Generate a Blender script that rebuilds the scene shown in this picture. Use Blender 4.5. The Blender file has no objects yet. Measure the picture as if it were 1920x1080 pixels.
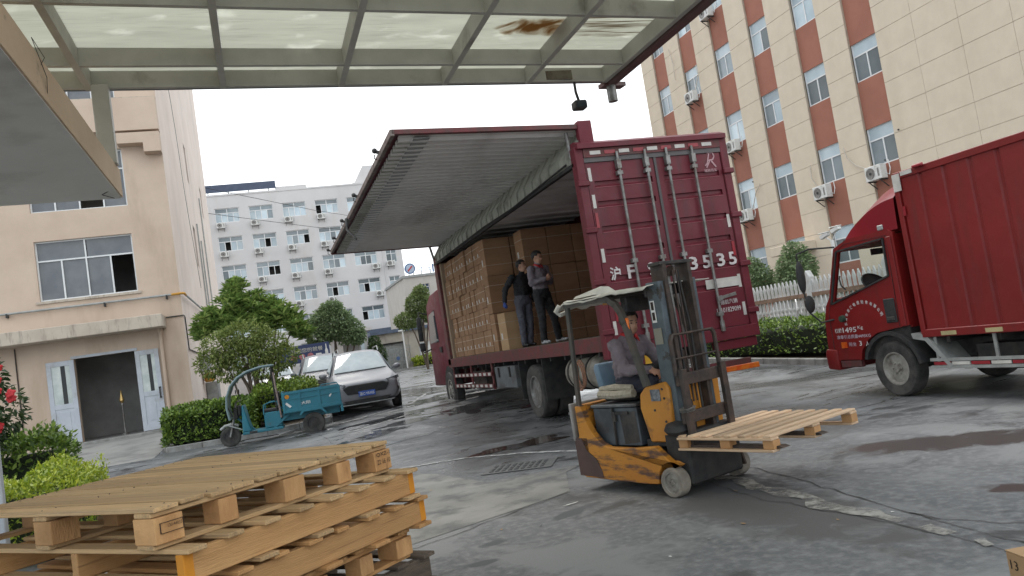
import bpy, bmesh, math, random
from mathutils import Vector, Matrix, Euler, noise
R = math.radians
random.seed(7)
S = bpy.context.scene
COL = S.collection

# ---------------------------------------------------------------- camera
cam = bpy.data.cameras.new('camera'); co = bpy.data.objects.new('camera', cam); COL.objects.link(co)
cam.sensor_width = 36.0; cam.lens = 1472.8/1920*36; cam.clip_start = .05; cam.clip_end = 900
yw, pt, rl = R(18.284), R(3.85), R(-8.823)
fw = Vector((math.sin(yw)*math.cos(pt), math.cos(yw)*math.cos(pt), math.sin(pt)))
rt = Vector((math.cos(yw), -math.sin(yw), 0)); up = rt.cross(fw)
r2 = rt*math.cos(rl)+up*math.sin(rl); u2 = -rt*math.sin(rl)+up*math.cos(rl)
m = Matrix((r2, u2, -fw)).transposed().to_4x4(); m.translation = Vector((0, 0, 1.5))
co.matrix_world = m
S.camera = co

# ---------------------------------------------------------------- daylight
W = bpy.data.worlds.new('World'); S.world = W; W.use_nodes = True
nt = W.node_tree; nt.nodes.clear()
wo = nt.nodes.new('ShaderNodeOutputWorld'); bg = nt.nodes.new('ShaderNodeBackground')
SUN_EL, SUN_AZ = 58, -12
sky = nt.nodes.new('ShaderNodeTexSky'); sky.sky_type = 'NISHITA'; sky.sun_disc = False
sky.sun_elevation = R(SUN_EL); sky.sun_rotation = R(SUN_AZ); sky.air_density = 1.6; sky.dust_density = 3.5
sk = nt.nodes.new('ShaderNodeVectorMath'); sk.operation = 'SCALE'; sk.inputs['Scale'].default_value = .10
nt.links.new(sky.outputs[0], sk.inputs[0])
# overcast: a veil of cloud in front of the blue
tc = nt.nodes.new('ShaderNodeTexCoord'); nz = nt.nodes.new('ShaderNodeTexNoise'); nz.inputs['Scale'].default_value = 1.6
nz.inputs['Detail'].default_value = 6
cr = nt.nodes.new('ShaderNodeValToRGB'); cr.color_ramp.elements[0].position = .30; cr.color_ramp.elements[1].position = .62
cr.color_ramp.elements[0].color = (.88, 1.02, 1.12, 1); cr.color_ramp.elements[1].color = (1.13, 1.14, 1.15, 1)
nt.links.new(tc.outputs['Generated'], nz.inputs['Vector']); nt.links.new(nz.outputs[0], cr.inputs[0])
mx = nt.nodes.new('ShaderNodeMix'); mx.data_type = 'RGBA'; mx.inputs[0].default_value = .86
nt.links.new(sk.outputs[0], mx.inputs[6]); nt.links.new(cr.outputs[0], mx.inputs[7])
nt.links.new(mx.outputs[2], bg.inputs[0]); bg.inputs[1].default_value = 1.0
nt.links.new(bg.outputs[0], wo.inputs[0])
sl = bpy.data.lights.new('sun', 'SUN'); so = bpy.data.objects.new('sun', sl); COL.objects.link(so)
sl.energy = .9; sl.angle = R(25); sl.color = (1, .95, .88)
sd = Vector((math.sin(R(SUN_AZ))*math.cos(R(SUN_EL)), math.cos(R(SUN_AZ))*math.cos(R(SUN_EL)), math.sin(R(SUN_EL))))
so.rotation_euler = sd.to_track_quat('Z', 'Y').to_euler(); so.location = (0, 0, 40)
S.view_settings.view_transform = 'Standard'; S.view_settings.look = 'None'
S.view_settings.exposure = 0.78; S.view_settings.gamma = 1

# ---------------------------------------------------------------- helpers
class MB:
    def __init__(s): s.v = []; s.f = []
    def add(s, vs, fs, M=None):
        n = len(s.v)
        s.v += [tuple(M @ Vector(v)) if M else tuple(v) for v in vs]
        s.f += [tuple(i+n for i in f) for f in fs]; return s
    def box(s, x0, x1, y0, y1, z0, z1, M=None):
        if x0 > x1: x0, x1 = x1, x0
        if y0 > y1: y0, y1 = y1, y0
        if z0 > z1: z0, z1 = z1, z0
        return s.add([(x0,y0,z0),(x1,y0,z0),(x1,y1,z0),(x0,y1,z0),(x0,y0,z1),(x1,y0,z1),(x1,y1,z1),(x0,y1,z1)],
              [(0,3,2,1),(4,5,6,7),(0,1,5,4),(1,2,6,5),(2,3,7,6),(3,0,4,7)], M)
    def cyl(s, p0, p1, r, n=12, r1=None):
        p0 = Vector(p0); p1 = Vector(p1); r1 = r if r1 is None else r1
        d = (p1-p0); q = d.to_track_quat('Z', 'Y'); vs = []
        for p, rr in ((p0, r), (p1, r1)):
            for i in range(n):
                a = 2*math.pi*i/n; vs.append(p+q @ Vector((rr*math.cos(a), rr*math.sin(a), 0)))
        fs = [(i, (i+1) % n, n+(i+1) % n, n+i) for i in range(n)]+[tuple(range(n-1, -1, -1)), tuple(range(n, 2*n))]
        return s.add(vs, fs)
    def tube(s, pts, r, n=8, r1=None):
        pts = [Vector(p) for p in pts]; vs = []; m_ = len(pts); q = None
        for k, p in enumerate(pts):
            t = (pts[min(k+1, m_-1)]-pts[max(k-1, 0)]).normalized()
            if q is None: q = t.to_track_quat('Z', 'Y')
            else:
                z = q @ Vector((0, 0, 1)); q = z.rotation_difference(t) @ q
            rr = r if r1 is None else r+(r1-r)*k/(m_-1)
            for i in range(n):
                a = 2*math.pi*i/n; vs.append(p+q @ Vector((rr*math.cos(a), rr*math.sin(a), 0)))
        fs = [(k*n+i, k*n+(i+1) % n, (k+1)*n+(i+1) % n, (k+1)*n+i) for k in range(m_-1) for i in range(n)]
        fs += [tuple(range(n-1, -1, -1)), tuple(range((m_-1)*n, m_*n))]
        return s.add(vs, fs)
    def lathe(s, prof, c, ax, n=24):                       # prof: (radius, height along ax)
        c = Vector(c); q = Vector(ax).to_track_quat('Z', 'Y'); vs = []; m_ = len(prof)
        for r_, h in prof:
            for i in range(n):
                a = 2*math.pi*i/n; vs.append(c+q @ Vector((r_*math.cos(a), r_*math.sin(a), h)))
        fs = [(k*n+i, k*n+(i+1) % n, (k+1)*n+(i+1) % n, (k+1)*n+i) for k in range(m_-1) for i in range(n)]
        fs += [tuple(range(n-1, -1, -1)), tuple(range((m_-1)*n, m_*n))]
        return s.add(vs, fs)
    def prism(s, poly, a0, a1, ax='x', M=None):            # poly in the two other axes
        n = len(poly)
        def P(p, a): return {'x': (a, p[0], p[1]), 'y': (p[0], a, p[1]), 'z': (p[0], p[1], a)}[ax]
        vs = [P(p, a0) for p in poly]+[P(p, a1) for p in poly]
        fs = [(i, (i+1) % n, n+(i+1) % n, n+i) for i in range(n)]+[tuple(range(n-1, -1, -1)), tuple(range(n, 2*n))]
        return s.add(vs, fs, M)
    def beam(s, p0, p1, w, h, upv=(0, 0, 1)):              # rectangular bar, w across, h along upv
        p0 = Vector(p0); p1 = Vector(p1); t = (p1-p0).normalized(); u = Vector(upv)
        r_ = t.cross(u).normalized()*w/2; u = r_.cross(t).normalized()*h/2
        vs = [p+a*r_+b*u for p in (p0, p1) for a, b in ((-1, -1), (1, -1), (1, 1), (-1, 1))]
        return s.add(vs, [(0, 1, 2, 3), (7, 6, 5, 4), (0, 4, 5, 1), (1, 5, 6, 2), (2, 6, 7, 3), (3, 7, 4, 0)])
    def ell(s, c, r, n=12, k=8, M=None):
        vs = []; fs = []
        for j in range(1, k):
            b = math.pi*j/k
            for i in range(n):
                a = 2*math.pi*i/n
                vs.append((c[0]+r[0]*math.sin(b)*math.cos(a), c[1]+r[1]*math.sin(b)*math.sin(a), c[2]+r[2]*math.cos(b)))
        vs += [(c[0], c[1], c[2]+r[2]), (c[0], c[1], c[2]-r[2])]; T = len(vs)-2
        for j in range(k-2):
            for i in range(n): fs.append((j*n+i, (j+1)*n+i, (j+1)*n+(i+1) % n, j*n+(i+1) % n))
        for i in range(n):
            fs.append((T, i, (i+1) % n)); fs.append((T+1, (k-2)*n+(i+1) % n, (k-2)*n+i))
        return s.add(vs, fs, M)
    def mesh(s, name, mat, bevel=0, seg=1):
        me = bpy.data.meshes.new(name); me.from_pydata(s.v, [], s.f)
        bm = bmesh.new(); bm.from_mesh(me)
        bmesh.ops.recalc_face_normals(bm, faces=bm.faces)
        if bevel: bmesh.ops.bevel(bm, geom=list(bm.edges), offset=bevel, segments=seg, affect='EDGES', profile=.5, clamp_overlap=True)
        bm.to_mesh(me); bm.free()
        for p in me.polygons: p.use_smooth = True
        me.set_sharp_from_angle(angle=R(35))
        me.materials.append(mat); return me
    def split(s, name, mat, parent=None, per=8):
        """every box of per vertices becomes an object of its own"""
        for k in range(0, len(s.v), per):
            q = MB(); q.v = s.v[k:k+per]; q.f = [tuple(i-k for i in f) for f in s.f if k <= f[0] < k+per]; q.build(name, mat, parent)
    def build(s, name, mat, parent=None, bevel=0, seg=1, loc=None, rot=None, label=None):
        return inst(name, s.mesh(name, mat, bevel, seg), parent, loc, rot, label)

def inst(name, me, parent=None, loc=None, rot=None, label=None):
    o = bpy.data.objects.new(name, me); COL.objects.link(o)
    if parent: o.parent = parent
    if loc: o.location = loc
    if rot: o.rotation_euler = rot
    if label: o['label'] = label
    return o
def tag(o, label=None, cat=None, group=None, kind=None):
    if label: o['label'] = label
    if cat: o['category'] = cat
    if group: o['group'] = group
    if kind: o['kind'] = kind
    return o
def thing(name, label, cat, loc=(0, 0, 0), rz=0, group=None, rx=0):
    o = bpy.data.objects.new(name, None); COL.objects.link(o); o.empty_display_size = .2
    o.location = loc; o.rotation_euler = (rx, 0, rz)
    return tag(o, label, cat, group)
def copy_tree(o, parent=None):
    c = o.copy(); COL.objects.link(c); c.parent = parent
    for ch in list(o.children): copy_tree(ch, c)
    return c
def another(o, label, loc=None, rz=None, group=None):
    c = copy_tree(o); c['label'] = label
    if loc is not None: c.location = loc
    if rz is not None: c.rotation_euler = (0, 0, rz)
    if group: c['group'] = group
    return c
def sm(a, b, x):
    t = max(0, min(1, (x-a)/(b-a))); return t*t*(3-2*t)
def gz(x, y):
    if y < 13: z = 0
    elif y < 27: z = .03*(y-13)
    else: z = .42+.006*(y-27)
    return z*(1-.5*(1-sm(-1, 2, x))*(1-sm(21, 25, y)))

# ---------------------------------------------------------------- materials
def mat(name, c, c2=None, s=4, r=.5, r2=None, metal=0, bump=0, bs=40, st=(1, 1, 1), lo=.38, hi=.62, rnd=0,
        dirt=None, ds=2.0, dlo=.5, dhi=.75, dst=(1, 1, 1), world=False, island=False, spec=.5, coat=0, trans=0, det=6):
    M = bpy.data.materials.new(name); M.use_nodes = True; N = M.node_tree; L = N.links; b = N.nodes['Principled BSDF']
    b.inputs['Metallic'].default_value = metal; b.inputs['Specular IOR Level'].default_value = spec
    b.inputs['Coat Weight'].default_value = coat; b.inputs['Coat Roughness'].default_value = .12
    b.inputs['Transmission Weight'].default_value = trans
    t = N.nodes.new('ShaderNodeTexCoord'); mp = N.nodes.new('ShaderNodeMapping'); mp.inputs['Scale'].default_value = st
    if world:
        g = N.nodes.new('ShaderNodeNewGeometry'); L.new(g.outputs['Position'], mp.inputs[0])
    else: L.new(t.outputs['Object'], mp.inputs[0])
    vec = mp.outputs[0]
    if rnd:
        oi = N.nodes.new('ShaderNodeObjectInfo'); sc = N.nodes.new('ShaderNodeMath'); sc.operation = 'MULTIPLY'; sc.inputs[1].default_value = 37
        L.new(oi.outputs['Random'], sc.inputs[0]); ad = N.nodes.new('ShaderNodeVectorMath'); L.new(vec, ad.inputs[0]); L.new(sc.outputs[0], ad.inputs[1]); vec = ad.outputs[0]
    def nse(scale, v, d=det):
        n = N.nodes.new('ShaderNodeTexNoise'); n.inputs['Scale'].default_value = scale; n.inputs['Detail'].default_value = d
        n.inputs['Roughness'].default_value = .6; L.new(v, n.inputs['Vector']); return n.outputs[0]
    def rng(x, a, b_, c_=0, d=1):
        n = N.nodes.new('ShaderNodeMapRange'); n.inputs[1].default_value = a; n.inputs[2].default_value = b_; n.inputs[3].default_value = c_; n.inputs[4].default_value = d
        L.new(x, n.inputs[0]); return n.outputs[0]
    def mix(f, a, b_):
        n = N.nodes.new('ShaderNodeMix'); n.data_type = 'RGBA'
        if hasattr(f, 'links'): L.new(f, n.inputs[0])
        else: n.inputs[0].default_value = f
        for k, q in ((6, a), (7, b_)):
            if hasattr(q, 'links'): L.new(q, n.inputs[k])
            else: n.inputs[k].default_value = (*q, 1)
        return n.outputs[2]
    c2 = c2 or tuple(k*.8 for k in c)
    n1 = nse(s, vec)
    if island:
        g2 = N.nodes.new('ShaderNodeNewGeometry'); f1 = g2.outputs['Random Per Island']
    else: f1 = rng(n1, lo, hi)
    colr = mix(f1, c, c2)
    if dirt:
        mp2 = N.nodes.new('ShaderNodeMapping'); mp2.inputs['Scale'].default_value = dst; mp2.inputs['Location'].default_value = (3.1, 7.7, 1.3)
        L.new(vec, mp2.inputs[0]); n2 = nse(ds, mp2.outputs[0], 8); fd = rng(n2, dlo, dhi); colr = mix(fd, colr, dirt)
    if rnd:
        h = N.nodes.new('ShaderNodeHueSaturation'); L.new(rng(oi.outputs['Random'], 0, 1, 1-rnd, 1+rnd), h.inputs['Value']); L.new(colr, h.inputs['Color']); colr = h.outputs[0]
    L.new(colr, b.inputs['Base Color'])
    if r2 is not None: L.new(rng(nse(s*1.7, vec), .35, .65, r, r2), b.inputs['Roughness'])
    else: b.inputs['Roughness'].default_value = r
    if bump:
        bn = N.nodes.new('ShaderNodeBump'); bn.inputs['Strength'].default_value = min(1, bump); bn.inputs['Distance'].default_value = .01 if bump <= 1 else .01*bump
        L.new(nse(bs, vec, 4), bn.inputs['Height']); L.new(bn.outputs[0], b.inputs['Normal'])
    return M
def srgb(r, g, b):
    f = lambda x: (x/255/12.92) if x/255 <= .04045 else ((x/255+.055)/1.055)**2.4
    return (f(r), f(g), f(b))

black = mat('black_rubber', (.018, .018, .02), (.035, .033, .03), 8, .75, bump=.3)
tyrem = mat('tyre_rubber', (.028, .027, .026), (.075, .07, .064), 5, .85, bump=.4, bs=60)
dark = mat('dark_metal', (.02, .02, .022), (.05, .045, .04), 6, .55, .8, bump=.3)
darkrust = mat('dark_rusty_steel', (.034, .028, .025), (.07, .045, .034), 9, .5, .8, bump=.5, bs=30, dirt=(.012, .012, .014), ds=5)
steel = mat('worn_steel', (.28, .28, .27), (.18, .17, .16), 8, .4, .65, metal=.6, bump=.2, dirt=(.10, .06, .04), ds=4, dlo=.55)
galv = mat('grey_galvanised', (.36, .37, .36), (.27, .28, .27), 6, .5, metal=.3)
white = mat('white_paint', (.74, .74, .72), (.62, .62, .6), 4, .5)
glassm = mat('dark_glass', (.03, .04, .045), (.05, .06, .07), 2, .06, spec=.8)
# ================================================================ SETTING: ground
def ground_mat():
    M = bpy.data.materials.new('wet_yard_concrete'); M.use_nodes = True; N = M.node_tree; L = N.links; b = N.nodes['Principled BSDF']
    g = N.nodes.new('ShaderNodeNewGeometry'); P = g.outputs['Position']
    def nse(sc, st=(1, 1, 1), d=8, rough=.6, dist=0, loc=(0, 0, 0)):
        mp = N.nodes.new('ShaderNodeMapping'); mp.inputs['Scale'].default_value = st; mp.inputs['Location'].default_value = loc
        L.new(P, mp.inputs[0]); n = N.nodes.new('ShaderNodeTexNoise'); n.inputs['Scale'].default_value = sc; n.inputs['Detail'].default_value = d
        n.inputs['Roughness'].default_value = rough; n.inputs['Distortion'].default_value = dist; L.new(mp.outputs[0], n.inputs['Vector']); return n.outputs[0]
    def rng(x, a, b_, c_=0, d=1):
        n = N.nodes.new('ShaderNodeMapRange'); n.inputs[1].default_value = a; n.inputs[2].default_value = b_; n.inputs[3].default_value = c_; n.inputs[4].default_value = d
        if hasattr(x, 'links'): L.new(x, n.inputs[0])
        return n.outputs[0]
    def mix(f, a, b_):
        n = N.nodes.new('ShaderNodeMix'); n.data_type = 'RGBA'; L.new(f, n.inputs[0])
        for k, q in ((6, a), (7, b_)):
            if hasattr(q, 'links'): L.new(q, n.inputs[k])
            else: n.inputs[k].default_value = (*q, 1)
        return n.outputs[2]
    def mth(op, a, b_):
        n = N.nodes.new('ShaderNodeMath'); n.operation = op
        for k, q in ((0, a), (1, b_)):
            if hasattr(q, 'links'): L.new(q, n.inputs[k])
            else: n.inputs[k].default_value = q
        return n.outputs[0]
    base = mix(rng(nse(.35), .35, .65), (.115, .121, .127), (.175, .181, .187))
    base = mix(rng(nse(2.2), .42, .62), base, (.132, .137, .142))
    base = mix(rng(nse(1.1, (3.2, .35, 1), loc=(0, 3, 0)), .50, .72), base, (.105, .11, .115))      # tyre tracks along the yard
    base = mix(rng(nse(1.3, (2.6, .5, 1), loc=(8, 1, 0)), .54, .74), base, (.20, .204, .205))
    base = mix(rng(nse(14, d=4), .45, .7), base, (.225, .228, .23))          # exposed grit
    base = mix(rng(nse(1.3, dist=1.2, loc=(5, 2, 0)), .56, .66), base, (.075, .075, .076))  # tyre scuffs and oil
    sx = N.nodes.new('ShaderNodeSeparateXYZ'); L.new(P, sx.inputs[0])
    # wet: further out of the canopy it has rained
    out = rng(mth('ADD', sx.outputs[1], mth('MULTIPLY', sx.outputs[0], .35)), 7.0, 10.5)
    wn = rng(nse(.45, (1, 1.0, 1), dist=.6, loc=(2, 0, 0)), .40, .60)
    streak = rng(nse(.9, (1.0, 2.6, 1), dist=1.5, loc=(9, 3, 0)), .50, .62)
    wet = mth('MULTIPLY', out, mth('MAXIMUM', wn, streak))
    deep = mth('MULTIPLY', rng(mth('ADD', sx.outputs[1], mth('MULTIPLY', sx.outputs[0], .2)), 12.0, 17.0), rng(nse(.33, (1, 1.3, 1), dist=1.8, loc=(1.5, 7, 0)), .52, .58))
    wet = mth('MINIMUM', mth('MAXIMUM', mth('MULTIPLY', wet, .75), deep), 1.0)
    def spot(cx, cy, rx, ry, rot, seed):
        c_, s_ = math.cos(rot), math.sin(rot); dx = mth('SUBTRACT', sx.outputs[0], cx); dy = mth('SUBTRACT', sx.outputs[1], cy)
        a = mth('DIVIDE', mth('ADD', mth('MULTIPLY', dx, c_), mth('MULTIPLY', dy, s_)), rx); b2 = mth('DIVIDE', mth('SUBTRACT', mth('MULTIPLY', dy, c_), mth('MULTIPLY', dx, s_)), ry)
        d2 = mth('ADD', mth('MULTIPLY', a, a), mth('MULTIPLY', b2, b2)); nn = mth('MULTIPLY', mth('SUBTRACT', nse(3.5, dist=.6, loc=(seed, 0, 0)), .5), 2.4)
        return rng(mth('ADD', mth('SUBTRACT', 1.0, d2), nn), .05, .55)
    base = mix(rng(nse(.9, (1, 1, 1), dist=.8, loc=(7, 1, 0)), .52, .60), base, (.215, .22, .222))   # paler cast areas
    base = mix(spot(3.4, 5.2, .55, 1.7, 0, 9), base, (.100, .098, .097))                       # damp brownish track
    brown = mth('MAXIMUM', spot(5.75, 5.75, 1.05, .42, R(-38), 1), spot(4.75, 4.1, .34, .16, R(-50), 2))
    base = mix(brown, base, (.080, .072, .070))
    darks = mth('MAXIMUM', spot(2.35, 6.35, .36, .10, .5, 3), mth('MAXIMUM', spot(1.5, 5.95, .16, .09, .2, 4), mth('MAXIMUM', spot(1.25, 5.5, .16, .08, 0, 5), spot(3.6, 6.2, .9, .25, R(-80), 6))))
    base = mix(darks, base, (.085, .09, .096))
    wet = mth('MAXIMUM', wet, mth('MULTIPLY', brown, .72))
    damp = mix(mth('MULTIPLY', mth('SUBTRACT', 1.0, brown), wet), base, (.05, .05, .052))
    L.new(damp, b.inputs['Base Color'])
    rough = rng(wet, 0, 1, .78, .10); L.new(rough, b.inputs['Roughness'])
    bn = N.nodes.new('ShaderNodeBump'); bn.inputs['Distance'].default_value = .006; L.new(nse(55, d=5), bn.inputs['Height'])
    L.new(rng(wet, .3, 1, .8, .04), bn.inputs['Strength']); L.new(bn.outputs[0], b.inputs['Normal'])
    return M
GM = ground_mat()
def sheet(name, x0, x1, y0, y1, step, dz, m, kind='structure', inside=None):
    mb = MB(); nx = max(1, round((x1-x0)/step)); ny = max(1, round((y1-y0)/step)); idx = {}
    for j in range(ny+1):
        for i in range(nx+1):
            x = x0+(x1-x0)*i/nx; y = y0+(y1-y0)*j/ny; mb.v.append((x, y, gz(x, y)+dz))
    for j in range(ny):
        for i in range(nx):
            a = j*(nx+1)+i; mb.f.append((a, a+1, a+nx+2, a+nx+1))
    o = mb.build(name, m); o['kind'] = kind; return o
# one big ground: fine near, coarse far
mb = MB()
xs = [-300, -150, -80, -40, -20]+[-12+.5*i for i in range(0, 65)]+[24, 30, 40, 80, 150, 300]
ys = [-60, -30, -15, -8]+[-4+.5*i for i in range(0, 72)]+[34, 38, 45, 55, 70, 90, 120, 200, 400]
for y in ys:
    for x in xs: mb.v.append((x, y, gz(x, y)))
for j in range(len(ys)-1):
    for i in range(len(xs)-1):
        a = j*len(xs)+i; mb.f.append((a, a+1, a+len(xs)+1, a+len(xs)))
mb.build('ground', GM)['kind'] = 'structure'

def strip(name, pts, w, dz, m, jag=0, kind='structure'):
    """a flat ribbon lying on the ground along pts, with an uneven edge"""
    P = [Vector((p[0], p[1])) for p in pts]; fine = []
    for a, b_ in zip(P[:-1], P[1:]):
        k = max(2, int((b_-a).length/.06)); fine += [a.lerp(b_, i/k) for i in range(k)]
    fine.append(P[-1]); mb = MB(); n = len(fine)
    for i, p in enumerate(fine):
        t = (fine[min(i+1, n-1)]-fine[max(i-1, 0)]).normalized(); nn = Vector((-t.y, t.x))
        for s_ in (-1, 1):
            ww = w/2*(1+jag*(noise.noise(Vector((i*.33, s_*9, w*50)))*1.6))
            off = jag*w*.5*noise.noise(Vector((i*.21, 3, w*30)))
            q = p+nn*(s_*ww+off); mb.v.append((q.x, q.y, gz(q.x, q.y)+dz))
    for i in range(n-1): mb.f.append((2*i, 2*i+1, 2*i+3, 2*i+2))
    o = mb.build(name, m); o['kind'] = kind; return o
def blob(name, cx, cy, rx, ry, dz, m, seed=0, rot=0, amp=.35, kind='structure', n=90):
    mb = MB(); mb.v.append((cx, cy, gz(cx, cy)+dz))
    for i in range(n):
        a = 2*math.pi*i/n; k = 1+amp*noise.noise(Vector((math.cos(a)*1.6+seed, math.sin(a)*1.6, seed*.7)))*1.6+amp*.3*noise.noise(Vector((math.cos(a)*6, math.sin(a)*6+seed, 0)))
        x = rx*k*math.cos(a); y = ry*k*math.sin(a); x, y = x*math.cos(rot)-y*math.sin(rot), x*math.sin(rot)+y*math.cos(rot)
        mb.v.append((cx+x, cy+y, gz(cx+x, cy+y)+dz))
    for i in range(n): mb.f.append((0, 1+i, 1+(i+1) % n))
    o = mb.build(name, m); o['kind'] = kind; return o

apronM = mat('pale_worn_concrete', (.20, .198, .185), (.27, .265, .25), 1.2, .75, .9, world=True, bump=.4, bs=50, dirt=(.12, .122, .122), ds=2.4, dlo=.48, dhi=.62)
pat = MB()   # pale concrete apron under the canopy edge, with a straight cast joint
def flat(name, poly, dz, m):
    mb = MB(); mb.v = [(x, y, gz(x, y)+dz) for x, y in poly]; mb.f = [tuple(range(len(poly)))]
    o = mb.build(name, m); o['kind'] = 'structure'; return o
flat('pale_concrete_apron', [(1.35, 10.9), (.2, 11.2), (-3, 11), (-3, 6.5), (.2, 6.2), (2.62, 7.15), (3.0, 8.2), (3.3, 8.45), (2.2, 8.55), (1.9, 9.9)], .004, apronM)
lineM = mat('worn_white_marking', (.55, .55, .53), (.30, .30, .29), 9, .7, world=True, dirt=(.17, .165, .16), ds=7, dlo=.5, dhi=.6)
lineP = mat('very_worn_marking', (.40, .39, .36), (.33, .32, .295), 7, .7, world=True, dirt=(.17, .165, .16), ds=5, dlo=.56, dhi=.66)
def marking_mat(name, c, lo, hi, s):
    M = mat(name, c, tuple(k*.8 for k in c), 9, .7, world=True); N = M.node_tree; L = N.links
    g = N.nodes.new('ShaderNodeNewGeometry'); n = N.nodes.new('ShaderNodeTexNoise'); n.inputs['Scale'].default_value = s; n.inputs['Detail'].default_value = 9; n.inputs['Roughness'].default_value = .7
    L.new(g.outputs['Position'], n.inputs['Vector']); r = N.nodes.new('ShaderNodeMapRange'); r.inputs[1].default_value = lo; r.inputs[2].default_value = hi; L.new(n.outputs[0], r.inputs[0])
    L.new(r.outputs[0], N.nodes['Principled BSDF'].inputs['Alpha']); return M
lineM = marking_mat('worn_white_paint', (.46, .46, .45), .38, .55, 6)
lineP = marking_mat('very_worn_paint', (.38, .37, .34), .36, .60, 5)
strip('road_marking', [(.6, 11.05), (1.2, 11.05), (1.77, 10.99), (2.49, 10.78), (3.15, 10.18), (3.63, 9.47), (3.9, 8.7)], .10, .008, lineM, .3)
strip('road_marking', [(3.84, 6.75), (3.76, 5.6), (3.65, 4.75), (3.70, 4.12)], .15, .008, lineP, .6)
strip('road_marking', [(3.69, 3.95), (3.68, 3.72)], .10, .008, lineP, 1)
strip('road_marking', [(3.66, 3.55), (3.64, 3.42)], .07, .008, lineP, 1)
# parking bays and the long line beside the lorry
for pts_, w_ in (([(.35, 18.6), (1.9, 19.6), (3.7, 21.4), (4.6, 23.8)], .10), ([(.9, 19.55), (2.2, 19.6)], .08), ([(2.6, 19.75), (3.6, 20.7)], .08), ([(1.7, 17.2), (3.1, 18.6)], .10),
               ([(6.0, 27), (7.5, 36)], .12), ([(3.8, 24), (5.5, 24.2)], .1)):
    strip('road_marking', pts_, w_, .008, lineM, .25)
crackM = mat('crack_dirt', (.05, .048, .046), (.09, .087, .084), 10, .9)
def wig(pts_, a=.04, seed=0):
    out = []
    for p, q in zip(pts_[:-1], pts_[1:]):
        for i in range(8):
            t = i/8; x = p[0]+(q[0]-p[0])*t; y = p[1]+(q[1]-p[1])*t
            out.append((x+a*noise.noise(Vector((x*5+seed, y*5, 0))), y+a*noise.noise(Vector((x*5, y*5+seed, 4)))))
    out.append(pts_[-1]); return out
for i, (pp, w_) in enumerate((([(4.25, 6.9), (4.2, 6.6), (4.09, 5.64), (3.87, 4.27), (3.75, 3.35), (3.7, 2.9)], .012), ([(3.62, 6.4), (3.5, 5.3), (3.62, 4.5), (3.63, 3.64), (3.6, 3.2)], .009),
      ([(3.85, 4.25), (3.9, 3.9), (4.1, 3.5)], .008), ([(2.62, 7.15), (1.1, 6.84-.45), (.2, 6.2)], .010),
      ([(5.2, 7.5), (6.23, 7.79), (8.3, 7.87), (11, 8.0)], .012), ([(2.1, 11.6), (4.4, 12.2), (5.4, 12.6)], .012), ([(1.3, 12.6), (1.0, 18)], .010))):
    strip('ground_crack', wig(pp, .06, i*3), w_, .005, crackM, .9)
barkc = mat('wood_chip', (.36, .24, .12), (.28, .18, .09), 9, .9)
# standing water
pudM = mat('standing_water', (.036, .024, .020), (.05, .035, .028), 3, .06, .12, world=True, spec=.5)
blob('puddle', 3.5, 11.0, .7, .3, .006, pudM, 8, .3, .5)
pud2 = mat('rain_film', (.07, .072, .075), (.05, .05, .052), 3, .05, .2, world=True)
for i, (x, y, a, b_, r_) in enumerate(((3.2, 19.0, 1.5, .32, .5), (4.0, 21.3, .8, .5, 1.0), (2.9, 17.2, .9, .25, .5), (4.3, 17.6, 1.0, .5, 1.2), (5.2, 24.5, 1.2, 1.5, .2), (2.0, 16.0, .9, .28, .7), (2.3, 14.4, .8, .16, .4))):
    blob('puddle', x, y, a, b_, .006, pud2, 11+i*3, r_, .55)
# brown oil patch and dark patches
spotM = mat('dark_stain', (.065, .066, .068), (.09, .09, .09), 5, .6, .8, world=True)
for i, (x, y, a, b_) in enumerate(((1.45, 5.9, .14, .08), (1.75, 6.15, .10, .06), (1.25, 5.5, .13, .07), (2.35, 6.35, .18, .1), (2.15, 4.9, .02, .02), (2.6, 5.6, .16, .05))):
    pass
blob('ground_scrap', 2.42, 6.62, .075, .012, .010, white, 3, .2, .3)

for i in range(26):
    x = 1.2+3.4*math.sin(i*7.13)**2; y = 3.6+5.6*math.sin(i*3.71+1)**2
    blob('ground_scrap', x, y, .010+.012*(i % 3), .006+.004*(i % 2), .007, (white, barkc, spotM)[i % 3], 50+i, i*1.7, .6, n=14)
# storm drain cover
t = thing('drain_grate', 'round-edged grey slotted drain cover set in the yard left of the forklift', 'drain cover', (2.78, 9.15, .006), R(-28))
mb = MB().box(-.42, .42, -.30, .30, 0, .006); mb.build('frame', mat('drain_cast', (.12, .12, .12), (.15, .15, .148), 5, .7), t)
mb = MB()
for j in range(3):
    for i in range(9): mb.box(-.34+i*.077, -.30+i*.077, -.23+j*.16, -.11+j*.16, .006, .012)
mb.split('slot', spotM, t)

# kerbs and planting beds
kerbM = mat('kerb_concrete', (.30, .295, .28), (.22, .215, .2), 5, .85, world=True, bump=.4, dirt=(.12, .11, .1), ds=3)
soilM = mat('soil', (.07, .05, .035), (.11, .08, .055), 6, .95, bump=.8)
def kerb_run(x0, y0, x1, y1, L_=.9, h=.13, w=.12):
    a = Vector((x0, y0)); b_ = Vector((x1, y1)); d = (b_-a); n = max(1, round(d.length/L_)); ang = math.atan2(d.y, d.x)
    me = MB().box(.004, d.length/n-.004, -w/2, w/2, -.2, h).mesh('kerb_stone', kerbM, .012)
    kr = bpy.data.objects.new('kerb', None); COL.objects.link(kr); kr['kind'] = 'structure'
    for i in range(n):
        p = a+d*(i/n); q = a+d*((i+1)/n)
        o = inst('kerb_stone', me, kr, (p.x, p.y, gz(p.x, p.y)), (0, -math.atan2(gz(q.x, q.y)-gz(p.x, p.y), (q-p).length), ang))
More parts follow.
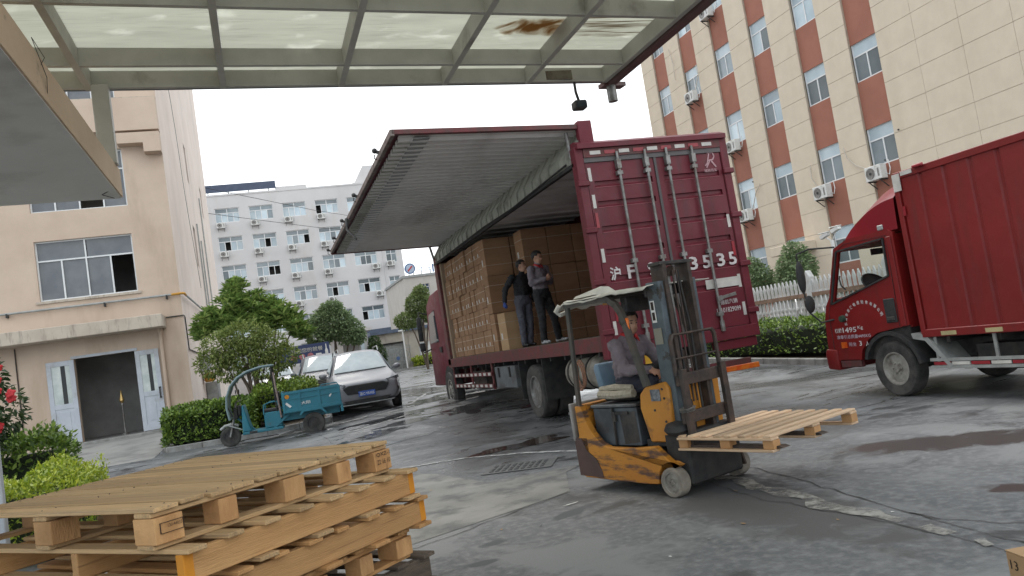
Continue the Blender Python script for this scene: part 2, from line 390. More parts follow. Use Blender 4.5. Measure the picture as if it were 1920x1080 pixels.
kerb_run(11.1, 5, 11.1, 32)
kerb_run(-2.75, 23.3, -2.35, 20.9); kerb_run(-2.35, 20.9, 1.5, 20.75-.25, .75)
kerb_run(9.3, 58.6, 22, 58.6, 1.5)
sheet('planting_bed', 11.16, 12.9, 5, 32, .5, .09, soilM)
sheet('planting_bed', -2.3, 1.45, 20.95, 25.5, .5, .09, soilM)
sheet('lawn_strip', 11.0, 24, 58.7, 62, 2, .1, soilM)
# ================================================================ BUILDINGS
def wall_holes(mb, us, vs_range, holes, P, depth):
    """front wall in (u,v) with rectangular holes and reveals; P(u,v,d) -> xyz, d goes into the wall"""
    u0, u1 = us; v0, v1 = vs_range
    U = sorted({u0, u1, *[h[0] for h in holes], *[h[1] for h in holes]}); V = sorted({v0, v1, *[h[2] for h in holes], *[h[3] for h in holes]})
    U = [u for u in U if u0 <= u <= u1]; V = [v for v in V if v0 <= v <= v1]
    def hole(u, v): return any(h[0] < u < h[1] and h[2] < v < h[3] for h in holes)
    def quad(*pts):
        n = len(mb.v); mb.v += pts; mb.f.append(tuple(range(n, n+4)))
    for j in range(len(V)-1):
        for i in range(len(U)-1):
            if not hole((U[i]+U[i+1])/2, (V[j]+V[j+1])/2):
                quad(P(U[i], V[j], 0), P(U[i+1], V[j], 0), P(U[i+1], V[j+1], 0), P(U[i], V[j+1], 0))
    for a, b_, c, d in holes:
        quad(P(a, c, 0), P(a, d, 0), P(a, d, depth), P(a, c, depth)); quad(P(b_, c, 0), P(b_, d, 0), P(b_, d, depth), P(b_, c, depth))
        quad(P(a, c, 0), P(b_, c, 0), P(b_, c, depth), P(a, c, depth)); quad(P(a, d, 0), P(b_, d, 0), P(b_, d, depth), P(a, d, depth))
stainw = (.32, .27, .22)
cream = mat('cream_stucco', (.62, .53, .42), (.58, .495, .39), 2, .85, world=True, bump=.3, bs=25, dirt=(.52, .44, .34), ds=.9, dlo=.52, dhi=.9, dst=(1, 1, .14))
peach = mat('peach_stucco', (.60, .475, .375), (.54, .42, .33), .8, .9, world=True, bump=.4, bs=60, dirt=(.38, .28, .20), ds=.9, dlo=.55, dhi=.85, dst=(1, 1, .25))
peachside = mat('pale_pink_stucco', (.72, .62, .55), (.66, .56, .49), .6, .9, world=True, bump=.3, dirt=(.48, .40, .35), ds=.5, dlo=.5, dhi=.9, dst=(1, .6, .45))
ledgeM = mat('stained_ledge', (.52, .45, .37), (.46, .39, .32), 2, .9, world=True, dirt=(.20, .17, .14), ds=3, dlo=.5, dhi=.8, dst=(3, 3, .6))
winfr = mat('window_frame_white', (.72, .73, .73), (.66, .67, .67), 5, .45)
glassL = mat('window_glass', (.13, .165, .185), (.22, .26, .28), .35, .10, world=True, spec=.7, dst=(1, 1, 1), rnd=.35)
glassP = mat('curtained_glass', (.50, .58, .62), (.36, .44, .49), .5, .15, world=True, spec=.6, rnd=.3)
glassD = mat('open_window_dark', (.02, .022, .024), (.03, .03, .03), 2, .5)
interiorM = mat('dark_interior', (.38, .37, .36), (.28, .27, .26), 1, .9)

# ---- left factory building -------------------------------------------------
LB = thing('factory_building', 'peach stuccoed factory building at left with double door and small concrete door canopy', 'building', (-2.15, 27, 0))
def PL(u, v, d): return (u, d, v)        # local: front face at y=0, corner at x=0
hl = [(-3.94, -1.20, 4.88, 6.73), (-3.94, -1.20, 7.63, 9.48), (-3.94, -1.20, 10.6, 12.4), (-3.22, -1.52, .47, 3.02), (-9.5, -6.5, 4.88, 6.73)]
mb = MB(); wall_holes(mb, (-22, 0), (.0, 26), hl, PL, .24)
mb.build('wall', peach, LB)
mb = MB(); hs = [(11.0, 12.3, 7.1, 9.0), (11.6, 12.6, 11.2, 13.0), (22, 23.2, 11.6, 13.4)]
wall_holes(mb, (0, 31), (0, 26), hs, lambda u, v, d: (-d, u, v), .2)
mb.build('side_wall', peachside, LB)
MB().box(-22, -.01, 30.9, 31, 0, 26).build('rear_wall', peachside, LB)
MB().box(-22, 0, 0, 31, 26, 26.3).build('roof', ledgeM, LB)
for u0, u1, v0, v1 in hs: MB().box(-.20, -.17, u0, u1, v0, v1).build('window', glassD, LB)
# protruding band and stepped cornice higher up
MB().box(-5.2, -.02, -.10, .0, 11.0, 11.13).build('ledge', ledgeM, LB)
MB().box(-5.2, -.02, -.05, .0, 9.86, 9.94).build('ledge', ledgeM, LB)
mb = MB(); mb.prism([(-1.25, 9.86), (-1.25, 9.52), (-.50, 9.52), (-.50, 9.22), (.0, 9.22), (.0, 9.86)], -.42, -.002, 'y'); mb.build('ledge', peach, LB)
MB().box(-5.2, 0, -.40, -.002, 9.94, 11.0).build('wall_band', peach, LB)
def slider(parent, x0, x1, z0, z1, y=.10, top=.33, n=4, tall=None, open_=None, fw_=.045, gm=glassL, gm2=glassP, curtains=(0, 1, 2)):
    f = MB(); w = x1-x0; h = z1-z0; zt = z1-top*h
    for a, b_ in ((z0, z0+fw_), (z1-fw_, z1), (zt-fw_/2, zt+fw_/2)): f.box(x0, x1, y, y+.06, a, b_)
    for x in (x0, x1-fw_, (x0+x1)/2-fw_/2): f.box(x, x+fw_, y-.003, y+.063, z0, z1)
    for k in range(n):
        a = x0+w*k/n
        if k: f.box(a-fw_*.5, a+fw_*.5, y-.012, y+.03, z0+.01, zt)
    o = f.build('window', winfr, parent)
    for k in range(2):
        a = x0+w*k/2; MB().box(a+fw_, a+w/2-fw_*.6, y+.03, y+.04, zt+.02, z1-fw_).build('pane', gm, o)
    for k in range(n):
        a = x0+w*k/n
        if k == open_: continue
        MB().box(a+fw_*.4, a+w/n-fw_*.4, y+.035, y+.045, z0+fw_, zt-.02).build('pane', gm2 if k in curtains else gm, o)
    return o
screen = mat('grey_window_screen', (.12, .13, .145), (.16, .17, .18), 2, .35, world=True)
slider(LB, -3.94, -1.20, 4.88, 6.73, open_=3, gm=screen, gm2=screen)
slider(LB, -3.94, -1.20, 7.63, 9.48, open_=2, gm=screen, gm2=screen)
slider(LB, -3.94, -1.20, 10.6, 12.4, gm=screen, gm2=screen)
slider(LB, -9.5, -6.5, 4.88, 6.73, gm=screen, gm2=screen)
# room behind the openings
mb = MB(); mb.box(-12, -.3, 3.0, 3.1, .4, 13); mb.box(-12, -.3, .25, 6, .30, .46); mb.box(-12, -.3, .25, 6, 4.2, 4.5); mb.box(-12, -11.9, .25, 6, .46, 13); mb.box(-.35, -.25, .25, 6, .46, 13)
mb.box(-12, -.3, .25, 6, 7.0, 7.3); mb.build('interior', interiorM, LB)
# window sill and small canopy over the door
MB().box(-4.05, -1.10, -.05, .05, 4.80, 4.875).build('sill', ledgeM, LB)
MB().box(-9, -.52, -.95, -.002, 3.60, 3.99).build('door_canopy', ledgeM, LB, .015)
# double door with glazed uppers, both leaves open outward
doorM = mat('grey_white_door', (.50, .53, .58), (.44, .47, .52), 3, .5, dirt=(.35, .35, .35), ds=2)
frostM = mat('frosted_glass', (.62, .66, .63), (.42, .47, .46), 2, .2)
def leaf(x0, x1, ang, hinge_left, handle):
    w = x1-x0; h = 2.50; f = MB(); d = .05
    f.box(0, .13, -d, 0, 0, h); f.box(w-.13, w, -d, 0, 0, h); f.box(.13, w-.13, -d, 0, 0, .2); f.box(.13, w-.13, -d, 0, h-.15, h); f.box(.13, w-.13, -d, 0, 1.05, 1.2)
    f.box(.13, w-.13, -d*.7, -.01, .2, 1.05)
    f.box(.24, w-.24, -d*.95, -.01, .3, .95)
    o = f.build('door', doorM, LB, .004, loc=(x0 if hinge_left else x1, -.01, .50), rot=(0, 0, ang) if hinge_left else (0, 0, ang))
    if not hinge_left:
        for v in o.data.vertices: v.co.x -= w
    off = 0 if hinge_left else -w
    p = MB(); p.box(off+.13, off+w-.13, -d*.6, -.02, 1.2, h-.15); p.build('pane', frostM, o)
    p = MB(); p.box(off+w*.50, off+w*.66, -d*.72, -.034, 1.2, h-.15); p.build('glass_strip', glassD, o)
    if handle: p = MB(); p.box(off+w-.10, off+w-.06, -.12, -.06, .95, 1.30); p.box(off+w-.11, off+w-.05, -.06, -.05, .95, 1.0); p.box(off+w-.11, off+w-.05, -.06, -.05, 1.25, 1.3); p.build('handle', dark, o)
leaf(-3.98, -3.22, 0, True, False)
leaf(-1.52, -.84, 0, False, True)
MB().box(-3.30, -1.44, -.03, .10, 3.02, 3.10).build('door_frame', doorM, LB)
MB().box(-3.9, -.8, -.6, .0, .30, .485).build('door_step', kerbM, LB, .01)
# pipes
pipeY = mat('yellow_pipe', (.55, .27, .03), (.45, .22, .03), 5, .5)
MB().tube([(-12, -.12, 4.60), (-.25, -.12, 4.62)], .035).build('grey_pipe', galv, LB)
MB().tube([(-.25, -.12, 4.62), (.02, -.12, 4.63), (.12, -.02, 4.63), (.12, .5, 4.63)], .04).build('yellow_pipe', pipeY, LB)
MB().tube([(.12, .5, 4.63), (.12, 11.5, 4.9)], .035).build('grey_pipe', galv, LB)
mb = MB()
for x in (-6, -4.85, -2.2, -.42): mb.box(x, x+.05, -.16, -.002, 4.50, 4.62)
mb.split('pipe_bracket', dark, LB)
MB().tube([(-.72, -.08, 3.55), (-.72, -.08, .5)], .055, 12).build('downpipe', peach, LB)
MB().cyl((-.72, -.08, 3.6), (-.72, -.08, 3.4), .10, 12, .06).build('downpipe_funnel', peach, LB)
MB().tube([(-.5, -.03, 3.93), (.03, -.03, 3.93), (.03, .3, 3.9), (.03, .4, 2.85), (.03, 4.8, 2.85), (.03, 4.8, 2.5)], .02, 6).build('cable_duct', dark, LB)
MB().tube([(-4.75, -.03, 3.55), (-4.75, -.03, .9)], .02, 6).build('cable_duct', darkrust, LB)
for y, z0, z1 in ((13.5, 4.8, 9.5), (15.5, 5.0, 9.0), (19, 4.8, 12)): MB().tube([(.06, y, z0), (.06, y, z1)], .035, 6).build('wall_pipe', galv, LB)
rcrk = MB(); pts = [(.004, 6+1.2*math.sin(i*.9)*.3+i*.55, 14.2-i*.9) for i in range(10)]
rcrk.tube(pts, .012, 4); rcrk.build('wall_crack', crackM, LB)
t = thing('electric_meter_box', 'grey meter box and orange valve fixed on the side wall behind the tree', 'meter box', (-2.15, 31.6, 0))
MB().box(.01, .32, 0, 1.3, 2.15, 2.75).build('cabinet', galv, t, .02)
MB().box(.01, .45, 1.6, 3.2, 1.0, 1.75).build('lower_cabinet', galv, t, .02)
MB().box(.05, .40, .5, 1.2, 1.75, 2.12).build('valve_body', pipeY, t, .06)
MB().cyl((.25, 2.2, .4), (.25, 2.2, 2.0), .05).build('valve_post', pipeY, t)
# glass/gilt stand inside the doorway
t = thing('trophy_stand', 'slim pale ornamental stand just inside the open doorway', 'stand', (-4.28, 27.6, .47))
MB().lathe([(.10, 0), (.10, .04), (.03, .1), (.025, .9), (.05, .95), (.03, 1.0)], (0, 0, 0), (0, 0, 1), 12).build('column', steel, t)
MB().lathe([(.03, 1.0), (.08, 1.08), (.05, 1.2), (.02, 1.32), (.03, 1.36), (.0, 1.42)], (0, 0, 0), (0, 0, 1), 12).build('finial', mat('brass', (.55, .38, .15), None, 4, .35, metal=.8), t)
# pale paving in front of the door
pave = mat('pale_forecourt', (.24, .235, .22), (.31, .30, .28), .8, .8, world=True, dirt=(.15, .145, .14), ds=1.2)
sheet('forecourt', -9, -2.6, 20, 26.9, .5, .006, pave)

# ---- air conditioner prototype --------------------------------------------
acM = mat('aircon_white', (.66, .66, .64), (.56, .56, .53), 5, .5, dirt=(.3, .27, .23), ds=3, dlo=.55)
def make_ac(label, group):
    t = thing('air_conditioner', label, 'air conditioner', group=group)     # back against wall plane y=0, faces -Y
    b_ = MB().box(-.42, .42, -.42, -.08, 0, .58).build('casing', acM, t, .02)
    MB().lathe([(.23, 0), (.23, .012), (.20, .014), (.19, .004)], (-.12, -.421, .29), (0, -1, 0), 20).build('fan_guard', steel, t)
    MB().lathe([(.06, 0), (.05, .02)], (-.12, -.43, .29), (0, -1, 0), 12).build('fan_hub', dark, t)
    MB().box(.25, .34, -.424, -.421, .12, .45).build('side_grille', steel, t)
    m_ = MB()
    for x in (-.3, .3): m_.box(x-.02, x+.02, -.42, 0, -.05, -.002); m_.beam((x, -.38, -.04), (x, -.01, -.33), .03, .03)
    m_.build('bracket', dark, t)
    MB().tube([(.42, -.2, .2), (.52, -.1, .1), (.55, -.04, .35), (.5, -.02, .7)], .018, 6).build('hose', white, t)
    return t
# ---- right building --------------------------------------------------------
rust = mat('terracotta_paint', (.33, .135, .092), (.30, .12, .082), 1.5, .85, world=True, bump=.2)
RB = thing('office_block', 'tall cream and terracotta striped office block behind the red lorries', 'building', (21, 36.2, 0))
RBtop = 21.5
def RP(u, v, d): return (d, -u, v)    # u runs towards the camera from the far corner, faces -X
cols = [(1.30+2.632*i, 2.58+2.632*i) for i in range(0, 6)]  # u of the stripes: i=5 -> nearest
cols[5] = (14.34, 15.62); cols[4] = (11.78, 13.03); cols[3] = (9.07, 10.3); cols[2] = (6.44, 7.7); cols[1] = (3.8, 5.05); cols[0] = (1.2, 2.4)
rows = [(.75+3.06*k, 2.12+3.06*k) for k in range(0, 7)]   # sill, head of each window
rows = [(a-.30+.0, b_-.30) for a, b_ in rows]; rows = [(5.57-3.06*1+3.06*(k-1)+.0, 6.93-3.06+3.06*(k-1)) for k in range(0, 7)]
holes = [(a, b_, c, d) for a, b_ in cols for c, d in rows if d < RBtop-.5 and c > 0]
for a, b_ in cols:
    mb = MB(); wall_holes(mb, (a, b_), (0, RBtop), [h for h in holes if h[0] == a], lambda u, v, d: RP(u, v, d+.10), .12)
    mb.build('stripe_wall', rust, RB)
mb = MB(); edges = [0]+[k for c in cols for k in c]+[34]
for i in range(0, len(edges), 2): mb.box(.035, .3, -edges[i+1], -edges[i], 0, RBtop)
mb.box(.3, .4, -34, 0, 0, RBtop); mb.box(.3, 12, -.25, 0, 0, RBtop)
mb.build('wall', mat('panel_joint', (.42, .35, .27), None, 4, .9, world=True), RB)
MB().box(-.1, 12, -34, .1, RBtop, RBtop+.5).build('roof', cream, RB)
# separate cladding panels with open joints
ph = .875; panel_meshes = {}
segs = [(edges[i], edges[i+1]) for i in range(0, len(edges)-2, 2)]
u = cols[-1][1]; first = True
wide = [(15.62, 17.15), (17.15, 18.77), (18.77, 20.42), (20.42, 22.07), (22.07, 23.7), (23.7, 25.35)]
for a, b_ in segs+wide:
    zt = 16.2-(a*.38); k = 0; z = 2.05
    while z < max(zt, 10):
        key = round(b_-a, 2)
        if key not in panel_meshes: panel_meshes[key] = MB().box(0, .035, -(b_-a)+.004, -.004, .005, ph-.005).mesh('cladding_panel', cream, .004)
        inst('cladding_panel', panel_meshes[key], RB, (0, -a, z)); z += ph
    MB().box(0, .035, -b_+.006, -a-.006, z+.008, RBtop-.01).build('upper_cladding', cream, RB)
    MB().box(0, .035, -b_+.006, -a-.006, .0, 2.04).build('plinth', ledgeM, RB)
MB().box(0, .035, -34, -25.36, 0, RBtop).build('plain_cladding', cream, RB)
# the two-light windows with a top light
def rb_window(a, b_, c, d, sash, kind):
    w = b_-a; h = d-c; zt = d-.33*h; f = MB(); q = .05
    def bx(u0, u1, v0, v1, d0, d1): f.box(d0, d1, -u1, -u0, v0, v1)
    for v0, v1 in ((0, q), (zt-c-q/2, zt-c+q/2)): bx(0, w, v0, v1, 0, .05)
    bx(0, w, h-.02, h, 0, .05)
    for u0 in (0, w/2-q/2, w-q): bx(u0, u0+q, 0, h-.02 if u0 != w/2-q/2 else zt-c, -.004, .046)
    o = f.build('window', winfr, RB, loc=(.14, -a, c))
    MB().box(.02, .03, -w+q, -q, zt-c+q/2, h-.02).build('pane', glassP, o)
    MB().box(.02, .03, -w/2+q/2, -q, q, zt-c-q/2).build('pane', glassP if kind in (1, 3) else glassL, o)
    if kind != 4: MB().box(.02, .03, -w+q, -w/2-q/2, q, zt-c-q/2).build('pane', glassL if kind in (0, 1) else glassP, o)
rb = random.Random(5)
for a, b_, c, d in holes: rb_window(a, b_, c, d, 0, rb.choice((0, 0, 1, 2, 3)))
MB().box(.5, .6, -16, -1, 0, RBtop).build('interior', dark, RB)
# little concrete hood low on the wall
MB().box(-.9, .0, -10.9, -9.2, 3.25, 3.62).build('hood', cream, RB, .02)
ac0 = make_ac('white air conditioner below the highest left window beside the canopy edge', 'air conditioners on the striped office block')
specs = [((1322, 25), 'white air conditioner high up beside the canopy edge, its pipes hanging loose'),
         ((1295, 183), 'white air conditioner under the second stripe window, left above the container truck roof'),
         ((1373, 275), 'white air conditioner at the top right corner of the container truck'),
         ((1397, 405), 'white air conditioner beside the right edge of the container truck, below a dark window'),
         ((1541, 361), 'white air conditioner on the terracotta stripe between the two trucks'),
         ((1641, 325), 'white air conditioner just above the roof fairing of the small red truck')]
acpos = [(6.55, 13.55), (3.95, 10.55), (6.55, 10.02), (6.7, 7.52), (11.95, 7.0), (14.55, 7.0)]
def unproject_x(u, v, X):
    M3 = co.matrix_world.to_3x3(); d = M3 @ Vector(((u-960)/1472.8, -(v-540)/1472.8, -1)); t_ = X/d.x
    return Vector((0, 0, 1.5))+d*t_
for i, ((px, py), lab) in enumerate(specs):
    p = unproject_x(px, py, 20.75)
    o = ac0 if i == 0 else another(ac0, lab)
    o['label'] = lab; o.location = (21.0, p.y, p.z-.24); o.rotation_euler = (0, 0, -math.pi/2); o.scale = (.86, .86, .86)

def hang(pts_px):
    P_ = [unproject_x(a, b_, 20.93) for a, b_ in pts_px]; P_ = [p-Vector((21, 36.2, 0)) for p in P_]
    MB().tube(P_, .018, 5).build('hanging_pipe', mat('faded_pipe', (.52, .47, .40), None, 4, .7) if not bpy.data.materials.get('faded_pipe') else bpy.data.materials['faded_pipe'], RB)
hang([(1581, 277), (1588, 296), (1604, 310), (1628, 318)]); hang([(1425, 345), (1417, 362), (1412, 390), (1405, 402)]); hang([(1304, 122), (1309, 140), (1303, 175)])
hang([(1519, 310), (1522, 335), (1533, 350)]); hang([(1253, 92), (1262, 120), (1266, 150)])
for (a, b_) in ((1685, 243), (1412, 341), (1660, 300)):
    p = unproject_x(a, b_, 20.99)-Vector((21, 36.2, 0)); MB().cyl(p, p+Vector((-.03, 0, 0)), .03, 8).build('pipe_hole', dark, RB)

# ---- distant white building ------------------------------------------------
farw = mat('far_white_wall', (.60, .585, .58), (.55, .535, .53), .25, .9, world=True, dirt=(.5, .46, .43), ds=.5, dlo=.55, dhi=.85, dst=(1, 1, .3))
DB = thing('apartment_building', 'six storey white block at the back with rows of wide windows', 'building', (0, 85, 0))
dwin = []
for r_ in range(6):
    for c_ in range(5): dwin.append((-2.56+3.375*c_, -2.56+3.375*c_+2.4, 19.64-3.0*r_-1.5, 19.64-3.0*r_, r_, c_))
dholes = [w[:4] for w in dwin]+[(14.32, 15.5, 19.55-3*r_-1.5, 19.55-3*r_) for r_ in range(5)]
mb = MB(); wall_holes(mb, (-12, 16.1), (0, 20.95), dholes, lambda u, v, d: (u, d, v), .2)
mb.build('wall', farw, DB)
MB().box(16.0, 16.1, .02, 18, 0, 20.95).build('side_wall', farw, DB)
MB().box(-12, 16.1, -.05, 18, 20.95, 21.12).build('roof', farw, DB)
MB().box(-12, 16, 1.0, 1.1, 0, 20.9).build('interior', dark, DB)
MB().box(3.75, 6.93, -.02, .6, 21.12, 21.45).build('parapet', farw, DB)
blu = mat('blue_solar_panel', (.035, .055, .10), (.05, .07, .12), 2, .35)
t = thing('solar_panel_roof', 'dark blue sloped panel roof on top of the white block', 'solar panels', (0, 85, 0))
mb = MB(); mb.prism([(.3, 21.45), (.3, 21.52), (3, 22.12), (3, 22.05)], -9, 3.8, 'x'); mb.build('panel', blu, t)
mb = MB(); mb.box(-9, 3.8, -.12, -.08, 21.30, 22.10)
mb.build('fascia', blu, t); mb = MB()
for x in (-3, -1, 1, 3): mb.box(x, x+.08, -.07, .02, 21.12, 21.9)
mb.split('support', dark, t)
MB().prism([(12.0, 21.12), (13.3, 23.25), (16.1, 23.25), (16.1, 21.12)], 1, 6, 'y').build('stair_tower', farw, DB)
MB().box(11.9, 13.3, .3, 1.0, 21.12, 21.3).build('parapet', farw, DB)
MB().box(13.95, 14.05, -.07, 0, 3, 20.9).build('rain_pipe', farw, DB)
rw = random.Random(3)
def far_window(x0, x1, z0, z1, kinds):
    f = MB(); q = .07; w = x1-x0; zt = z1-.34*(z1-z0); n = 4 if w > 2 else 2
    for a, b_ in ((z0, z0+q), (z1-q, z1), (zt-q/2, zt+q/2)): f.box(x0, x1, .1, .16, a, b_)
    for k in range(n+1):
        a = x0+(w-q)*k/n; f.box(a, a+q, .095, .155, z0, z1 if k in (0, n//2, n) else zt)
    o = f.build('window', winfr, DB)
    MB().box(x0+q, x1-q, .13, .14, zt+q/2, z1-q).build('pane', glassL, o)
    for k in range(n):
        if kinds[k] == 2: continue
        a = x0+(w-q)*k/n; MB().box(a+q, a+w/n, .13, .14, z0+q, zt-q/2).build('pane', (glassP, glassL)[kinds[k]], o)
for x0, x1, z0, z1, r_, c_ in dwin: far_window(x0, x1, z0, z1, [rw.choice((0, 0, 0, 0, 0, 0, 0, 0, 0, 0, 1, 1, 1, 2)) for _ in range(4)])
for r_ in range(5): far_window(14.32, 15.5, 19.55-3*r_-1.5, 19.55-3*r_, [rw.choice((0, 1, 2)) for _ in range(2)])
words = ['first', 'second', 'third', 'fourth', 'fifth']; rown = ['top', 'second highest', 'third highest', 'fourth highest', 'fifth highest']
acl = make_ac('', 'air conditioners on the white block'); firstac = True
for r_ in range(5):
    for c_ in range(5):
        x = -2.3+3.375*c_+(1.7 if c_ == 4 else 0); z = 19.64-3*r_-1.5-.62
        if (r_, c_) in ((3, 1), (4, 2), (4, 4)): continue
        lab = f'small air conditioner under {words[c_]} window from left, {rown[r_]} window row of the white block'
        o = acl if firstac else another(acl, lab); firstac = False
        o['label'] = lab; o.location = (x+.2, 85, z)
o = another(acl, 'small air conditioner under a narrow window at the right end of the white block', (14.7, 85, 11.65))
# ground floor of the white block: dark blue canopy, guard room
t = thing('entrance_canopy', 'blue-grey flat canopy over the ground floor of the white block', 'canopy', (0, 84, 0))
MB().box(8, 17, -3, .9, 4.1, 4.9).build('roof', mat('slate_blue', (.10, .13, .19), None, 3, .6), t)
MB().box(9, 9.4, -2.6, -2.2, .7, 4.1).build('column', farw, t)
# low building on the right with rooftop sign
t = thing('low_office_building', 'lower cream building with blue windows and rooftop signs, right of the white block', 'building', (0, 66, 0))
lowM = mat('low_building_wall', (.52, .49, .45), (.47, .44, .40), 1, .9, world=True)  # own pale tone, with distance haze put into the wall colour
mb = MB(); wall_holes(mb, (12.3, 24), (0, 8.2), [(13.39, 14.48, 6.85, 7.53), (15.5, 16.6, 6.85, 7.53)], lambda u, v, d: (u, d, v), .15); mb.build('wall', lowM, t)
MB().box(12.3, 12.4, .01, 10, 0, 8.2).build('side_wall', lowM, t); MB().box(12.2, 24, -.1, 10, 8.2, 8.4).build('roof', galv, t)
for x in (13.39, 15.5):
    f = MB()
    for k in range(4): f.box(x+k*.343, x+.06+k*.343, .08, .12, 6.85, 7.53)
    f.box(x, x+1.09, .08, .12, 7.25, 7.3); o = f.build('window', winfr, t); MB().box(x, x+1.09, .10, .11, 6.86, 7.52).build('pane', blu, o)
t = thing('rooftop_sign', 'round blue emblem and blue lettering standing on the low building roof', 'sign', (0, 66, 0))
signblue = mat('sign_blue', (.09, .16, .33), None, 3, .5); signred = mat('sign_red', (.5, .05, .05), None, 3, .5)
MB().lathe([(.46, -.06), (.46, .06), (.36, .06), (.36, .05)], (13.05, .3, 9.0), (0, -1, 0), 28).build('emblem', signblue, t)
MB().lathe([(.36, .0), (.36, .055)], (13.05, .3, 9.0), (0, -1, 0), 28).build('emblem_face', mat('pale_blue', (.45, .55, .68), None, 3, .5), t)
MB().beam((12.85, .22, 8.8), (13.25, .22, 9.2), .12, .04, (0, -1, 0)).build('emblem_bar', signred, t)
mb = MB()
for x in (12.9, 13.3, 14.0, 14.8, 15.6): mb.box(x, x+.05, .35, .4, 8.4, 8.9)
mb.split('support', dark, t)
# ---- text ------------------------------------------------------------------
def text(name, s, w, h, m, parent, M, ext=.001, label=None, bold=0):
    cu = bpy.data.curves.new(name, 'FONT'); cu.body = s; cu.size = 1; cu.extrude = 0; cu.align_x = 'LEFT'; cu.resolution_u = 2; cu.offset = bold
    o = bpy.data.objects.new(name, cu); COL.objects.link(o)
    me = bpy.data.meshes.new_from_object(o.evaluated_get(bpy.context.evaluated_depsgraph_get())); bpy.data.objects.remove(o)
    if not me.vertices: return None
    X = [v.co.x for v in me.vertices]; Y = [v.co.y for v in me.vertices]; x0, x1, y0, y1 = min(X), max(X), min(Y), max(Y)
    for v in me.vertices:
        v.co = M @ Vector(((v.co.x-x0)/(x1-x0)*w, (v.co.y-y0)/(y1-y0)*h, ext))
    me.materials.clear(); me.materials.append(m)
    return inst(name, me, parent, label=label)
def plane_m(o, xd, yd):       # text plane: origin o, along xd, up yd
    xd = Vector(xd).normalized(); yd = Vector(yd).normalized(); zd = xd.cross(yd)
    M = Matrix((xd, yd, zd)).transposed().to_4x4(); M.translation = Vector(o); return M
FACEY = lambda x, y, z: plane_m((x, y, z), (1, 0, 0), (0, 0, 1))     # faces -Y
FACEX = lambda x, y, z: plane_m((x, y, z), (0, -1, 0), (0, 0, 1))    # faces -X
t_ = bpy.data.objects['rooftop_sign']
text('lettering', '氷兴', 1.1, .62, signblue, t_, FACEY(13.75, .28, 8.62))
MB().box(15.0, 15.12, .25, .35, 8.5, 9.2).build('lettering', signblue, t_)
# ---- gate, wall and guard room in the distance --------------------------------
yw_ = mat('gate_wall', (.46, .42, .36), (.38, .35, .30), 1, .9, world=True, dirt=(.25, .22, .19), ds=1.5, dst=(1, 1, .4))
t = thing('gate_lodge', 'low cream gate lodge with slate-blue roof edge behind the cars', 'lodge', (0, 60, 0))
mb = MB(); wall_holes(mb, (8.2, 16), (0, 3.6), [(8.83, 10.55, .5, 2.82), (11.65, 12.95, .9, 2.5)], lambda u, v, d: (u, d, v), .25); mb.build('wall', yw_, t)
MB().box(8.05, 16, -.25, 3, 3.55, 3.8).build('roof', mat('slate_blue_edge', (.10, .13, .19), None, 3, .6), t)
MB().box(8.83, 10.55, .3, .4, .5, 2.82).build('shutter', galv, t)
MB().box(8.83, 10.55, .1, .16, 2.70, 2.8).build('lintel', dark, t)
f = MB(); 
for k in range(3): f.box(11.65+k*.62, 11.72+k*.62, -.02, .1, .6, 2.5)
f.box(11.65, 12.95, -.02, .1, 2.44, 2.5); o = f.build('door', doorM, t); MB().box(11.7, 12.9, .04, .06, .6, 2.44).build('pane', white, o)
MB().box(10.9, 11.15, -.06, 0, .5, 3.2).build('pilaster', yw_, t)
t = thing('folding_gate', 'silver folding gate with scroll bars standing open beside the lodge', 'gate', (9.6, 59.3, gz(9.6, 59.3)))
mb = MB()
for k in range(5):
    x = -.85+k*.42; mb.tube([(x, 0, .1), (x, 0, 1.7)], .03, 6); mb.tube([(x, 0, 1.7), (x+.1, 0, 1.95), (x+.21, 0, 1.75), (x+.32, 0, 1.95), (x+.42, 0, 1.7)], .02, 6)
    mb.tube([(x, 0, 1.6), (x+.35, 0, .9), (x, 0, .3)], .025, 6); mb.tube([(x+.42, 0, 1.5), (x+.05, 0, .9), (x+.42, 0, .4)], .025, 6)
mb.tube([(-.85, 0, 1.65), (1.25, 0, 1.65)], .03, 6); mb.build('bars', galv, t)
MB().lathe([(.14, -.03), (.14, .03)], (.2, -.05, .95), (0, -1, 0), 16).build('emblem', signblue, t)
t = thing('lamp_post', 'short white post with a flat head in front of the gate lodge', 'lamp post', (10.35, 59, gz(10, 59)))
MB().cyl((0, 0, 0), (0, 0, 2.9), .06).build('post', white, t); MB().box(-.3, .2, -.1, .1, 2.9, 3.02).build('lamp_head', white, t, .02)
t = thing('guard_room', 'pale guard room with dark doorway behind the round tree', 'guard room', (0, 58, 0))
mb = MB(); wall_holes(mb, (4.9, 7.6), (0, 3.9), [(5.75, 7.0, .5, 3.1)], lambda u, v, d: (u, d, v), .25); mb.build('wall', farw, t)
MB().box(5.75, 7.0, .8, .9, .5, 3.1).build('interior', interiorM, t); MB().box(7.0, 7.25, -.3, -.02, .5, 3.1).build('door', glassP, t)
MB().box(4.6, 7.9, -.8, 2, 3.9, 4.15).build('roof', farw, t)
t = thing('perimeter_wall', 'long pale wall running behind the parked cars', 'wall', (0, 62, 0)); MB().box(-8, 5, 0, .2, 0, 2.2).build('wall', farw, t)
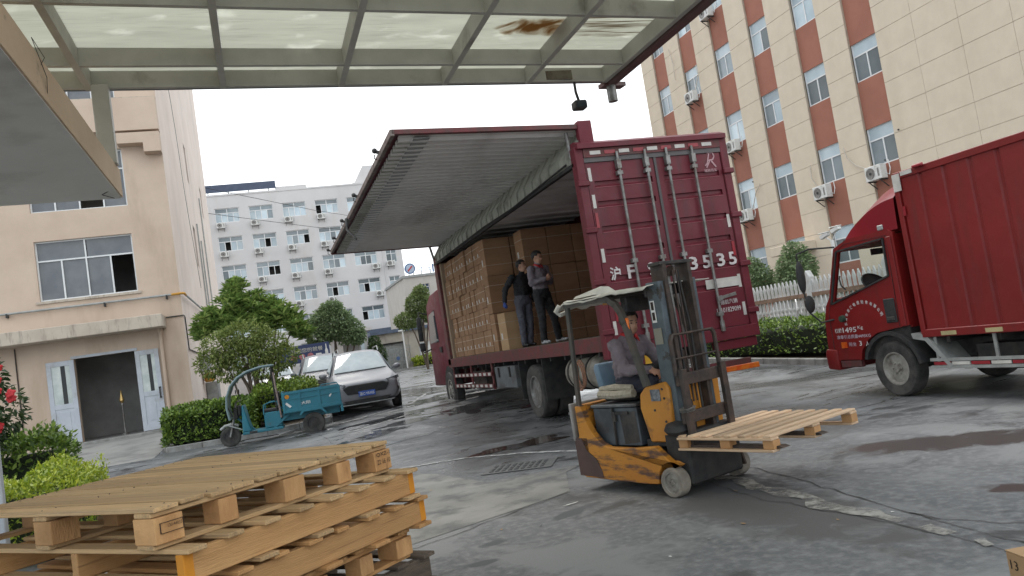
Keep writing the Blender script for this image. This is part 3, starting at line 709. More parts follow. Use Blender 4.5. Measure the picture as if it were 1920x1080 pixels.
# banner
t = thing('banner_board', 'dark blue banner board with pale lettering, food pictures and a bottle', 'banner', (0, 45, 0))
navy = mat('banner_navy', (.02, .035, .10), (.03, .05, .13), 1, .6); pale = mat('print_pale', (.62, .60, .50), None, 4, .6); pinkp = mat('print_pink', (.45, .16, .18), None, 4, .6)
MB().box(.9, 3.72, 0, .06, 2.1, 3.08).build('board', navy, t)
text('lettering', '欢迎您的就餐', 1.7, .24, pale, t, FACEY(1.65, -.004, 2.66))
for k in range(3): MB().lathe([(.17, 0), (.17, .006)], (1.75+k*.45, -.002, 2.43), (0, -1, 0), 14).build('food_picture', pinkp, t)
MB().box(2.95, 3.25, -.008, -.002, 2.34, 2.52).build('food_picture', white, t)
MB().prism([(3.46, 2.2), (3.62, 2.2), (3.62, 2.62), (3.57, 2.75), (3.56, 2.98), (3.52, 2.98), (3.51, 2.75), (3.46, 2.62)], -.008, -.002, 'y').build('bottle_picture', white, t)
for x in (1.0, 3.6): MB().box(x, x+.06, .07, .12, gz(2, 45), 2.1).build('post', dark, t)

# ================================================================ CANOPY overhead and concrete slab
frameM = mat('canopy_frame_greige', (.45, .44, .395), (.39, .38, .34), 3, .55, dirt=(.12, .10, .07), ds=1.5, dlo=.6, dhi=.8)
redtrim = mat('canopy_brown_trim', (.12, .06, .055), (.09, .05, .045), 3, .5)
def panel_mat():
    M = bpy.data.materials.new('weathered_roof_sheet'); M.use_nodes = True; N = M.node_tree; L = N.links; N.nodes.clear()
    out = N.nodes.new('ShaderNodeOutputMaterial'); tr = N.nodes.new('ShaderNodeBsdfTranslucent'); df = N.nodes.new('ShaderNodeBsdfDiffuse')
    g = N.nodes.new('ShaderNodeNewGeometry')
    def nse(sc, st, d=7, dist=0, loc=(0, 0, 0)):
        mp = N.nodes.new('ShaderNodeMapping'); mp.inputs['Scale'].default_value = st; mp.inputs['Location'].default_value = loc; L.new(g.outputs['Position'], mp.inputs[0])
        n = N.nodes.new('ShaderNodeTexNoise'); n.inputs['Scale'].default_value = sc; n.inputs['Detail'].default_value = d; n.inputs['Distortion'].default_value = dist; L.new(mp.outputs[0], n.inputs['Vector']); return n.outputs[0]
    def rng(x, a, b_, c_=0, d=1):
        n = N.nodes.new('ShaderNodeMapRange'); n.inputs[1].default_value = a; n.inputs[2].default_value = b_; n.inputs[3].default_value = c_; n.inputs[4].default_value = d; L.new(x, n.inputs[0]); return n.outputs[0]
    def mix(f, a, b_):
        n = N.nodes.new('ShaderNodeMix'); n.data_type = 'RGBA'; L.new(f, n.inputs[0])
        for k, q in ((6, a), (7, b_)):
            if hasattr(q, 'links'): L.new(q, n.inputs[k])
            else: n.inputs[k].default_value = (*q, 1)
        return n.outputs[2]
    def mth(op, a, b_):
        n = N.nodes.new('ShaderNodeMath'); n.operation = op
        for k, q in ((0, a), (1, b_)):
            if hasattr(q, 'links'): L.new(q, n.inputs[k])
            else: n.inputs[k].default_value = q
        return n.outputs[0]
    c = mix(rng(nse(1.2, (1, 5, 1)), .35, .65), (.58, .58, .52), (.52, .52, .465))
    c = mix(rng(nse(3, (1, 14, 1), loc=(1, 4, 0)), .55, .75), c, (.45, .45, .40))
    c = mix(rng(nse(2.6, (1, 1.5, 1), 8, .5, (4, 4, 0)), .60, .72), c, (.66, .66, .60))
    sx = N.nodes.new('ShaderNodeSeparateXYZ'); L.new(g.outputs['Position'], sx.inputs[0])
    # rust stains gathered in two bays by the outer corner
    def bump_(cx, cy, rx, ry):
        a = mth('POWER', mth('DIVIDE', mth('SUBTRACT', sx.outputs[0], cx), rx), 2.0); b2 = mth('POWER', mth('DIVIDE', mth('SUBTRACT', sx.outputs[1], cy), ry), 2.0)
        return mth('SUBTRACT', 1.0, mth('ADD', a, b2))
    s1 = mth('ADD', bump_(3.12, 7.32, .48, .26), mth('MULTIPLY', mth('SUBTRACT', nse(3.0, (1, 1, 1), 8, 1.2), .5), 3.0))
    c = mix(rng(s1, .15, .9), c, (.22, .145, .075))
    s2 = mth('ADD', bump_(4.0, 7.32, .62, .42), mth('MULTIPLY', mth('SUBTRACT', nse(5.0, (.35, 9, 1), 6, .4, (2, 1, 0)), .5), 7.0))
    c = mix(rng(s2, .8, 2.0), c, (.15, .105, .06))
    L.new(c, tr.inputs[0]); L.new(c, df.inputs[0]); ms = N.nodes.new('ShaderNodeMixShader'); ms.inputs[0].default_value = .10
    L.new(tr.outputs[0], ms.inputs[1]); L.new(df.outputs[0], ms.inputs[2]); L.new(ms.outputs[0], out.inputs[0]); return M
PM = panel_mat()
CAN = thing('loading_bay_canopy', 'grey steel framed canopy overhead with stained translucent roof sheets', 'canopy', (0, 0, 0))
ZC = 4.5
gx = [-4.9, -3.65, -2.44, -1.22, -.01, 1.19, 2.36, 3.40, 4.45]
gy = [8.22, 7.66, 6.42, 5.18, 3.94, 2.70, 1.46]
def CY(x, k): return gy[k]+.083*x*1.0
for k in range(len(gy)):
    MB().beam((gx[0], CY(gx[0], k), ZC+.085), (gx[-1], CY(gx[-1], k), ZC+.085), .05, .17).build('cross_beam', frameM, CAN)
for x in gx:
    MB().beam((x, CY(x, 0)+.02, ZC+.08), (x, CY(x, len(gy)-1), ZC+.08), .062, .18).build('long_beam', frameM, CAN)
for i in range(len(gx)-1):
    for k in range(len(gy)-1):
        a, b_ = gx[i]+.033, gx[i+1]-.033; mb = MB()
        P4 = [(a, CY(a, k)-.028), (b_, CY(b_, k)-.028), (b_, CY(b_, k+1)+.028), (a, CY(a, k+1)+.028)]
        n = 0; mb.v = [(x, y, ZC+.165) for x, y in P4]+[(x, y, ZC+.171) for x, y in P4]
        mb.f = [(3, 2, 1, 0), (4, 5, 6, 7), (0, 1, 5, 4), (1, 2, 6, 5), (2, 3, 7, 6), (3, 0, 4, 7)]
        mb.build('roof_sheet', PM, CAN)
# outer trim on the right: side beam, gutter
xr = gx[-1]; ye = CY(xr, 0)
MB().beam((xr+.10, ye+.10, ZC+.09), (xr+.10, 1.8, ZC+.09), .12, .26).build('side_gutter', redtrim, CAN, .006)
MB().beam((xr+.30, ye+.12, ZC-.02), (xr-.02, ye+.08, ZC-.02), .14, .05).build('gutter_end', redtrim, CAN)
MB().cyl((xr+.10, ye+.06, ZC-.03), (xr+.10, ye+.06, ZC-.24), .06, 16).build('downspout', steel, CAN)
MB().beam((gx[0], CY(gx[0], 0)+.05, ZC+.10), (xr, CY(xr, 0)+.05, ZC+.10), .03, .20).build('front_trim', mat('trim_grey', (.20, .20, .21), None, 4, .4, metal=.5), CAN)
MB().box(3.62, 3.98, CY(4, 0)-.055, CY(4, 0)-.03, ZC+.02, ZC+.13).build('junction_plate', mat('rusty_plate', (.17, .15, .11), (.10, .07, .05), 9, .8), CAN)
post = MB(); post.box(-1.19, -1.04, 8.0, 8.12, 3.73, ZC+.0); post.build('post', frameM, CAN, .006)
t = thing('floodlight', 'small black lamp hanging on a bracket from the canopy front edge', 'floodlight', (4.03, 8.58, ZC))
MB().tube([(0, 0, .02), (.0, 0, -.12), (.02, 0, -.22)], .018, 8).build('bracket', dark, t)
MB().tube([(0, -.02, .0), (-.08, 0, .03), (-.3, -.02, .05), (-.6, -.02, .02)], .008, 6).build('cable', black, t)
MB().box(-.06, .10, -.07, .07, -.34, -.235).build('lamp_housing', dark, t, .015)
MB().box(-.04, .08, -.075, -.068, -.325, -.25).build('lamp_glass', glassm, t)
# concrete slab over the doorway on our left
slabU = mat('slab_underside', (.66, .655, .63), (.60, .595, .57), 1.2, .9, world=True, dirt=(.36, .35, .33), ds=1)
slabF = mat('slab_fascia', (.66, .51, .37), (.58, .44, .31), 1.5, .9, world=True, bump=.6, bs=30, dirt=(.20, .15, .11), ds=4, dlo=.62, dhi=.75)
t = thing('concrete_slab_canopy', 'concrete slab canopy with peach rendered edge at upper left', 'canopy', (0, 0, 0))
mb = MB(); q0 = [(-1.06, 8.28), (-1.10, 1.5), (-7, 1.5), (-7, 8.28-.083*5.9)]
mb.prism([(x-.012 if i < 2 else x, y-.012 if i in (0, 3) else y) for i, (x, y) in enumerate(q0)], 3.45, 3.462, 'z'); mb.build('underside', slabU, t)
mb = MB(); mb.prism(q0, 3.464, 3.735, 'z'); mb.build('slab', slabF, t)
mb = MB(); mb.tube([(-1.07, 7.9, 3.47), (-1.2, 8.0, 3.435), (-1.12, 8.15, 3.43)], .004, 4)
mb.tube([(-1.1, 5.4, 3.6), (-1.06, 5.5, 3.75), (-1.08, 5.3, 3.8), (-1.05, 5.45, 3.6), (-1.09, 5.6, 3.5)], .003, 4); mb.build('wire', dark, t)
# ================================================================ PALLETS
wood1 = mat('pale_pallet_wood', (.58, .39, .20), (.43, .275, .13), 2.2, .8, .9, st=(.6, 9, 9), rnd=.2, bump=.5, bs=30, dirt=(.20, .15, .10), ds=2.5, dlo=.47, dhi=.8, dst=(.5, 5, 5), lo=.3, hi=.7)
wood2 = mat('orange_pallet_wood', (.50, .28, .115), (.37, .195, .072), 2.2, .8, .9, st=(.6, 9, 9), rnd=.16, bump=.5, bs=30, dirt=(.12, .06, .025), ds=3, dlo=.55, dhi=.8, dst=(.5, 5, 5), lo=.3, hi=.7)
wood3 = mat('grey_weathered_wood', (.13, .10, .075), (.085, .065, .05), 2.2, .9, st=(.6, 9, 9), rnd=.15, bump=.6, bs=30)
blockw = mat('pallet_block_wood', (.55, .32, .14), (.40, .215, .088), 3, .85, rnd=.18, st=(1, 4, 1), bump=.5, bs=40, dirt=(.15, .08, .035), ds=5, dlo=.6, dhi=.8)
freshw = mat('fresh_pallet_wood', (.68, .50, .34), (.46, .31, .19), 2.2, .8, st=(.6, 9, 9), rnd=.24, bump=.4, bs=30, lo=.3, hi=.7)
orangep = mat('orange_end_paint', (.60, .24, .015), (.45, .17, .01), 6, .7)
inkM = mat('dark_ink', (.03, .02, .015), None, 5, .8)
sidew = mat('knotty_side_board', (.52, .30, .125), (.38, .205, .08), 1.6, .85, st=(.5, 7, 7), rnd=.12, bump=.5, bs=30, dirt=(.24, .12, .05), ds=3.5, dlo=.60, dhi=.72, dst=(1, 2, 2), lo=.3, hi=.7)
PR = random.Random(11)
_pm = {}
def board(L_, w, h, m, notch=False):
    k = (round(L_, 3), round(w, 3), round(h, 3), m.name)
    if k not in _pm: _pm[k] = MB().box(0, L_, 0, w, 0, h).mesh('board', m, .003)
    return _pm[k]
def pallet(name, label, loc, rz, Wd, Ln, kind, mt, mbk, nsl=11, sw=.098, group='wooden pallets in the stack', H=.14, cat='pallet', jit=.004, tilt=(0, 0)):
    """slats run along local x over (-Wd, 0); they follow one another along local y over (0, Ln)"""
    t = thing(name, label, cat, loc, rz, group); t.rotation_euler = (tilt[0], tilt[1], rz)
    pitch = (Ln-sw)/(nsl-1); st = .018
    for i in range(nsl):
        w = sw*PR.uniform(.94, 1.03); L_ = Wd+PR.uniform(-.012, .012)
        w = round(w*200)/200; L_ = round(L_*200)/200
        inst('slat', board(L_, w, st, mt), t, (-Wd-(L_-Wd)/2+PR.uniform(-jit, jit), i*pitch, H-st+PR.uniform(-.0015, .002)), (0, PR.uniform(-.002, .002), PR.uniform(-.006, .006)))
    if kind == 'block':
        bh = H-st*3; bw = .13; bl = .09
        if 'forks' in group: bw = .09; bl = .07
        for j, x in enumerate((-bw, -Wd/2-bw/2, -Wd)):
            for side in (0, 1):
                o = inst('stringer_board', board(Ln, .10, st, mt), t, (x+.11 if x > -.2 else x+.10, 0, (H-2*st-.001) if side else 0), (0, 0, math.pi/2))
            for k in range(3):
                y = (0, Ln/2-bl/2, Ln-bl*1.35)[k]
                inst('block', board(bw, bl*1.35, bh-.004, mbk), t, (x, y, st+.001))
            if kind == 'block' and Ln > 1.3:
                for k in (1, 3):
                    inst('block', board(bw*.8, bl, bh-.004, mbk), t, (x+.02, Ln*k/4-bl/2, st+.001))
        for k in (0, .5, 1):
            inst('bottom_board', board(Wd, .09, st*.9, mt), t, (-Wd, k*(Ln-.1)+.003, -st*.9-.001+st), None) if False else None
    else:
        sh = H-2*st-.002
        for x in (-.045-.03, -Wd/2-.02, -Wd+.03):
            inst('stringer', board(Ln, .042, sh, mbk), t, (x+.042, 0, st+.001), (0, 0, math.pi/2))
            if kind == 'stringer' and x > -.1: inst('end_paint', board(.045, .044, sh-.006, orangep), t, (x+.043, -.002, st+.003), (0, 0, math.pi/2)); inst('end_paint', board(.045, .044, sh-.006, orangep), t, (x+.043, Ln-.043, st+.003), (0, 0, math.pi/2))
        for i in range(5):
            inst('bottom_board', board(Wd, .10, st, mt), t, (-Wd, (Ln-.10)*i/4, 0))
    return t
RZ = R(-49)
yd = Vector((math.sin(R(49)), math.cos(R(49)), 0)); xd = Vector((yd.y, -yd.x, 0))
P0 = Vector((-.44, 3.20, 0))
zt = 1.10
specsP = [('block', 'top pallet of the stack, pale flush boards and block feet stamped in black', 0, 0, wood1, blockw, 11, .108, 1.33, 1.52),
          ('stringer', 'second pallet from the top, solid side boards with orange painted ends', .12, .04, wood1, sidew, 8, .085, 1.36, 1.45),
          ('stringer', 'third pallet from the top of the stack, offset, with a split side board', .10, .06, wood2, sidew, 8, .08, 1.38, 1.45),
          ('block', 'fourth pallet from the top, reddish slats over open block feet', .04, .02, wood2, blockw, 9, .09, 1.36, 1.45),
          ('stringer2', 'dark grey weathered pallet low in the stack, fifth from the top', .06, .09, wood3, wood3, 8, .09, 1.40, 1.45),
          ('block', 'sixth pallet down in the stack, under the grey weathered one', .02, .06, wood2, blockw, 9, .09, 1.38, 1.45),
          ('block', 'lowest pallet of the stack, standing on the concrete', .05, .10, wood1, blockw, 9, .09, 1.38, 1.45)]
z = zt
for i, (kd, lab, dx, dy, mt, mk, ns, sw, Ln, Wd) in enumerate(specsP):
    H = .148 if i else .155
    z -= H+.001
    if i == len(specsP)-1: H = z+H; z = 0.0
    p = P0+xd*dx+yd*dy
    tp = pallet('wooden_pallet', lab, (p.x, p.y, z), RZ+R((0, .8, -.6, 1.0, 0, .5, -1)[i]), Wd, Ln, kd, mt, mk, ns, sw, H=min(H, .2))
    if i == 0:
        nl_ = MB()
        for sx_ in (-.05, -.80, -1.46):
            for k_ in range(11):
                for o_ in (.03, .085): nl_.cyl((sx_+PR.uniform(-.01, .01), k_*.1212+o_, H-.002), (sx_, k_*.1212+o_, H+.0015), .0022, 6)
        nl_.build('nail', darkrust, tp)['kind'] = 'stuff'
        FX = lambda y, zz: plane_m((.006, y, zz), (0, 1, 0), (0, 0, 1))
        text('stamp', 'QXZ-1', .10, .022, inkM, tp, FX(Ln-.112, .088)); text('stamp', '22 16 10', .095, .024, inkM, tp, FX(Ln-.11, .052))
        text('stamp', '130-44035', .06, .012, inkM, tp, FX(.05, .075))
        for a in ((.02, .118, .056, .0575), (.02, .118, .094, .0955), (.02, .0215, .056, .0955), (.1165, .118, .056, .0955)):
            MB().box(-.002+.004, .0065, a[0], a[1], a[2], a[3]).build('stamp_border', inkM, tp)
# the pallet on the forks
HA = R(161); hd = Vector((math.sin(HA), math.cos(HA), 0)); la = Vector((-hd.y, hd.x, 0))   # heading, lateral (image right)
def FW(lat, fwd, z=0): p = la*lat+hd*fwd; return Vector((p.x, p.y, z))
FRZ = math.atan2(-hd.x, hd.y)
# local x of forklift frame = -la ; local y = hd
pp = FW(4.99, -4.60, .385)
pallet('wooden_pallet', 'fresh pale pallet carried on the forklift forks, gaps between its slats', pp, FRZ, 1.19, .93, 'block', freshw, mat('fresh_block_wood', (.52, .30, .14), (.42, .22, .09), 3, .85, rnd=.15), 8, .070, group='pallet on the forks', H=.125, jit=.02)
# cardboard box at the lower right
card = mat('cardboard', (.29, .165, .09), (.235, .13, .068), 1.5, .85, st=(1, 1, 3), rnd=.10, bump=.1)
cardP = mat('cardboard_pale', (.42, .27, .145), (.37, .23, .12), 1.5, .85, st=(1, 1, 3), rnd=.10)
t = thing('cardboard_box', 'closed brown cardboard box with printed number at the lower right corner', 'box', (2.545, 2.35, 0), R(-14))
MB().box(0, .5, -.5, 0, .0, .44).build('carton', cardP, t, .004)
MB().box(0, .247, -.5, 0, .441, .445).build('flap', cardP, t); MB().box(.253, .5, -.5, 0, .441, .445).build('flap', cardP, t)
text('print', '13', .04, .035, inkM, t, plane_m((-.001, -.02, .38), (0, -1, 0), (0, 0, 1)))

# ================================================================ WHEELS
rimM = mat('dusty_wheel_rim', (.34, .325, .295), (.24, .225, .20), 9, .65, metal=.2, bump=.2, dirt=(.08, .06, .045), ds=7)
def wheel(parent, c, r, w, ax, rimmat=rimM, rr=.58, bolts=6, holes=8, dish=.04, tm=None, nm='wheel'):
    """tyre with a child rim; ax points outwards"""
    tm = tm or tyrem
    pr = [(rr*r, -w/2), (r*.93, -w/2), (r*.985, -w*.40), (r, -w*.28), (r, w*.28), (r*.985, w*.40), (r*.93, w/2), (r*.75, w*.50), (rr*r, w*.44), (rr*r*.98, 0)]
    o = MB().lathe(pr, (0, 0, 0), ax, 40).build(nm, tm, parent, loc=c)
    R_ = rr*r; q = MB().lathe([(R_*1.02, w*.30), (R_*1.03, w*.46), (R_*.94, w*.46), (R_*.88, w*.32), (R_*.80, w*.30-dish), (R_*.45, w*.38-dish), (R_*.40, w*.44-dish), (R_*.22, w*.46-dish), (R_*.20, w*.56-dish), (.0, w*.57-dish)], (0, 0, 0), ax, 32)
    A = Vector(ax).normalized(); qq = A.to_track_quat('Z', 'Y')
    for k in range(bolts):
        a = 2*math.pi*k/bolts; p = qq @ Vector((R_*.34*math.cos(a), R_*.34*math.sin(a), w*.45-dish)); q.cyl(p, p+A*.025, R_*.055, 6)
    rim = q.build('rim', rimmat, o)
    if holes:
        h = MB()
        for k in range(holes):
            a = 2*math.pi*(k+.5)/holes; p = qq @ Vector((R_*.63*math.cos(a), R_*.63*math.sin(a), w*.335-dish*.95)); h.cyl(p, p+A*.012, R_*.09, 10)
        h.build('vent_hole', black, rim)
    return o

# ================================================================ BIG RED WING TRUCK
tred = mat('dull_crimson_paint', (.138, .015, .025), (.115, .012, .021), 1.2, .42, .6, bump=2, bs=1.6, dirt=(.075, .022, .024), ds=2.2, dlo=.50, dhi=.8, dst=(2.5, 2.5, .4), spec=.4)
tred2 = mat('scarlet_box_paint', (.20, .010, .010), (.165, .008, .008), 1.2, .40, .55, bump=1.5, bs=1.6, dirt=(.11, .02, .018), ds=2.2, dlo=.52, dhi=.85, dst=(2.5, 2.5, .4), spec=.4)
redbrown = mat('dirty_red_edge', (.15, .025, .03), (.09, .035, .03), 6, .6, dirt=(.05, .035, .03), ds=5)
wgrey = mat('wing_underside_grey', (.72, .70, .675), (.64, .62, .595), .8, .55, .7, dirt=(.42, .395, .37), ds=1.1, dlo=.5, dhi=.8, dst=(1, .3, 1))
beige = mat('beige_rail_paint', (.42, .42, .36), (.35, .35, .30), 3, .6, dirt=(.12, .11, .09), ds=3)
reflw = mat('reflector_white', (.60, .58, .54), None, 5, .35); reflr = mat('reflector_red', (.30, .02, .03), None, 5, .3)
paintw = mat('stencil_white', (.62, .58, .57), (.5, .45, .45), 12, .6)
BT = thing('wing_truck', 'long crimson box truck with its left side wing raised, cartons inside', 'truck', (4.69, 10.32, .04), 0, None, R(.35*0))
BT.rotation_euler = (R(-.45), 0, 0)
WX0, WX1 = -2.63, .27
BW, BL_ = 2.50, 10.05; ZB, ZT = 1.27, 4.08
MB().box(.02, BW-.02, .05, BL_, ZB-.13, ZB+.07).build('floor', mat('truck_floor', (.14, .10, .075), (.10, .075, .06), 3, .8), BT)
MB().box(-.02, .02, .02, BL_, ZB-.16, ZB+.06).build('side_sill', redbrown, BT, .004)
MB().box(BW-.04, BW, .05, BL_, ZB-.1, ZT).build('right_side_panel', tred, BT)
MB().box(0, BW, BL_-.06, BL_, ZB, ZT).build('front_panel', tred, BT)
MB().box(-.02, .10, BL_-.28, BL_+.02, ZB-.1, ZT-.05).build('front_pillar', redbrown, BT, .006)
MB().box(.05, .22, BL_-.45, BL_-.29, ZB+.05, ZT-.25).build('plywood_liner', mat('liner', (.30, .22, .15), None, 4, .8), BT)
MB().box(.02, BW, .04, BL_, ZT-.02, ZT+.02).build('roof', tred, BT)
mb = MB().box(.25, BW-.1, .06, BL_-.1, ZT-.05, ZT-.025)
for k in range(16): mb.box(.25, BW-.1, .5+k*.6, .56+k*.6, ZT-.09, ZT-.05)
mb.build('ceiling_liner', wgrey, BT)
# upper side rail with ribs
MB().prism([(.0, ZT-.19), (.03, ZT-.19), (.03, ZT-.02), (WX1-.03, 4.40), (WX1-.05, 4.40), (.0, ZT-.01)], .05, BL_, 'y').build('upper_rail', beige, BT)
for k in range(24):
    mb = MB(); mb.prism([(.0, ZT-.17), (-.03, ZT-.17), (-.03, ZT-.01), (WX1-.095, 4.38), (WX1-.05, 4.38), (.0, ZT-.02)], .25+k*.41, .275+k*.41, 'y'); mb.build('rail_rib', beige, BT)
MB().box(-.03, .04, .05, BL_, ZT-.24, ZT-.19).build('rail_seal', black, BT)
MB().tube([(-.04, .3, ZT-.15), (-.05, 3, ZT-.22), (-.04, 5, ZT-.18), (-.05, 9, ZT-.22)], .015, 6).build('cable', black, BT)
# wing: corrugated side panel now horizontal
WX0, WX1 = -2.63, .27
mb = MB(); prof = []; n = 44
for k in range(n):
    y = .12+(BL_-.24)*k/n; pch = (BL_-.24)/n; prof += [(y, 0), (y+pch*.52, 0), (y+pch*.60, .05), (y+pch*.92, .05)]
prof.append((BL_-.12, 0))
def wz(x): return 4.42+(.10)*(x-WX1)/(WX0-WX1)
vs = []; 
for x in (WX0+.12, WX1-.02):
    for (y, d) in prof: vs.append((x, y, wz(x)-.02-d))
k = len(prof); mb.add(vs, [(i, i+1, k+i+1, k+i) for i in range(k-1)]); mb.build('wing_corrugated_panel', wgrey, BT)
MB().add([(WX0, .02, wz(WX0)+.03), (WX1, .02, wz(WX1)+.03), (WX1, BL_, wz(WX1)+.03), (WX0, BL_, wz(WX0)+.03), (WX0, .02, wz(WX0)+.01), (WX1, .02, wz(WX1)+.01), (WX1, BL_, wz(WX1)+.01), (WX0, BL_, wz(WX0)+.01)],
     [(0, 1, 2, 3), (7, 6, 5, 4), (0, 4, 5, 1), (1, 5, 6, 2), (2, 6, 7, 3), (3, 7, 4, 0)]).build('wing_skin', tred, BT)
wingedge = mat('dirty_wing_edge', (.13, .085, .075), (.20, .17, .15), 7, .7, bump=.4, dirt=(.05, .035, .03), ds=6)
MB().beam((WX0, .05, wz(WX0)+.0), (WX1, .05, wz(WX1)+.0), .08, .07).build('wing_end_frame', redbrown, BT, .005)
MB().beam((WX0, BL_-.04, wz(WX0)-.02), (WX1, BL_-.04, wz(WX1)-.02), .10, .12).build('wing_end_frame', redbrown, BT, .005)
MB().box(WX0-.02, WX0+.04, .01, BL_, wz(WX0)-.06, wz(WX0)+.035).build('wing_edge_rail', wingedge, BT, .006)
MB().box(WX0+.33, WX0+.56, .14, BL_-.14, wz(WX0)-.080, wz(WX0)-.066).build('wing_flat_strap', galv, BT)
mb = MB()
for k in range(44): mb.box(WX0+.12, WX0+.30, .3+k*.22, .36+k*.22, wz(WX0)-.085, wz(WX0)-.058)
mb.build('wing_edge_rib', beige, BT)['kind'] = 'stuff'
for k, y in enumerate((.9, 3.7, 6.0, 8.0, 9.7)):
    mb = MB(); mb.beam((WX0-.05, y, wz(WX0)-.03), (WX0-.10, y, wz(WX0)-.01), .05, .04); mb.ell((WX0-.11, y, wz(WX0)+.0), (.04, .05, .04)); mb.tube([(WX0-.1, y+.1, wz(WX0)-.03), (WX0-.11, y+.12, wz(WX0)-.08), (WX0-.07, y+.12, wz(WX0)-.10)], .010, 6)
    mb.build('latch', dark, BT)
mb = MB(); mb.tube([(WX0-.06, 5.6, wz(WX0)-.05), (WX0-.09, 5.5, wz(WX0)-.3), (WX0+.03, 5.2, wz(WX0)-.55)], .035, 8, .02); mb.build('loose_strap', dark, BT)
MB().box(WX1-.02, WX1+.05, .0, BL_, ZT+.02, 4.46).build('wing_roof_panel', tred, BT, .005)
MB().box(WX1-.16, WX1+.06, -.02, .10, ZT+.02, 4.50).build('wing_end_plate', tred, BT, .008)
MB().tube([(.0, .16, ZT-.1), (-.02, .16, 4.38)], .03, 10).build('hydraulic_ram', steel, BT)
MB().tube([(-.02, BL_-.12, ZT-.1), (-.10, BL_-.12, 4.42)], .03, 10).build('hydraulic_ram', steel, BT)
# rear frame
MB().box(-.03, .10, -.06, .12, ZB-.28, ZT+.02).build('rear_post', tred, BT, .008)
MB().box(BW-.10, BW+.03, -.06, .12, ZB-.28, ZT+.02).build('rear_post', tred, BT, .008)
MB().prism([(-.12, ZT-.02), (-.12, ZT+.05), (.02, ZT+.11), (.14, ZT+.11), (.14, ZT-.02)], -.0, BW, 'x').build('rear_header', tred, BT)
MB().box(.10, BW-.10, -.07, .06, ZT-.15, ZT-.022).build('header_bar', redbrown, BT)
MB().box(.10, BW-.10, -.055, .06, ZT-.22, ZT-.151).build('door_top_seal', mat('grey_seal', (.12, .11, .11), None, 3, .7), BT)
for k in range(9):
    MB().box(.20+k*.235, .37+k*.235, -.078, -.071, ZT-.115, ZT-.06).build('reflector', reflw if k % 2 == 0 else reflr, BT)
MB().box(.0, BW, -.07, .05, ZB-.28, ZB-.10).build('rear_sill', tred, BT, .008)
MB().box(BW/2-.02, BW/2+.02, -.052, .03, ZB-.09, ZT-.20).build('centre_seal', mat('grey_seal2', (.10, .09, .09), None, 3, .7), BT)
def door_panel(x0, x1):
    """pressed door: five horizontal recesses"""
    mb = MB(); z0, z1 = ZB-.09, ZT-.225; zs = [ZB+.50-.05, ZB+.86, ZB+1.27, ZB+1.60, ZB+2.02-.02, ZB+2.30]; h = .085; dd = .035
    zs = [1.80, 2.12, 2.52, 2.86, 3.26-.03, 3.53]
    def q(x0_, x1_, a, b_, y0, y1=None):
        y1 = y0 if y1 is None else y1; n = len(mb.v); mb.v += [(x0_, y0, a), (x1_, y0, a), (x1_, y1, b_), (x0_, y1, b_)]; mb.f.append((n, n+1, n+2, n+3))
    zz = z0; m0, m1 = x0+.10, x1-.06
    q(x0, m0, z0, z1, -.035); q(m1, x1, z0, z1, -.035)
    for zc in zs:
        q(m0, m1, zz, zc-h/2, -.035); q(m0, m1, zc-h/2, zc-h/2+.03, -.035, -.035+dd); q(m0, m1, zc-h/2+.03, zc+h/2, -.035+dd); q(m0, m1, zc+h/2, zc+h/2+.006, -.035+dd, -.035); zz = zc+h/2+.006
    q(m0, m1, zz, z1, -.035)
    n = len(mb.v)
    for s_, xm in ((1, m0), (1, m1)):
        for zc in zs:
            n = len(mb.v); mb.v += [(xm, -.035, zc-h/2), (xm, -.035+dd, zc-h/2+.03), (xm, -.035+dd, zc+h/2), (xm, -.035, zc+h/2+.006)]; mb.f.append((n, n+1, n+2, n+3))
    # edge flange
    mb.box(x0, x1, -.03, .0, z0, z0+.01); return mb
dl = door_panel(.115, BW/2-.022).build('rear_door', tred, BT); dr = door_panel(BW/2+.022, BW-.115).build('rear_door', tred, BT)
lmb = MB()
for zc in (1.80, 2.12, 2.52, 2.86, 3.23, 3.53):
    for a, b_ in ((.215, BW/2-.082), (BW/2+.122, BW-.175)): lmb.box(a, b_, -.041, -.034, zc-.052, zc-.044)
lmb.build('rib_edge', mat('pale_rib_edge', (.28, .09, .10), (.2, .05, .06), 20, .5), BT)  # paler red strip along the lower edge of every door recess
for x in (.62, 1.08, 1.44, 1.88):
    r_ = MB().cyl((x, -.095, ZB-.12), (x, -.095, ZT-.10), .021, 12).build('locking_rod', steel, BT)
    for zc in (ZB+.12, ZB+1.08, ZT-.42): MB().box(x-.045, x+.045, -.115, -.036, zc-.03, zc+.03).build('rod_keeper', steel, r_, .004)
    MB().box(x-.035, x+.035, -.125, -.04, ZT-.36, ZT-.22).build('rod_keeper', steel, r_, .004); MB().cyl((x, -.095, ZB-.14), (x, -.095, ZB+.02), .033, 10).build('rod_foot', steel, r_)
for x, s_ in ((1.08, -1), (1.88, 1)):
    mb = MB(); mb.beam((x, -.12, 1.62), (x+s_*.30, -.13, 1.66), .02, .05); mb.box(x+s_*.02-.04, x+s_*.02+.04, -.13, -.08, 1.58, 1.66); mb.build('door_handle', steel, BT, .004)
for x, y_ in ((.03, 0), (BW-.03, 0)):
    for zc in (1.38, 2.10, 2.86, 3.55):
        MB().box(x-.09, x+.09, -.10, -.04, zc-.04, zc+.04).build('hinge', tred, BT, .01)
for x, zs_ in ((.16, (3.68, 3.28, 2.48, 1.42)), (BW-.16, (2.78, 1.85, 1.42))):
    for zc in zs_: MB().box(x-.025, x+.025, -.043, -.036, zc-.10, zc+.10).build('reflector', reflw, BT)
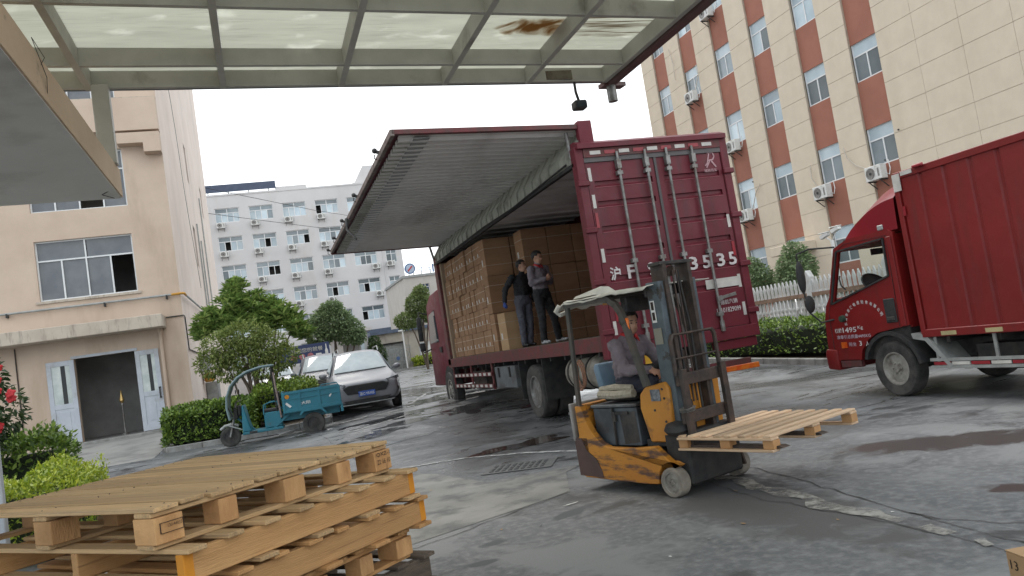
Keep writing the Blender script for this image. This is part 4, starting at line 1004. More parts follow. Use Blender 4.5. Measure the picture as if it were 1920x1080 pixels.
for x, zc in ((.16, 3.0), (BW-.16, 2.35), (.22, 1.62)): MB().box(x-.022, x+.022, -.046, -.036, zc-.11, zc+.11).build('reflector', reflr, BT)
MB().box(1.75, 2.32, -.043, -.036, 1.78, 1.92).build('blanked_strip', reflw, BT); MB().box(.42, .95, -.043, -.036, 1.66, 1.78).build('blanked_strip', reflw, BT)
TY = -.0425
for s_, x, w in (('沪', .22, .17), ('F', .50, .13), ('9', .83, .13), ('3', 1.535, .14), ('5', 1.76, .14), ('3', 2.01, .14), ('5', 2.22, .14)):
    text('plate_character', s_, w, .20, paintw, BT, FACEY(x, TY, 2.10), bold=.022)
text('company_name', '德航汽销', .30, .075, paintw, BT, FACEY(1.94, TY, 1.52), bold=.01)
text('phone_number', '18101829099', .42, .075, paintw, BT, FACEY(1.86, TY, 1.40), bold=.01)
# maker emblem: an R above a road
ew = mat('emblem_pale', (.45, .28, .30), None, 5, .6)
text('emblem_text', '瑞驰厢车', .22, .05, ew, BT, FACEY(2.07, TY, 3.56), bold=.01)
mb = MB()
def rstroke(pts, w):
    for p, q in zip(pts[:-1], pts[1:]): mb.beam((p[0], TY, p[1]), (q[0], TY, q[1]), w, .002, (0, -1, 0))
rstroke([(2.13, 3.66), (2.20, 3.86)], .02); rstroke([(2.16, 3.86), (2.26, 3.86), (2.28, 3.80), (2.25, 3.75), (2.17, 3.74)], .022); rstroke([(2.19, 3.73), (2.12, 3.63)], .02); rstroke([(2.22, 3.73), (2.29, 3.63)], .024); rstroke([(2.10, 3.66), (2.14, 3.70)], .015)
mb.build('emblem', ew, BT)
# underside
mb = MB().box(.82, .92, .2, 12.0, .78, 1.10); mb.box(1.58, 1.68, .2, 12.0, .78, 1.10)
for k in range(14): mb.box(.05, BW-.05, .4+k*.7, .46+k*.7, 1.04, 1.14)
mb.build('chassis', dark, BT)
mb = MB().box(.92, 1.58, 3.0, 4.1, .4, .8); mb.cyl((.4, 3.55, .52), (2.1, 3.55, .52), .09, 12); mb.cyl((.4, 10.35, .52), (2.1, 10.35, .52), .07, 12); mb.box(.9, 1.6, 9.6, 11, .4, .9); mb.build('axle', dark, BT)
for x in (.17, .47, 2.03, 2.33): wheel(BT, (x, 3.55, .50), .50, .27, (-1, 0, 0) if x < 1 else (1, 0, 0), rimmat=steel if x == .17 else rimM, holes=10, bolts=10, dish=.12)
for x in (.13, 2.37): wheel(BT, (x, 10.35, .50), .50, .28, (-1, 0, 0) if x < 1 else (1, 0, 0), holes=10, bolts=10, dish=-.02)
MB().box(.02, .62, 2.9, 2.93, .35, 1.1).build('mud_flap', black, BT)
MB().box(.02, .60, 4.25, 4.28, .35, 1.1).build('mud_flap', black, BT)
# air reservoirs and coiled rope behind the rear wheel
o = MB().lathe([(.0, -.62), (.20, -.60), (.27, -.52), (.27, .52), (.20, .60), (.0, .62)], (.30, 1.35, .80), (0, 1, 0), 24).build('air_tank', mat('dirty_tank', (.30, .28, .24), (.20, .18, .15), 5, .6, dirt=(.10, .08, .06), ds=4), BT)
for k, y in enumerate((1.0, 1.42, 1.75)): MB().lathe([(.285, -.02), (.285, .02), (.27, .02), (.27, -.02)], (.30, y, .80), (0, 1, 0), 24).build('tank_strap', dark, o)
mb = MB()
for k in range(3):
    pts = [(.02-.012*k, 1.15+.16*math.cos(a)+.03*k, .80+.22*math.sin(a)-.02*k) for a in [i*.5 for i in range(14)]]; mb.tube(pts, .012, 6)
mb.build('rope_coil', mat('orange_rope', (.30, .14, .08), (.22, .12, .08), 20, .8), BT)
MB().box(.02, .55, 4.55, 5.95, .58, 1.02).build('battery_box', mat('grey_box', (.13, .14, .145), (.09, .095, .10), 4, .6, dirt=(.05, .045, .04), ds=3), BT, .01)
mb = MB()
for y in (4.85, 5.6): mb.box(-.01, .02, y, y+.05, .80, 1.0)
mb.build('box_latch', black, BT)
gr = MB()
for zc in (.88, .62): gr.box(.0, .03, 6.1, 9.75, zc-.045, zc+.045)
for y in (6.1, 7.9, 9.72): gr.box(.0, .035, y, y+.06, .55, 1.12)
gr.build('side_guard', redbrown, BT, .003)
for zc in (.88, .62):
    for k in range(9): MB().box(-.006, -.001, 6.25+k*.39, 6.45+k*.39, zc-.03, zc+.03).build('reflector', reflw, BT)
mb = MB(); 
for k in range(7):
    y = 6.3+k*.5; mb.beam((.25, y, 1.1), (.25, y+.25*(-1)**k, .7), .05, .06)
mb.box(.15, .7, 7.2, 8.3, .6, .95); mb.split('under_gear', darkrust, BT)
MB().box(BW-.75, BW-.02, -.02, .10, .84, .98).build('rear_bumper', tred, BT, .01); MB().box(.02, .75, -.02, .10, .84, .98).build('rear_bumper', tred, BT, .01)
MB().box(.1, BW-.1, .10, .18, .55, .67).build('underride_bar', redbrown, BT, .01)
MB().box(.55, .85, -.03, -.015, .84, 1.02).build('number_plate', mat('plate_yellow', (.62, .34, .02), None, 4, .5), BT)
text('plate_letter', 'S', .07, .11, inkM, BT, FACEY(.78, -.033, .88))
lamp = mat('orange_lamp', (.55, .07, .01), (.6, .16, .02), 9, .3)
MB().box(1.75, 2.35, -.16, -.10, .52, .60).build('rear_light_bar', lamp, BT, .008)
# cab
mb = MB(); mb.prism([(10.18, .62), (10.18, 3.0), (10.5, 3.25), (11.5, 3.2), (12.15, 2.95), (12.38, 1.9), (12.42, .62)], .04, BW-.04, 'x'); mb.build('cab', tred, BT, .05, 3)
MB().prism([(11.05, 1.85), (11.15, 2.75), (11.95, 2.65), (12.22, 1.85)], .028, .037, 'x').build('side_window', glassm, BT)
MB().add([(.15, 12.375, 1.85), (BW-.15, 12.375, 1.85), (BW-.2, 12.15, 2.82), (.2, 12.15, 2.82), (.15, 12.41, 1.85), (BW-.15, 12.41, 1.85), (BW-.2, 12.19, 2.82), (.2, 12.19, 2.82)], [(0, 1, 2, 3), (7, 6, 5, 4), (0, 4, 5, 1), (2, 6, 7, 3)]).build('windscreen', glassm, BT)
MB().lathe([(.62, -.10), (.62, .075), (.0, .075)], (.10, 10.35, .54), (-1, 0, 0), 32).build('wheel_arch', black, BT)  # solid black disc: shade of an uncut wheel opening put into colour
mb = MB(); mb.box(-.30, -.16, 12.1, 12.18, 1.95, 2.65); mb.box(-.30, -.14, 12.09, 12.19, 1.66, 1.90); mb.build('mirror', black, BT, .03, 2)
mb = MB().tube([(.06, 12.2, 2.7), (-.2, 12.2, 2.8), (-.24, 12.15, 2.6)], .02, 6); mb.tube([(.06, 12.2, 1.7), (-.2, 12.15, 1.62), (-.24, 12.15, 1.8)], .02, 6); mb.build('mirror_arm', black, BT)
MB().box(.0, .03, 10.75, 11.0, 1.55, 1.7).build('door_handle', dark, BT)

# cartons inside the truck (resting on its floor, so each is a thing of its own)
CG = 'cartons stacked in the wing truck'
labelm = mat('white_label', (.60, .60, .58), None, 5, .6); strapm = mat('pale_strap', (.42, .33, .24), None, 5, .6)
def carton(lab, w, d, h, m=card, straps=2):
    t = thing('carton', lab, 'carton', group=CG); MB().box(0, w-.006, .003, d-.004, 0, h-.004).build('box', m, t, .005)
    s_ = MB()
    for k in range(straps):
        z_ = h*(k+.6)/(straps+.2); s_.box(-.002, w-.004, .001, d-.002, z_, z_+.012)
    s_.split('strap', strapm, t)
    MB().box(-.003, -.001, d*.60, d*.78, h*.30, h*.46).build('label', labelm, t)
    return t
def frame_pt(x, y, z):   # local truck -> world
    return BT.matrix_basis @ Vector((x, y, z))
def place_c(proto, x, y, z, first, lab, m=None):
    o = proto if first else copy_tree(proto); o['label'] = lab
    o.location = frame_pt(x, y, z); o.rotation_euler = BT.rotation_euler; return o
ra = random.Random(4)
ROWS = ['bottom', 'second', 'middle', 'fourth', 'top']
ORD = ['first', 'second', 'third', 'fourth', 'fifth', 'sixth', 'seventh', 'eighth', 'ninth', 'tenth', 'eleventh']
L1 = 'brown strapped carton in the tall block along the open side of the wing truck'
L2 = 'tall brown carton in the end face of the side block, left of both workers'
L3 = 'dark brown carton in the tall stack behind and right of the two workers'
c1 = carton(L1, .60, .325, .49); first = True
y = 5.72+.36
for i in range(11):
    for k in range(5):
        zj = ZB+.075+k*.492
        place_c(c1, .12+ra.uniform(-.02, .03), y+ra.uniform(0, .012), zj, first, f'brown strapped carton, {ROWS[k]} row, {ORD[i]} column from the workers, open side of wing truck'); first = False
    y += .332
c2 = carton(L2, .60, .34, .81, straps=2)
place_c(c2, .12, 5.72, ZB+.072, True, 'lowest outer carton of the end face, behind the worker in black')
for q_, (x, y_, z_) in enumerate( ((.74, 5.72, ZB+.072), (.10, 5.70, ZB+.884), (.74, 5.73, ZB+.884), (.12, 5.74, ZB+1.696), (.74, 5.74, ZB+1.696))):
    place_c(c2, x, y_, z_, False, ('lowest inner', 'middle outer', 'middle inner', 'topmost outer', 'topmost inner')[q_]+' carton of the end face, behind the worker in black')
place_c(carton('single carton set forward at the bottom of the load, beside the blue gloved hand', .32, .50, .76, cardP), .04, 4.74, ZB+.072, True, 'single carton set forward at the bottom of the load, beside the blue gloved hand')
c3 = carton(L3, .56, .5, .81); first = True
for cx in range(3):
    for k in range(3):
        place_c(c3, .74+cx*.57, 4.98, ZB+.072+k*.815, first, f"dark carton behind the two workers, {('left', 'middle', 'right')[cx]} column, {('bottom', 'middle', 'top')[k]} of its stack"); first = False
# back filler so that the load reads as full depth

# ================================================================ SMALL RED TRUCK (right)
ST = thing('red_cargo_truck', 'smaller scarlet box truck parked at right, white lettering on its cab door', 'truck', (7.86, 8.43, 0))
SX = 1.9
mb = MB(); prof = []; y0, y1 = -6.6, -.60; n = 17
for k in range(n):
    y = y0+(y1-y0)*k/n; p_ = (y1-y0)/n; prof += [(y, 0), (y+p_*.78, 0), (y+p_*.83, .020), (y+p_*.95, .020)]
prof.append((y1, 0)); vs = []
for z_ in (.84, 2.78):
    for y, d in prof: vs.append((d, y, z_))
k = len(prof); mb.add(vs, [(i, i+1, k+i+1, k+i) for i in range(k-1)]); mb.build('box_side', tred2, ST)
MB().box(.035, SX, y0, y1, .80, 2.80).build('box_body', tred2, ST)
MB().box(-.015, .05, y0, y1+.02, 2.77, 2.86).build('roof_rail', tred2, ST, .008)
MB().box(-.015, .05, y0, y1+.02, .76, .86).build('bottom_rail', tred2, ST, .008)
MB().box(-.016, .06, y1-.045, y1+.03, .80, 2.82).build('corner_post', tred2, ST, .008)
for k in range(9): MB().box(-.022, -.016, y1-.50-k*.62, y1-.28-k*.62, .775, .825).build('reflector', mat('amber_reflector', (.45, .38, .2), None, 4, .4) if k == 0 else bpy.data.materials['amber_reflector'], ST)
MB().box(-.024, -.017, y1-.10, y1+.02, 2.62, 2.84).build('reflector', reflw, ST); MB().box(-.024, -.017, y1-.30, y1-.12, 2.80, 2.85).build('reflector', reflw, ST)
MB().box(-.024, -.017, y1-.1, y1-.06, 2.3, 2.42).build('reflector', reflr, ST); MB().box(-.06, -.018, y1-.5, y1-.34, 2.84, 2.88).build('marker_lamp', reflr, ST, .01)
# cab: body side silhouette with window opening
cabp = [(-.38, .93), (-.38, 2.14), (-.30, 2.20), (.55, 2.20), (.86, 2.06), (1.02, 1.60), (1.12, 1.20), (1.17, .95), (1.17, .52), (.60, .50), (.56, .62), (.40, .82), (.12, .93)]
cabp = [(-.38, .93), (-.38, 2.14), (-.30, 2.19), (.45, 2.19), (.74, 2.10), (1.00, 1.42), (1.10, 1.30), (1.17, 1.10), (1.20, .80), (1.20, .50), (.58, .50), (.53, .64), (.38, .78), (.20, .86), (-.1, .90)]
winp = [(.22-.38, 1.60), (.20-.38, 2.07), (.66, 2.03), (.93, 1.33)]
def side_panel(x, outer, inner, t_):
    bm = bmesh.new(); vo = [bm.verts.new((x, a, b_)) for a, b_ in outer]; vi = [bm.verts.new((x, a, b_)) for a, b_ in inner]
    eo = [bm.edges.new((vo[i], vo[(i+1) % len(vo)])) for i in range(len(vo))]; ei = [bm.edges.new((vi[i], vi[(i+1) % len(vi)])) for i in range(len(vi))]
    bmesh.ops.triangle_fill(bm, edges=eo+ei, use_beauty=True)
    r = bmesh.ops.extrude_face_region(bm, geom=list(bm.faces)); 
    for g in r['geom']:
        if isinstance(g, bmesh.types.BMVert): g.co.x += t_
    mb = MB(); bm.verts.index_update(); mb.v = [tuple(v.co) for v in bm.verts]; mb.f = [tuple(v.index for v in f.verts) for f in bm.faces]; bm.free(); return mb
side_panel(.02, cabp, winp, .05).build('cab_side', tred2, ST)
side_panel(SX-.07, cabp, winp, .05).build('cab_side', tred2, ST)
MB().prism([(-.38, 2.145), (-.30, 2.195), (.45, 2.195), (.74, 2.105), (.72, 2.04), (.45, 2.12), (-.32, 2.12)], .07, SX-.07, 'x').build('cab_roof', tred2, ST)
MB().prism([(1.0, 1.40), (1.10, 1.29), (1.18, 1.08), (1.21, .80), (1.21, .50), (1.12, .50), (1.1, 1.2), (.95, 1.38)], .07, SX-.07, 'x').build('cab_front', tred2, ST)
MB().box(.07, SX-.07, -.38, -.34, .9, 2.12).build('cab_rear', tred2, ST)
MB().box(.07, SX-.07, -.34, 1.1, .50, .95).build('cab_floor', dark, ST)
pane = mat('clear_window', (.55, .60, .60), None, 2, .03, trans=.0)
def clear_glass(name):
    M = bpy.data.materials.new(name); M.use_nodes = True; N = M.node_tree; N.nodes.clear(); o = N.nodes.new('ShaderNodeOutputMaterial')
    a = N.nodes.new('ShaderNodeBsdfTransparent'); a.inputs[0].default_value = (.96, .98, .975, 1); b_ = N.nodes.new('ShaderNodeBsdfGlossy'); b_.inputs['Roughness'].default_value = .03
    lw = N.nodes.new('ShaderNodeLayerWeight'); lw.inputs[0].default_value = .5; f = N.nodes.new('ShaderNodeMath'); f.operation = 'POWER'; f.inputs[1].default_value = 3.5; N.links.new(lw.outputs['Facing'], f.inputs[0]); x = N.nodes.new('ShaderNodeMixShader')
    N.links.new(f.outputs[0], x.inputs[0]); N.links.new(a.outputs[0], x.inputs[1]); N.links.new(b_.outputs[0], x.inputs[2]); N.links.new(x.outputs[0], o.inputs[0]); return M
cgl = clear_glass('clear_window_glass')
MB().prism([(-.16, 1.61), (-.18, 2.07), (.66, 2.03), (.92, 1.34)], .038, .044, 'x').build('side_window', cgl, ST)
MB().prism([(-.16, 1.61), (-.18, 2.07), (.66, 2.03), (.92, 1.34)], SX-.05, SX-.044, 'x').build('side_window', cgl, ST)
MB().add([(.1, 1.01, 1.42), (SX-.1, 1.01, 1.42), (SX-.12, .75, 2.08), (.12, .75, 2.08), (.1, 1.02, 1.42), (SX-.1, 1.02, 1.42), (SX-.12, .76, 2.08), (.12, .76, 2.08)], [(0, 1, 2, 3), (7, 6, 5, 4), (0, 4, 5, 1), (2, 6, 7, 3)]).build('windscreen', cgl, ST)
mb = MB(); fr = [(-.19, 1.595), (-.21, 2.09), (.68, 2.05), (.96, 1.32)]
for p, q in zip(fr, fr[1:]+fr[:1]): mb.beam((.012, p[0], p[1]), (.012, q[0], q[1]), .022, .03, (1, 0, 0))
mb.build('window_seal', black, ST)
mb = MB()
mb.lathe([(.20, -.012), (.215, 0), (.20, .012), (.19, 0)], (.45, .52, 1.52), (0, -.6, .5), 24); mb.cyl((.45, .52, 1.52), (.45, .72, 1.36), .03); mb.beam((.30, .52, 1.52), (.60, .52, 1.52), .02, .03)
mb.build('steering_wheel', black, ST)
MB().box(.1, SX-.1, .65, .98, 1.0, 1.36).build('dashboard', dark, ST, .04); MB().box(.15, SX-.15, -.32, -.1, .95, 1.65).build('seat', dark, ST, .05)
MB().box(.55, .85, .58, .62, 1.93, 2.02).build('inner_mirror', black, ST)
# door seam, handle, trims
mb = MB(); seam = [(-.22, .92), (-.26, 2.12), (.52, 2.13), (.74, 2.03), (.98, 1.36), (1.06, 1.2), (1.08, .55)]
for p, q in zip(seam[:-1], seam[1:]): mb.beam((.019, p[0], p[1]), (.019, q[0], q[1]), .004, .010, (1, 0, 0))
mb.build('door_seam', black, ST)
MB().box(.0, .02, -.21, -.02, .98, 1.30).build('door_handle', black, ST, .012)
MB().box(-.01, .02, -.18, -.05, 1.01, 1.06).build('lock', dark, ST, .005)
MB().box(.005, .02, -.34, -.26, .92, 2.10).build('rear_pillar_trim', tred2, ST, .01)
# fenders and arch (black), bumper
arch = []
for i in range(13): a = math.pi*i/12*.86+.30; arch.append((.50*math.cos(a), .37+.50*math.sin(a)))
arch_in = [(y*.90, .37+(z_-.37)*.90) for y, z_ in arch]
MB().prism(arch+arch_in[::-1], -.01, .35, 'x').build('wheel_arch', black, ST)
MB().prism([(1.02, .36), (1.02, .66), (1.24, .68), (1.27, .60), (1.26, .38)], -.005, SX, 'x').build('bumper', tred2, ST, .03, 2)
MB().box(.02, .10, .60, 1.0, .40, .52).build('step', redbrown, ST, .01)
MB().prism([(-.40, .82), (-.62, .80), (-.95, .40), (-.90, .38), (-.60, .72), (-.42, .75)], -.005, .35, 'x').build('mud_guard', galv, ST)
# roof fairing
def fairing():
    mb = MB(); ny = 9; nx = 9
    for j in range(ny):
        t_ = j/(ny-1); y = .62-1.08*t_; h = .03+.56*math.sin(t_*math.pi/2)**.85
        for i in range(nx):
            s_ = i/(nx-1)*2-1; x = SX/2+s_*(SX/2-.06); z_ = 2.19+h*(1-abs(s_)**8*.35); mb.v.append((x, y+(abs(s_)**3)*-.12*(1-t_), z_))
    for j in range(ny-1):
        for i in range(nx-1): a = j*nx+i; mb.f.append((a, a+1, a+nx+1, a+nx))
    # sides down to the roof, closed back left open as on the photo
    n = len(mb.v)
    for j in range(ny): v = mb.v[j*nx]; mb.v.append((v[0]-.02, v[1], 2.17))
    for j in range(ny-1): mb.f.append((j*nx, (j+1)*nx, n+j+1, n+j))
    n = len(mb.v)
    for j in range(ny): v = mb.v[j*nx+nx-1]; mb.v.append((v[0]+.02, v[1], 2.17))
    for j in range(ny-1): mb.f.append((j*nx+nx-1, (j+1)*nx+nx-1, n+j+1, n+j))
    return mb
MF = mat('glossy_dark_red', (.22, .012, .018), (.18, .01, .016), 1, .34, spec=.4)
o = fairing().build('roof_fairing', MF, ST)
MB().box(.2, SX-.2, -.46, -.40, 2.15, 2.6).build('fairing_frame', dark, ST)
MB().box(.03, .10, -.22, -.12, 2.20, 2.27).build('marker_lamp', galv, ST, .01); MB().box(.06, .13, .42, .50, 2.17, 2.22).build('marker_lamp', galv, ST, .01)
mb = MB(); mb.box(.2, .5, .66, .72, 2.11, 2.20); mb.ell((.35, .62, 2.22), (.07, .07, .05)); mb.build('roof_camera', dark, ST)
# mirrors
mb = MB(); mb.ell((-.24, 1.20, 1.78), (.07, .045, .24), 12, 8); mb.ell((-.20, 1.16, 1.37), (.085, .04, .13), 12, 8); mb.build('mirror', black, ST)
mb = MB(); mb.tube([(.03, .72, 2.12), (-.18, 1.0, 2.16), (-.25, 1.20, 2.12), (-.24, 1.22, 1.95)], .014, 6); mb.tube([(-.24, 1.2, 1.6), (-.22, 1.17, 1.25), (-.1, 1.1, 1.08), (.03, .98, 1.10)], .014, 6); mb.build('mirror_arm', black, ST)
MB().lathe([(.05, 0), (.045, .05), (.0, .055)], (.015, .78, 1.10), (-1, 0, 0), 12).build('camera_pod', mat('dark_green', (.03, .06, .04), None, 4, .5), ST)
mb = MB(); mb.tube([(.015, .63, 1.50), (-.02, .66, 1.56), (-.02, .68, 1.66), (.015, .70, 1.70)], .012, 6); mb.build('grab_handle', black, ST)
# lettering on the door
def arc_text(s, cy, cz, ry, rz, a0, a1, h):
    n = len(s)
    for i, ch in enumerate(s):
        a = a0+(a1-a0)*i/(n-1); y = cy-ry*math.cos(a)*-1; y = cy+ry*math.cos(a); z_ = cz+rz*math.sin(a)
        # text x axis is -Y; tangent direction
        tang = Vector((0, ry*math.sin(a), -rz*math.cos(a))).normalized(); tang = -tang if a0 < a1 else tang
        tang = Vector((0, -ry*math.sin(a)*(-1 if a1 < a0 else 1), rz*math.cos(a)*(-1 if a1 < a0 else 1))).normalized()
        nrm = Vector((-1, 0, 0)); upv = nrm.cross(tang)
        p = Vector((.0165, y, z_))-tang*h*.45-upv*h*.5
        text('door_lettering', ch, h*.9, h, paintw, ST, plane_m(p, tang, upv), bold=.02)
arc_text('乐清市华仪电缆附件有限公司', .39, 1.00, .36, .30, math.pi*.02, math.pi*.88, .052)
FXs = lambda y, z_: FACEX(.0165, y, z_)
text('door_lettering', '核载', .14, .065, paintw, ST, FXs(1.0, .90), bold=.02)
text('door_lettering', '1495', .27, .075, paintw, ST, FXs(.84, .895), bold=.02); text('door_lettering', 'Kg', .10, .06, paintw, ST, FXs(.54, .92), bold=.01)
text('door_lettering', '准牵引总质量4495KG', .66, .055, mat('stencil_pink', (.50, .42, .48), None, 9, .6), ST, FXs(.98, .81), bold=.01)
MB().box(.008, .0165, .80, .91, .68, .765).build('amber_sticker', lamp, ST); text('door_lettering', '限坐', .14, .055, bpy.data.materials['stencil_pink'], ST, FXs(.76, .70)); text('door_lettering', '3', .05, .07, paintw, ST, FXs(.56, .70), bold=.02); text('door_lettering', '人', .07, .07, paintw, ST, FXs(.44, .69), bold=.01)
# wheels, chassis, side rail
for y in (.0, -3.6): wheel(ST, (.13, y, .37), .37, .21, (-1, 0, 0), holes=6, bolts=6, dish=.035); wheel(ST, (SX-.13, y, .37), .37, .21, (1, 0, 0), holes=6, bolts=6)
mb = MB().box(.5, .6, -6.4, 1.0, .48, .68); mb.box(1.3, 1.4, -6.4, 1.0, .48, .68)
for k in range(8): mb.box(.08, SX-.08, -.9-k*.7, -.85-k*.7, .68, .78)
mb.box(.25, .55, -2.3, -1.1, .32, .62); mb.cyl((.2, 0, .37), (1.7, 0, .37), .06); mb.cyl((.2, -3.6, .37), (1.7, -3.6, .37), .08); mb.build('chassis', dark, ST)
MB().cyl((.75, -1.1, .45), (.75, -2.2, .42), .17, 16).build('fuel_tank', darkrust, ST)
g1 = MB(); 
for zc in (.475, .385): g1.box(-.0, .03, -5.0, -.62, zc-.018, zc+.018)
for y in (-.72, -1.55, -2.6, -3.0): g1.box(.03, .05, y-.02, y+.02, .38, .80)
g1.build('side_guard', galv, ST)
for k in range(12): MB().box(.0, .012, -.92-k*.27, -.67-k*.27, .41, .448).build('reflector', reflw if k % 2 else reflr, ST)

# ================================================================ FORKLIFT
FL = thing('forklift', 'small battered orange forklift with rusty mast and ragged white roof cover', 'forklift', FW(5.36, -4.67, 0), FRZ)
org = mat('chipped_orange_paint', (.50, .21, .022), (.42, .165, .018), 3, .55, .7, bump=.3, dirt=(.10, .05, .03), ds=3.4, dlo=.49, dhi=.60, dst=(1, .8, 4))
org2 = mat('orange_paint', (.50, .215, .024), (.42, .17, .02), 2, .55, bump=.15, dirt=(.12, .055, .03), ds=3.5, dlo=.56, dhi=.66)
brownp = mat('brown_primer', (.085, .045, .038), (.06, .035, .03), 4, .6, bump=.2)
bluesteel = mat('blue_grey_mast', (.11, .14, .16), (.07, .088, .10), 4, .5, .65, metal=.3, bump=.3, dirt=(.05, .048, .045), ds=6, dlo=.56, dhi=.6)
solid = mat('dirty_solid_tyre', (.28, .25, .21), (.19, .17, .145), 6, .85, bump=.4)
sheetblue = mat('dented_dark_sheet', (.09, .11, .13), (.045, .052, .06), 3, .32, .5, metal=.3, dirt=(.25, .28, .30), ds=1.6, dlo=.6, dhi=.95)
# chassis: curved side plates
curve = [(-1.16, .14), (-1.17, .48), (-1.12, .50), (-1.12, .79), (-1.04, .80), (-1.00, .66), (-.93, .54), (-.84, .45), (-.74, .405), (-.45, .40), (-.16, .42), (-.06, .34), (.03, .27), (.02, .24)]
for i in range(7):
    a = R(60+i*18); curve.append((.0+.165*math.cos(a), .125+.165*math.sin(a)))
curve += [(-.17, .10), (-.35, .095), (-1.10, .12)]
MB().prism(curve, .36, .43, 'x').build('side_plate', org, FL, .006)
MB().prism(curve, -.43, -.36, 'x').build('side_plate', org, FL, .006)
MB().prism([(-1.10, .13), (-1.12, .46), (-.7, .38), (-.20, .38), (-.17, .12)], -.36, .36, 'x').build('chassis_pan', dark, FL)
MB().prism([(-1.175, .138), (-1.185, .485), (-1.09, .49), (-1.03, .37), (-.92, .30), (-.86, .18), (-.86, .128)], .4305, .436, 'x').build('bare_patch', brownp, FL)
MB().box(-.44, .44, -1.20, -1.165, .46, .82).build('rear_panel', mat('grey_rear_panel', (.28, .27, .26), (.20, .19, .18), 4, .6), FL, .008)
MB().box(-.43, .43, -1.165, -1.0, .14, .50).build('counterweight', brownp, FL, .01)
MB().prism([(-1.13, .80), (-1.13, .50), (-1.04, .52), (-1.02, .80)], -.36, .36, 'x').build('rear_column', org, FL)
# battery case
b_ = MB().box(-.34, .335, -.97, -.40, .405, .755).build('battery_case', sheetblue, FL, .008)
MB().box(-.36, .35, -.985, -.385, .757, .785).build('battery_lid', mat('case_lid', (.10, .115, .125), (.06, .065, .07), 3, .45, dirt=(.03, .03, .03), ds=4), FL, .006)
mb = MB(); mb.beam((.345, -.70, .41), (.345, -.69, .76), .012, .03, (1, 0, 0)); mb.box(.338, .352, -.66, -.50, .69, .72); mb.box(.338, .36, -.70, -.66, .63, .72); mb.build('hasp', dark, b_)
MB().add([(.337, -.62, .70), (.337, -.42, .72), (.360, -.50, .55), (.337, -.60, .42), (.337, -.41, .44)], [(0, 2, 1), (0, 3, 2), (2, 3, 4), (1, 2, 4)]).build('dented_flap', dark, b_)
# cowl (orange) with plate
cw = MB(); cw.prism([(-.28, .44), (-.35, .74), (-.33, .86), (-.26, .92), (-.02, .96), (.02, .90), (.0, .44)], -.34, .335, 'x'); cw.build('cowl', org2, FL, .012)
MB().box(.336, .342, -.19, -.08, .80, .90).build('data_plate', mat('plate_dark', (.05, .06, .07), (.18, .2, .22), 30, .4), FL)
mb = MB(); 
for y_, z_ in ((-.04, .82), (-.05, .90), (-.17, .72), (-.06, .62)): mb.cyl((.335, y_, z_), (.341, y_, z_), .011, 8)
mb.build('bolt', dark, FL)
MB().box(-.30, .30, -.36, -.10, .40, .46).build('footwell', dark, FL)
# front axle housing, wheels
MB().box(-.34, .34, -.12, .14, .08, .52).build('axle_housing', black, FL, .02)
MB().lathe([(.09, 0), (.115, .04), (.09, .08), (.04, .10)], (.30, .02, .52), (.2, .1, 1), 16).build('tilt_boot', black, FL)
for s_ in (1, -1): wheel(FL, (s_*.405, 0, .125), .125, .11, (s_, 0, 0), rimmat=darkrust if s_ < 0 else rimM, rr=.70, bolts=6, holes=0, dish=.02, tm=solid)
wheel(FL, (0, -.95, .12), .12, .12, (1, 0, 0), rr=.6, bolts=0, holes=0, tm=solid)
MB().prism([(-.02, .1), (-.04, .42), (.10, .44), (.12, .30), (.16, .12)], -.355, -.335, 'x').build('wheel_guard', darkrust, FL)
# overhead guard
postm = mat('dark_olive_steel', (.05, .052, .046), (.075, .06, .05), 6, .6, bump=.3)
for x in (.405, -.37):
    MB().beam((x, -1.075, .79), (x, -1.02, 1.77), .035, .045, (0, 1, 0)).build('rear_post', postm, FL, .004)
    pts = [(x, -.15, .94), (x, -.22, 1.2), (x, -.29, 1.50), (x, -.32, 1.60), (x, -.37, 1.68), (x, -.45, 1.735), (x, -.58, 1.755), (x, -1.04, 1.76)]
    mb = MB()
    for p, q in zip(pts[:-1], pts[1:]): mb.beam(p, (Vector(q)+(Vector(q)-Vector(p)).normalized()*.012), .045, .055, (1, 0, 0) if False else (0, 1, .3))
    mb.build('guard_arm', postm, FL)
mb = MB()
for y_ in (-1.02, -.80, -.58, -.40): mb.box(-.37, .37, y_-.02, y_+.02, 1.762, 1.785)
mb.build('roof_bar', postm, FL)
MB().box(.30, -.30, -.42, -.34, 1.60, 1.74).build('guard_cross_plate', dark, FL, .01)
# ragged cover
cover = MB(); nx, ny = 15, 22
for j in range(ny):
    for i in range(nx):
        x = .45-.90*i/(nx-1); y_ = -1.14+1.16*j/(ny-1); e = noise.noise(Vector((x*6, y_*5, 2)))
        z_ = 1.80+.016*e-.00
        if i in (0,): z_ -= .03+.02*noise.noise(Vector((0, y_*9, 5))); x += .01*e
        if j == 0: z_ -= .06+.05*abs(e)
        if j == 1: z_ -= .01
        x += .02*noise.noise(Vector((y_*7, i, 0))) if i in (0, nx-1) else 0
        cover.v.append((x, y_, z_))
for j in range(ny-1):
    for i in range(nx-1): a = j*nx+i; cover.f.append((a, a+1, a+nx+1, a+nx))
clothM = mat('dirty_white_cloth', (.60, .59, .53), (.48, .47, .42), 5, .9, bump=.8, bs=25, dirt=(.28, .26, .22), ds=4)
o = cover.build('roof_cover', clothM, FL); md = o.modifiers.new('solid', 'SOLIDIFY'); md.thickness = .008
mb = MB(); vs = [(.34, -1.0, 1.81), (.36, -.70, 1.81), (.06, -.66, 1.81), (.04, -.98, 1.81), (.33, -.97, 1.83), (.24, -.70, 1.885), (.15, -.68, 1.875), (.10, -.93, 1.825)]
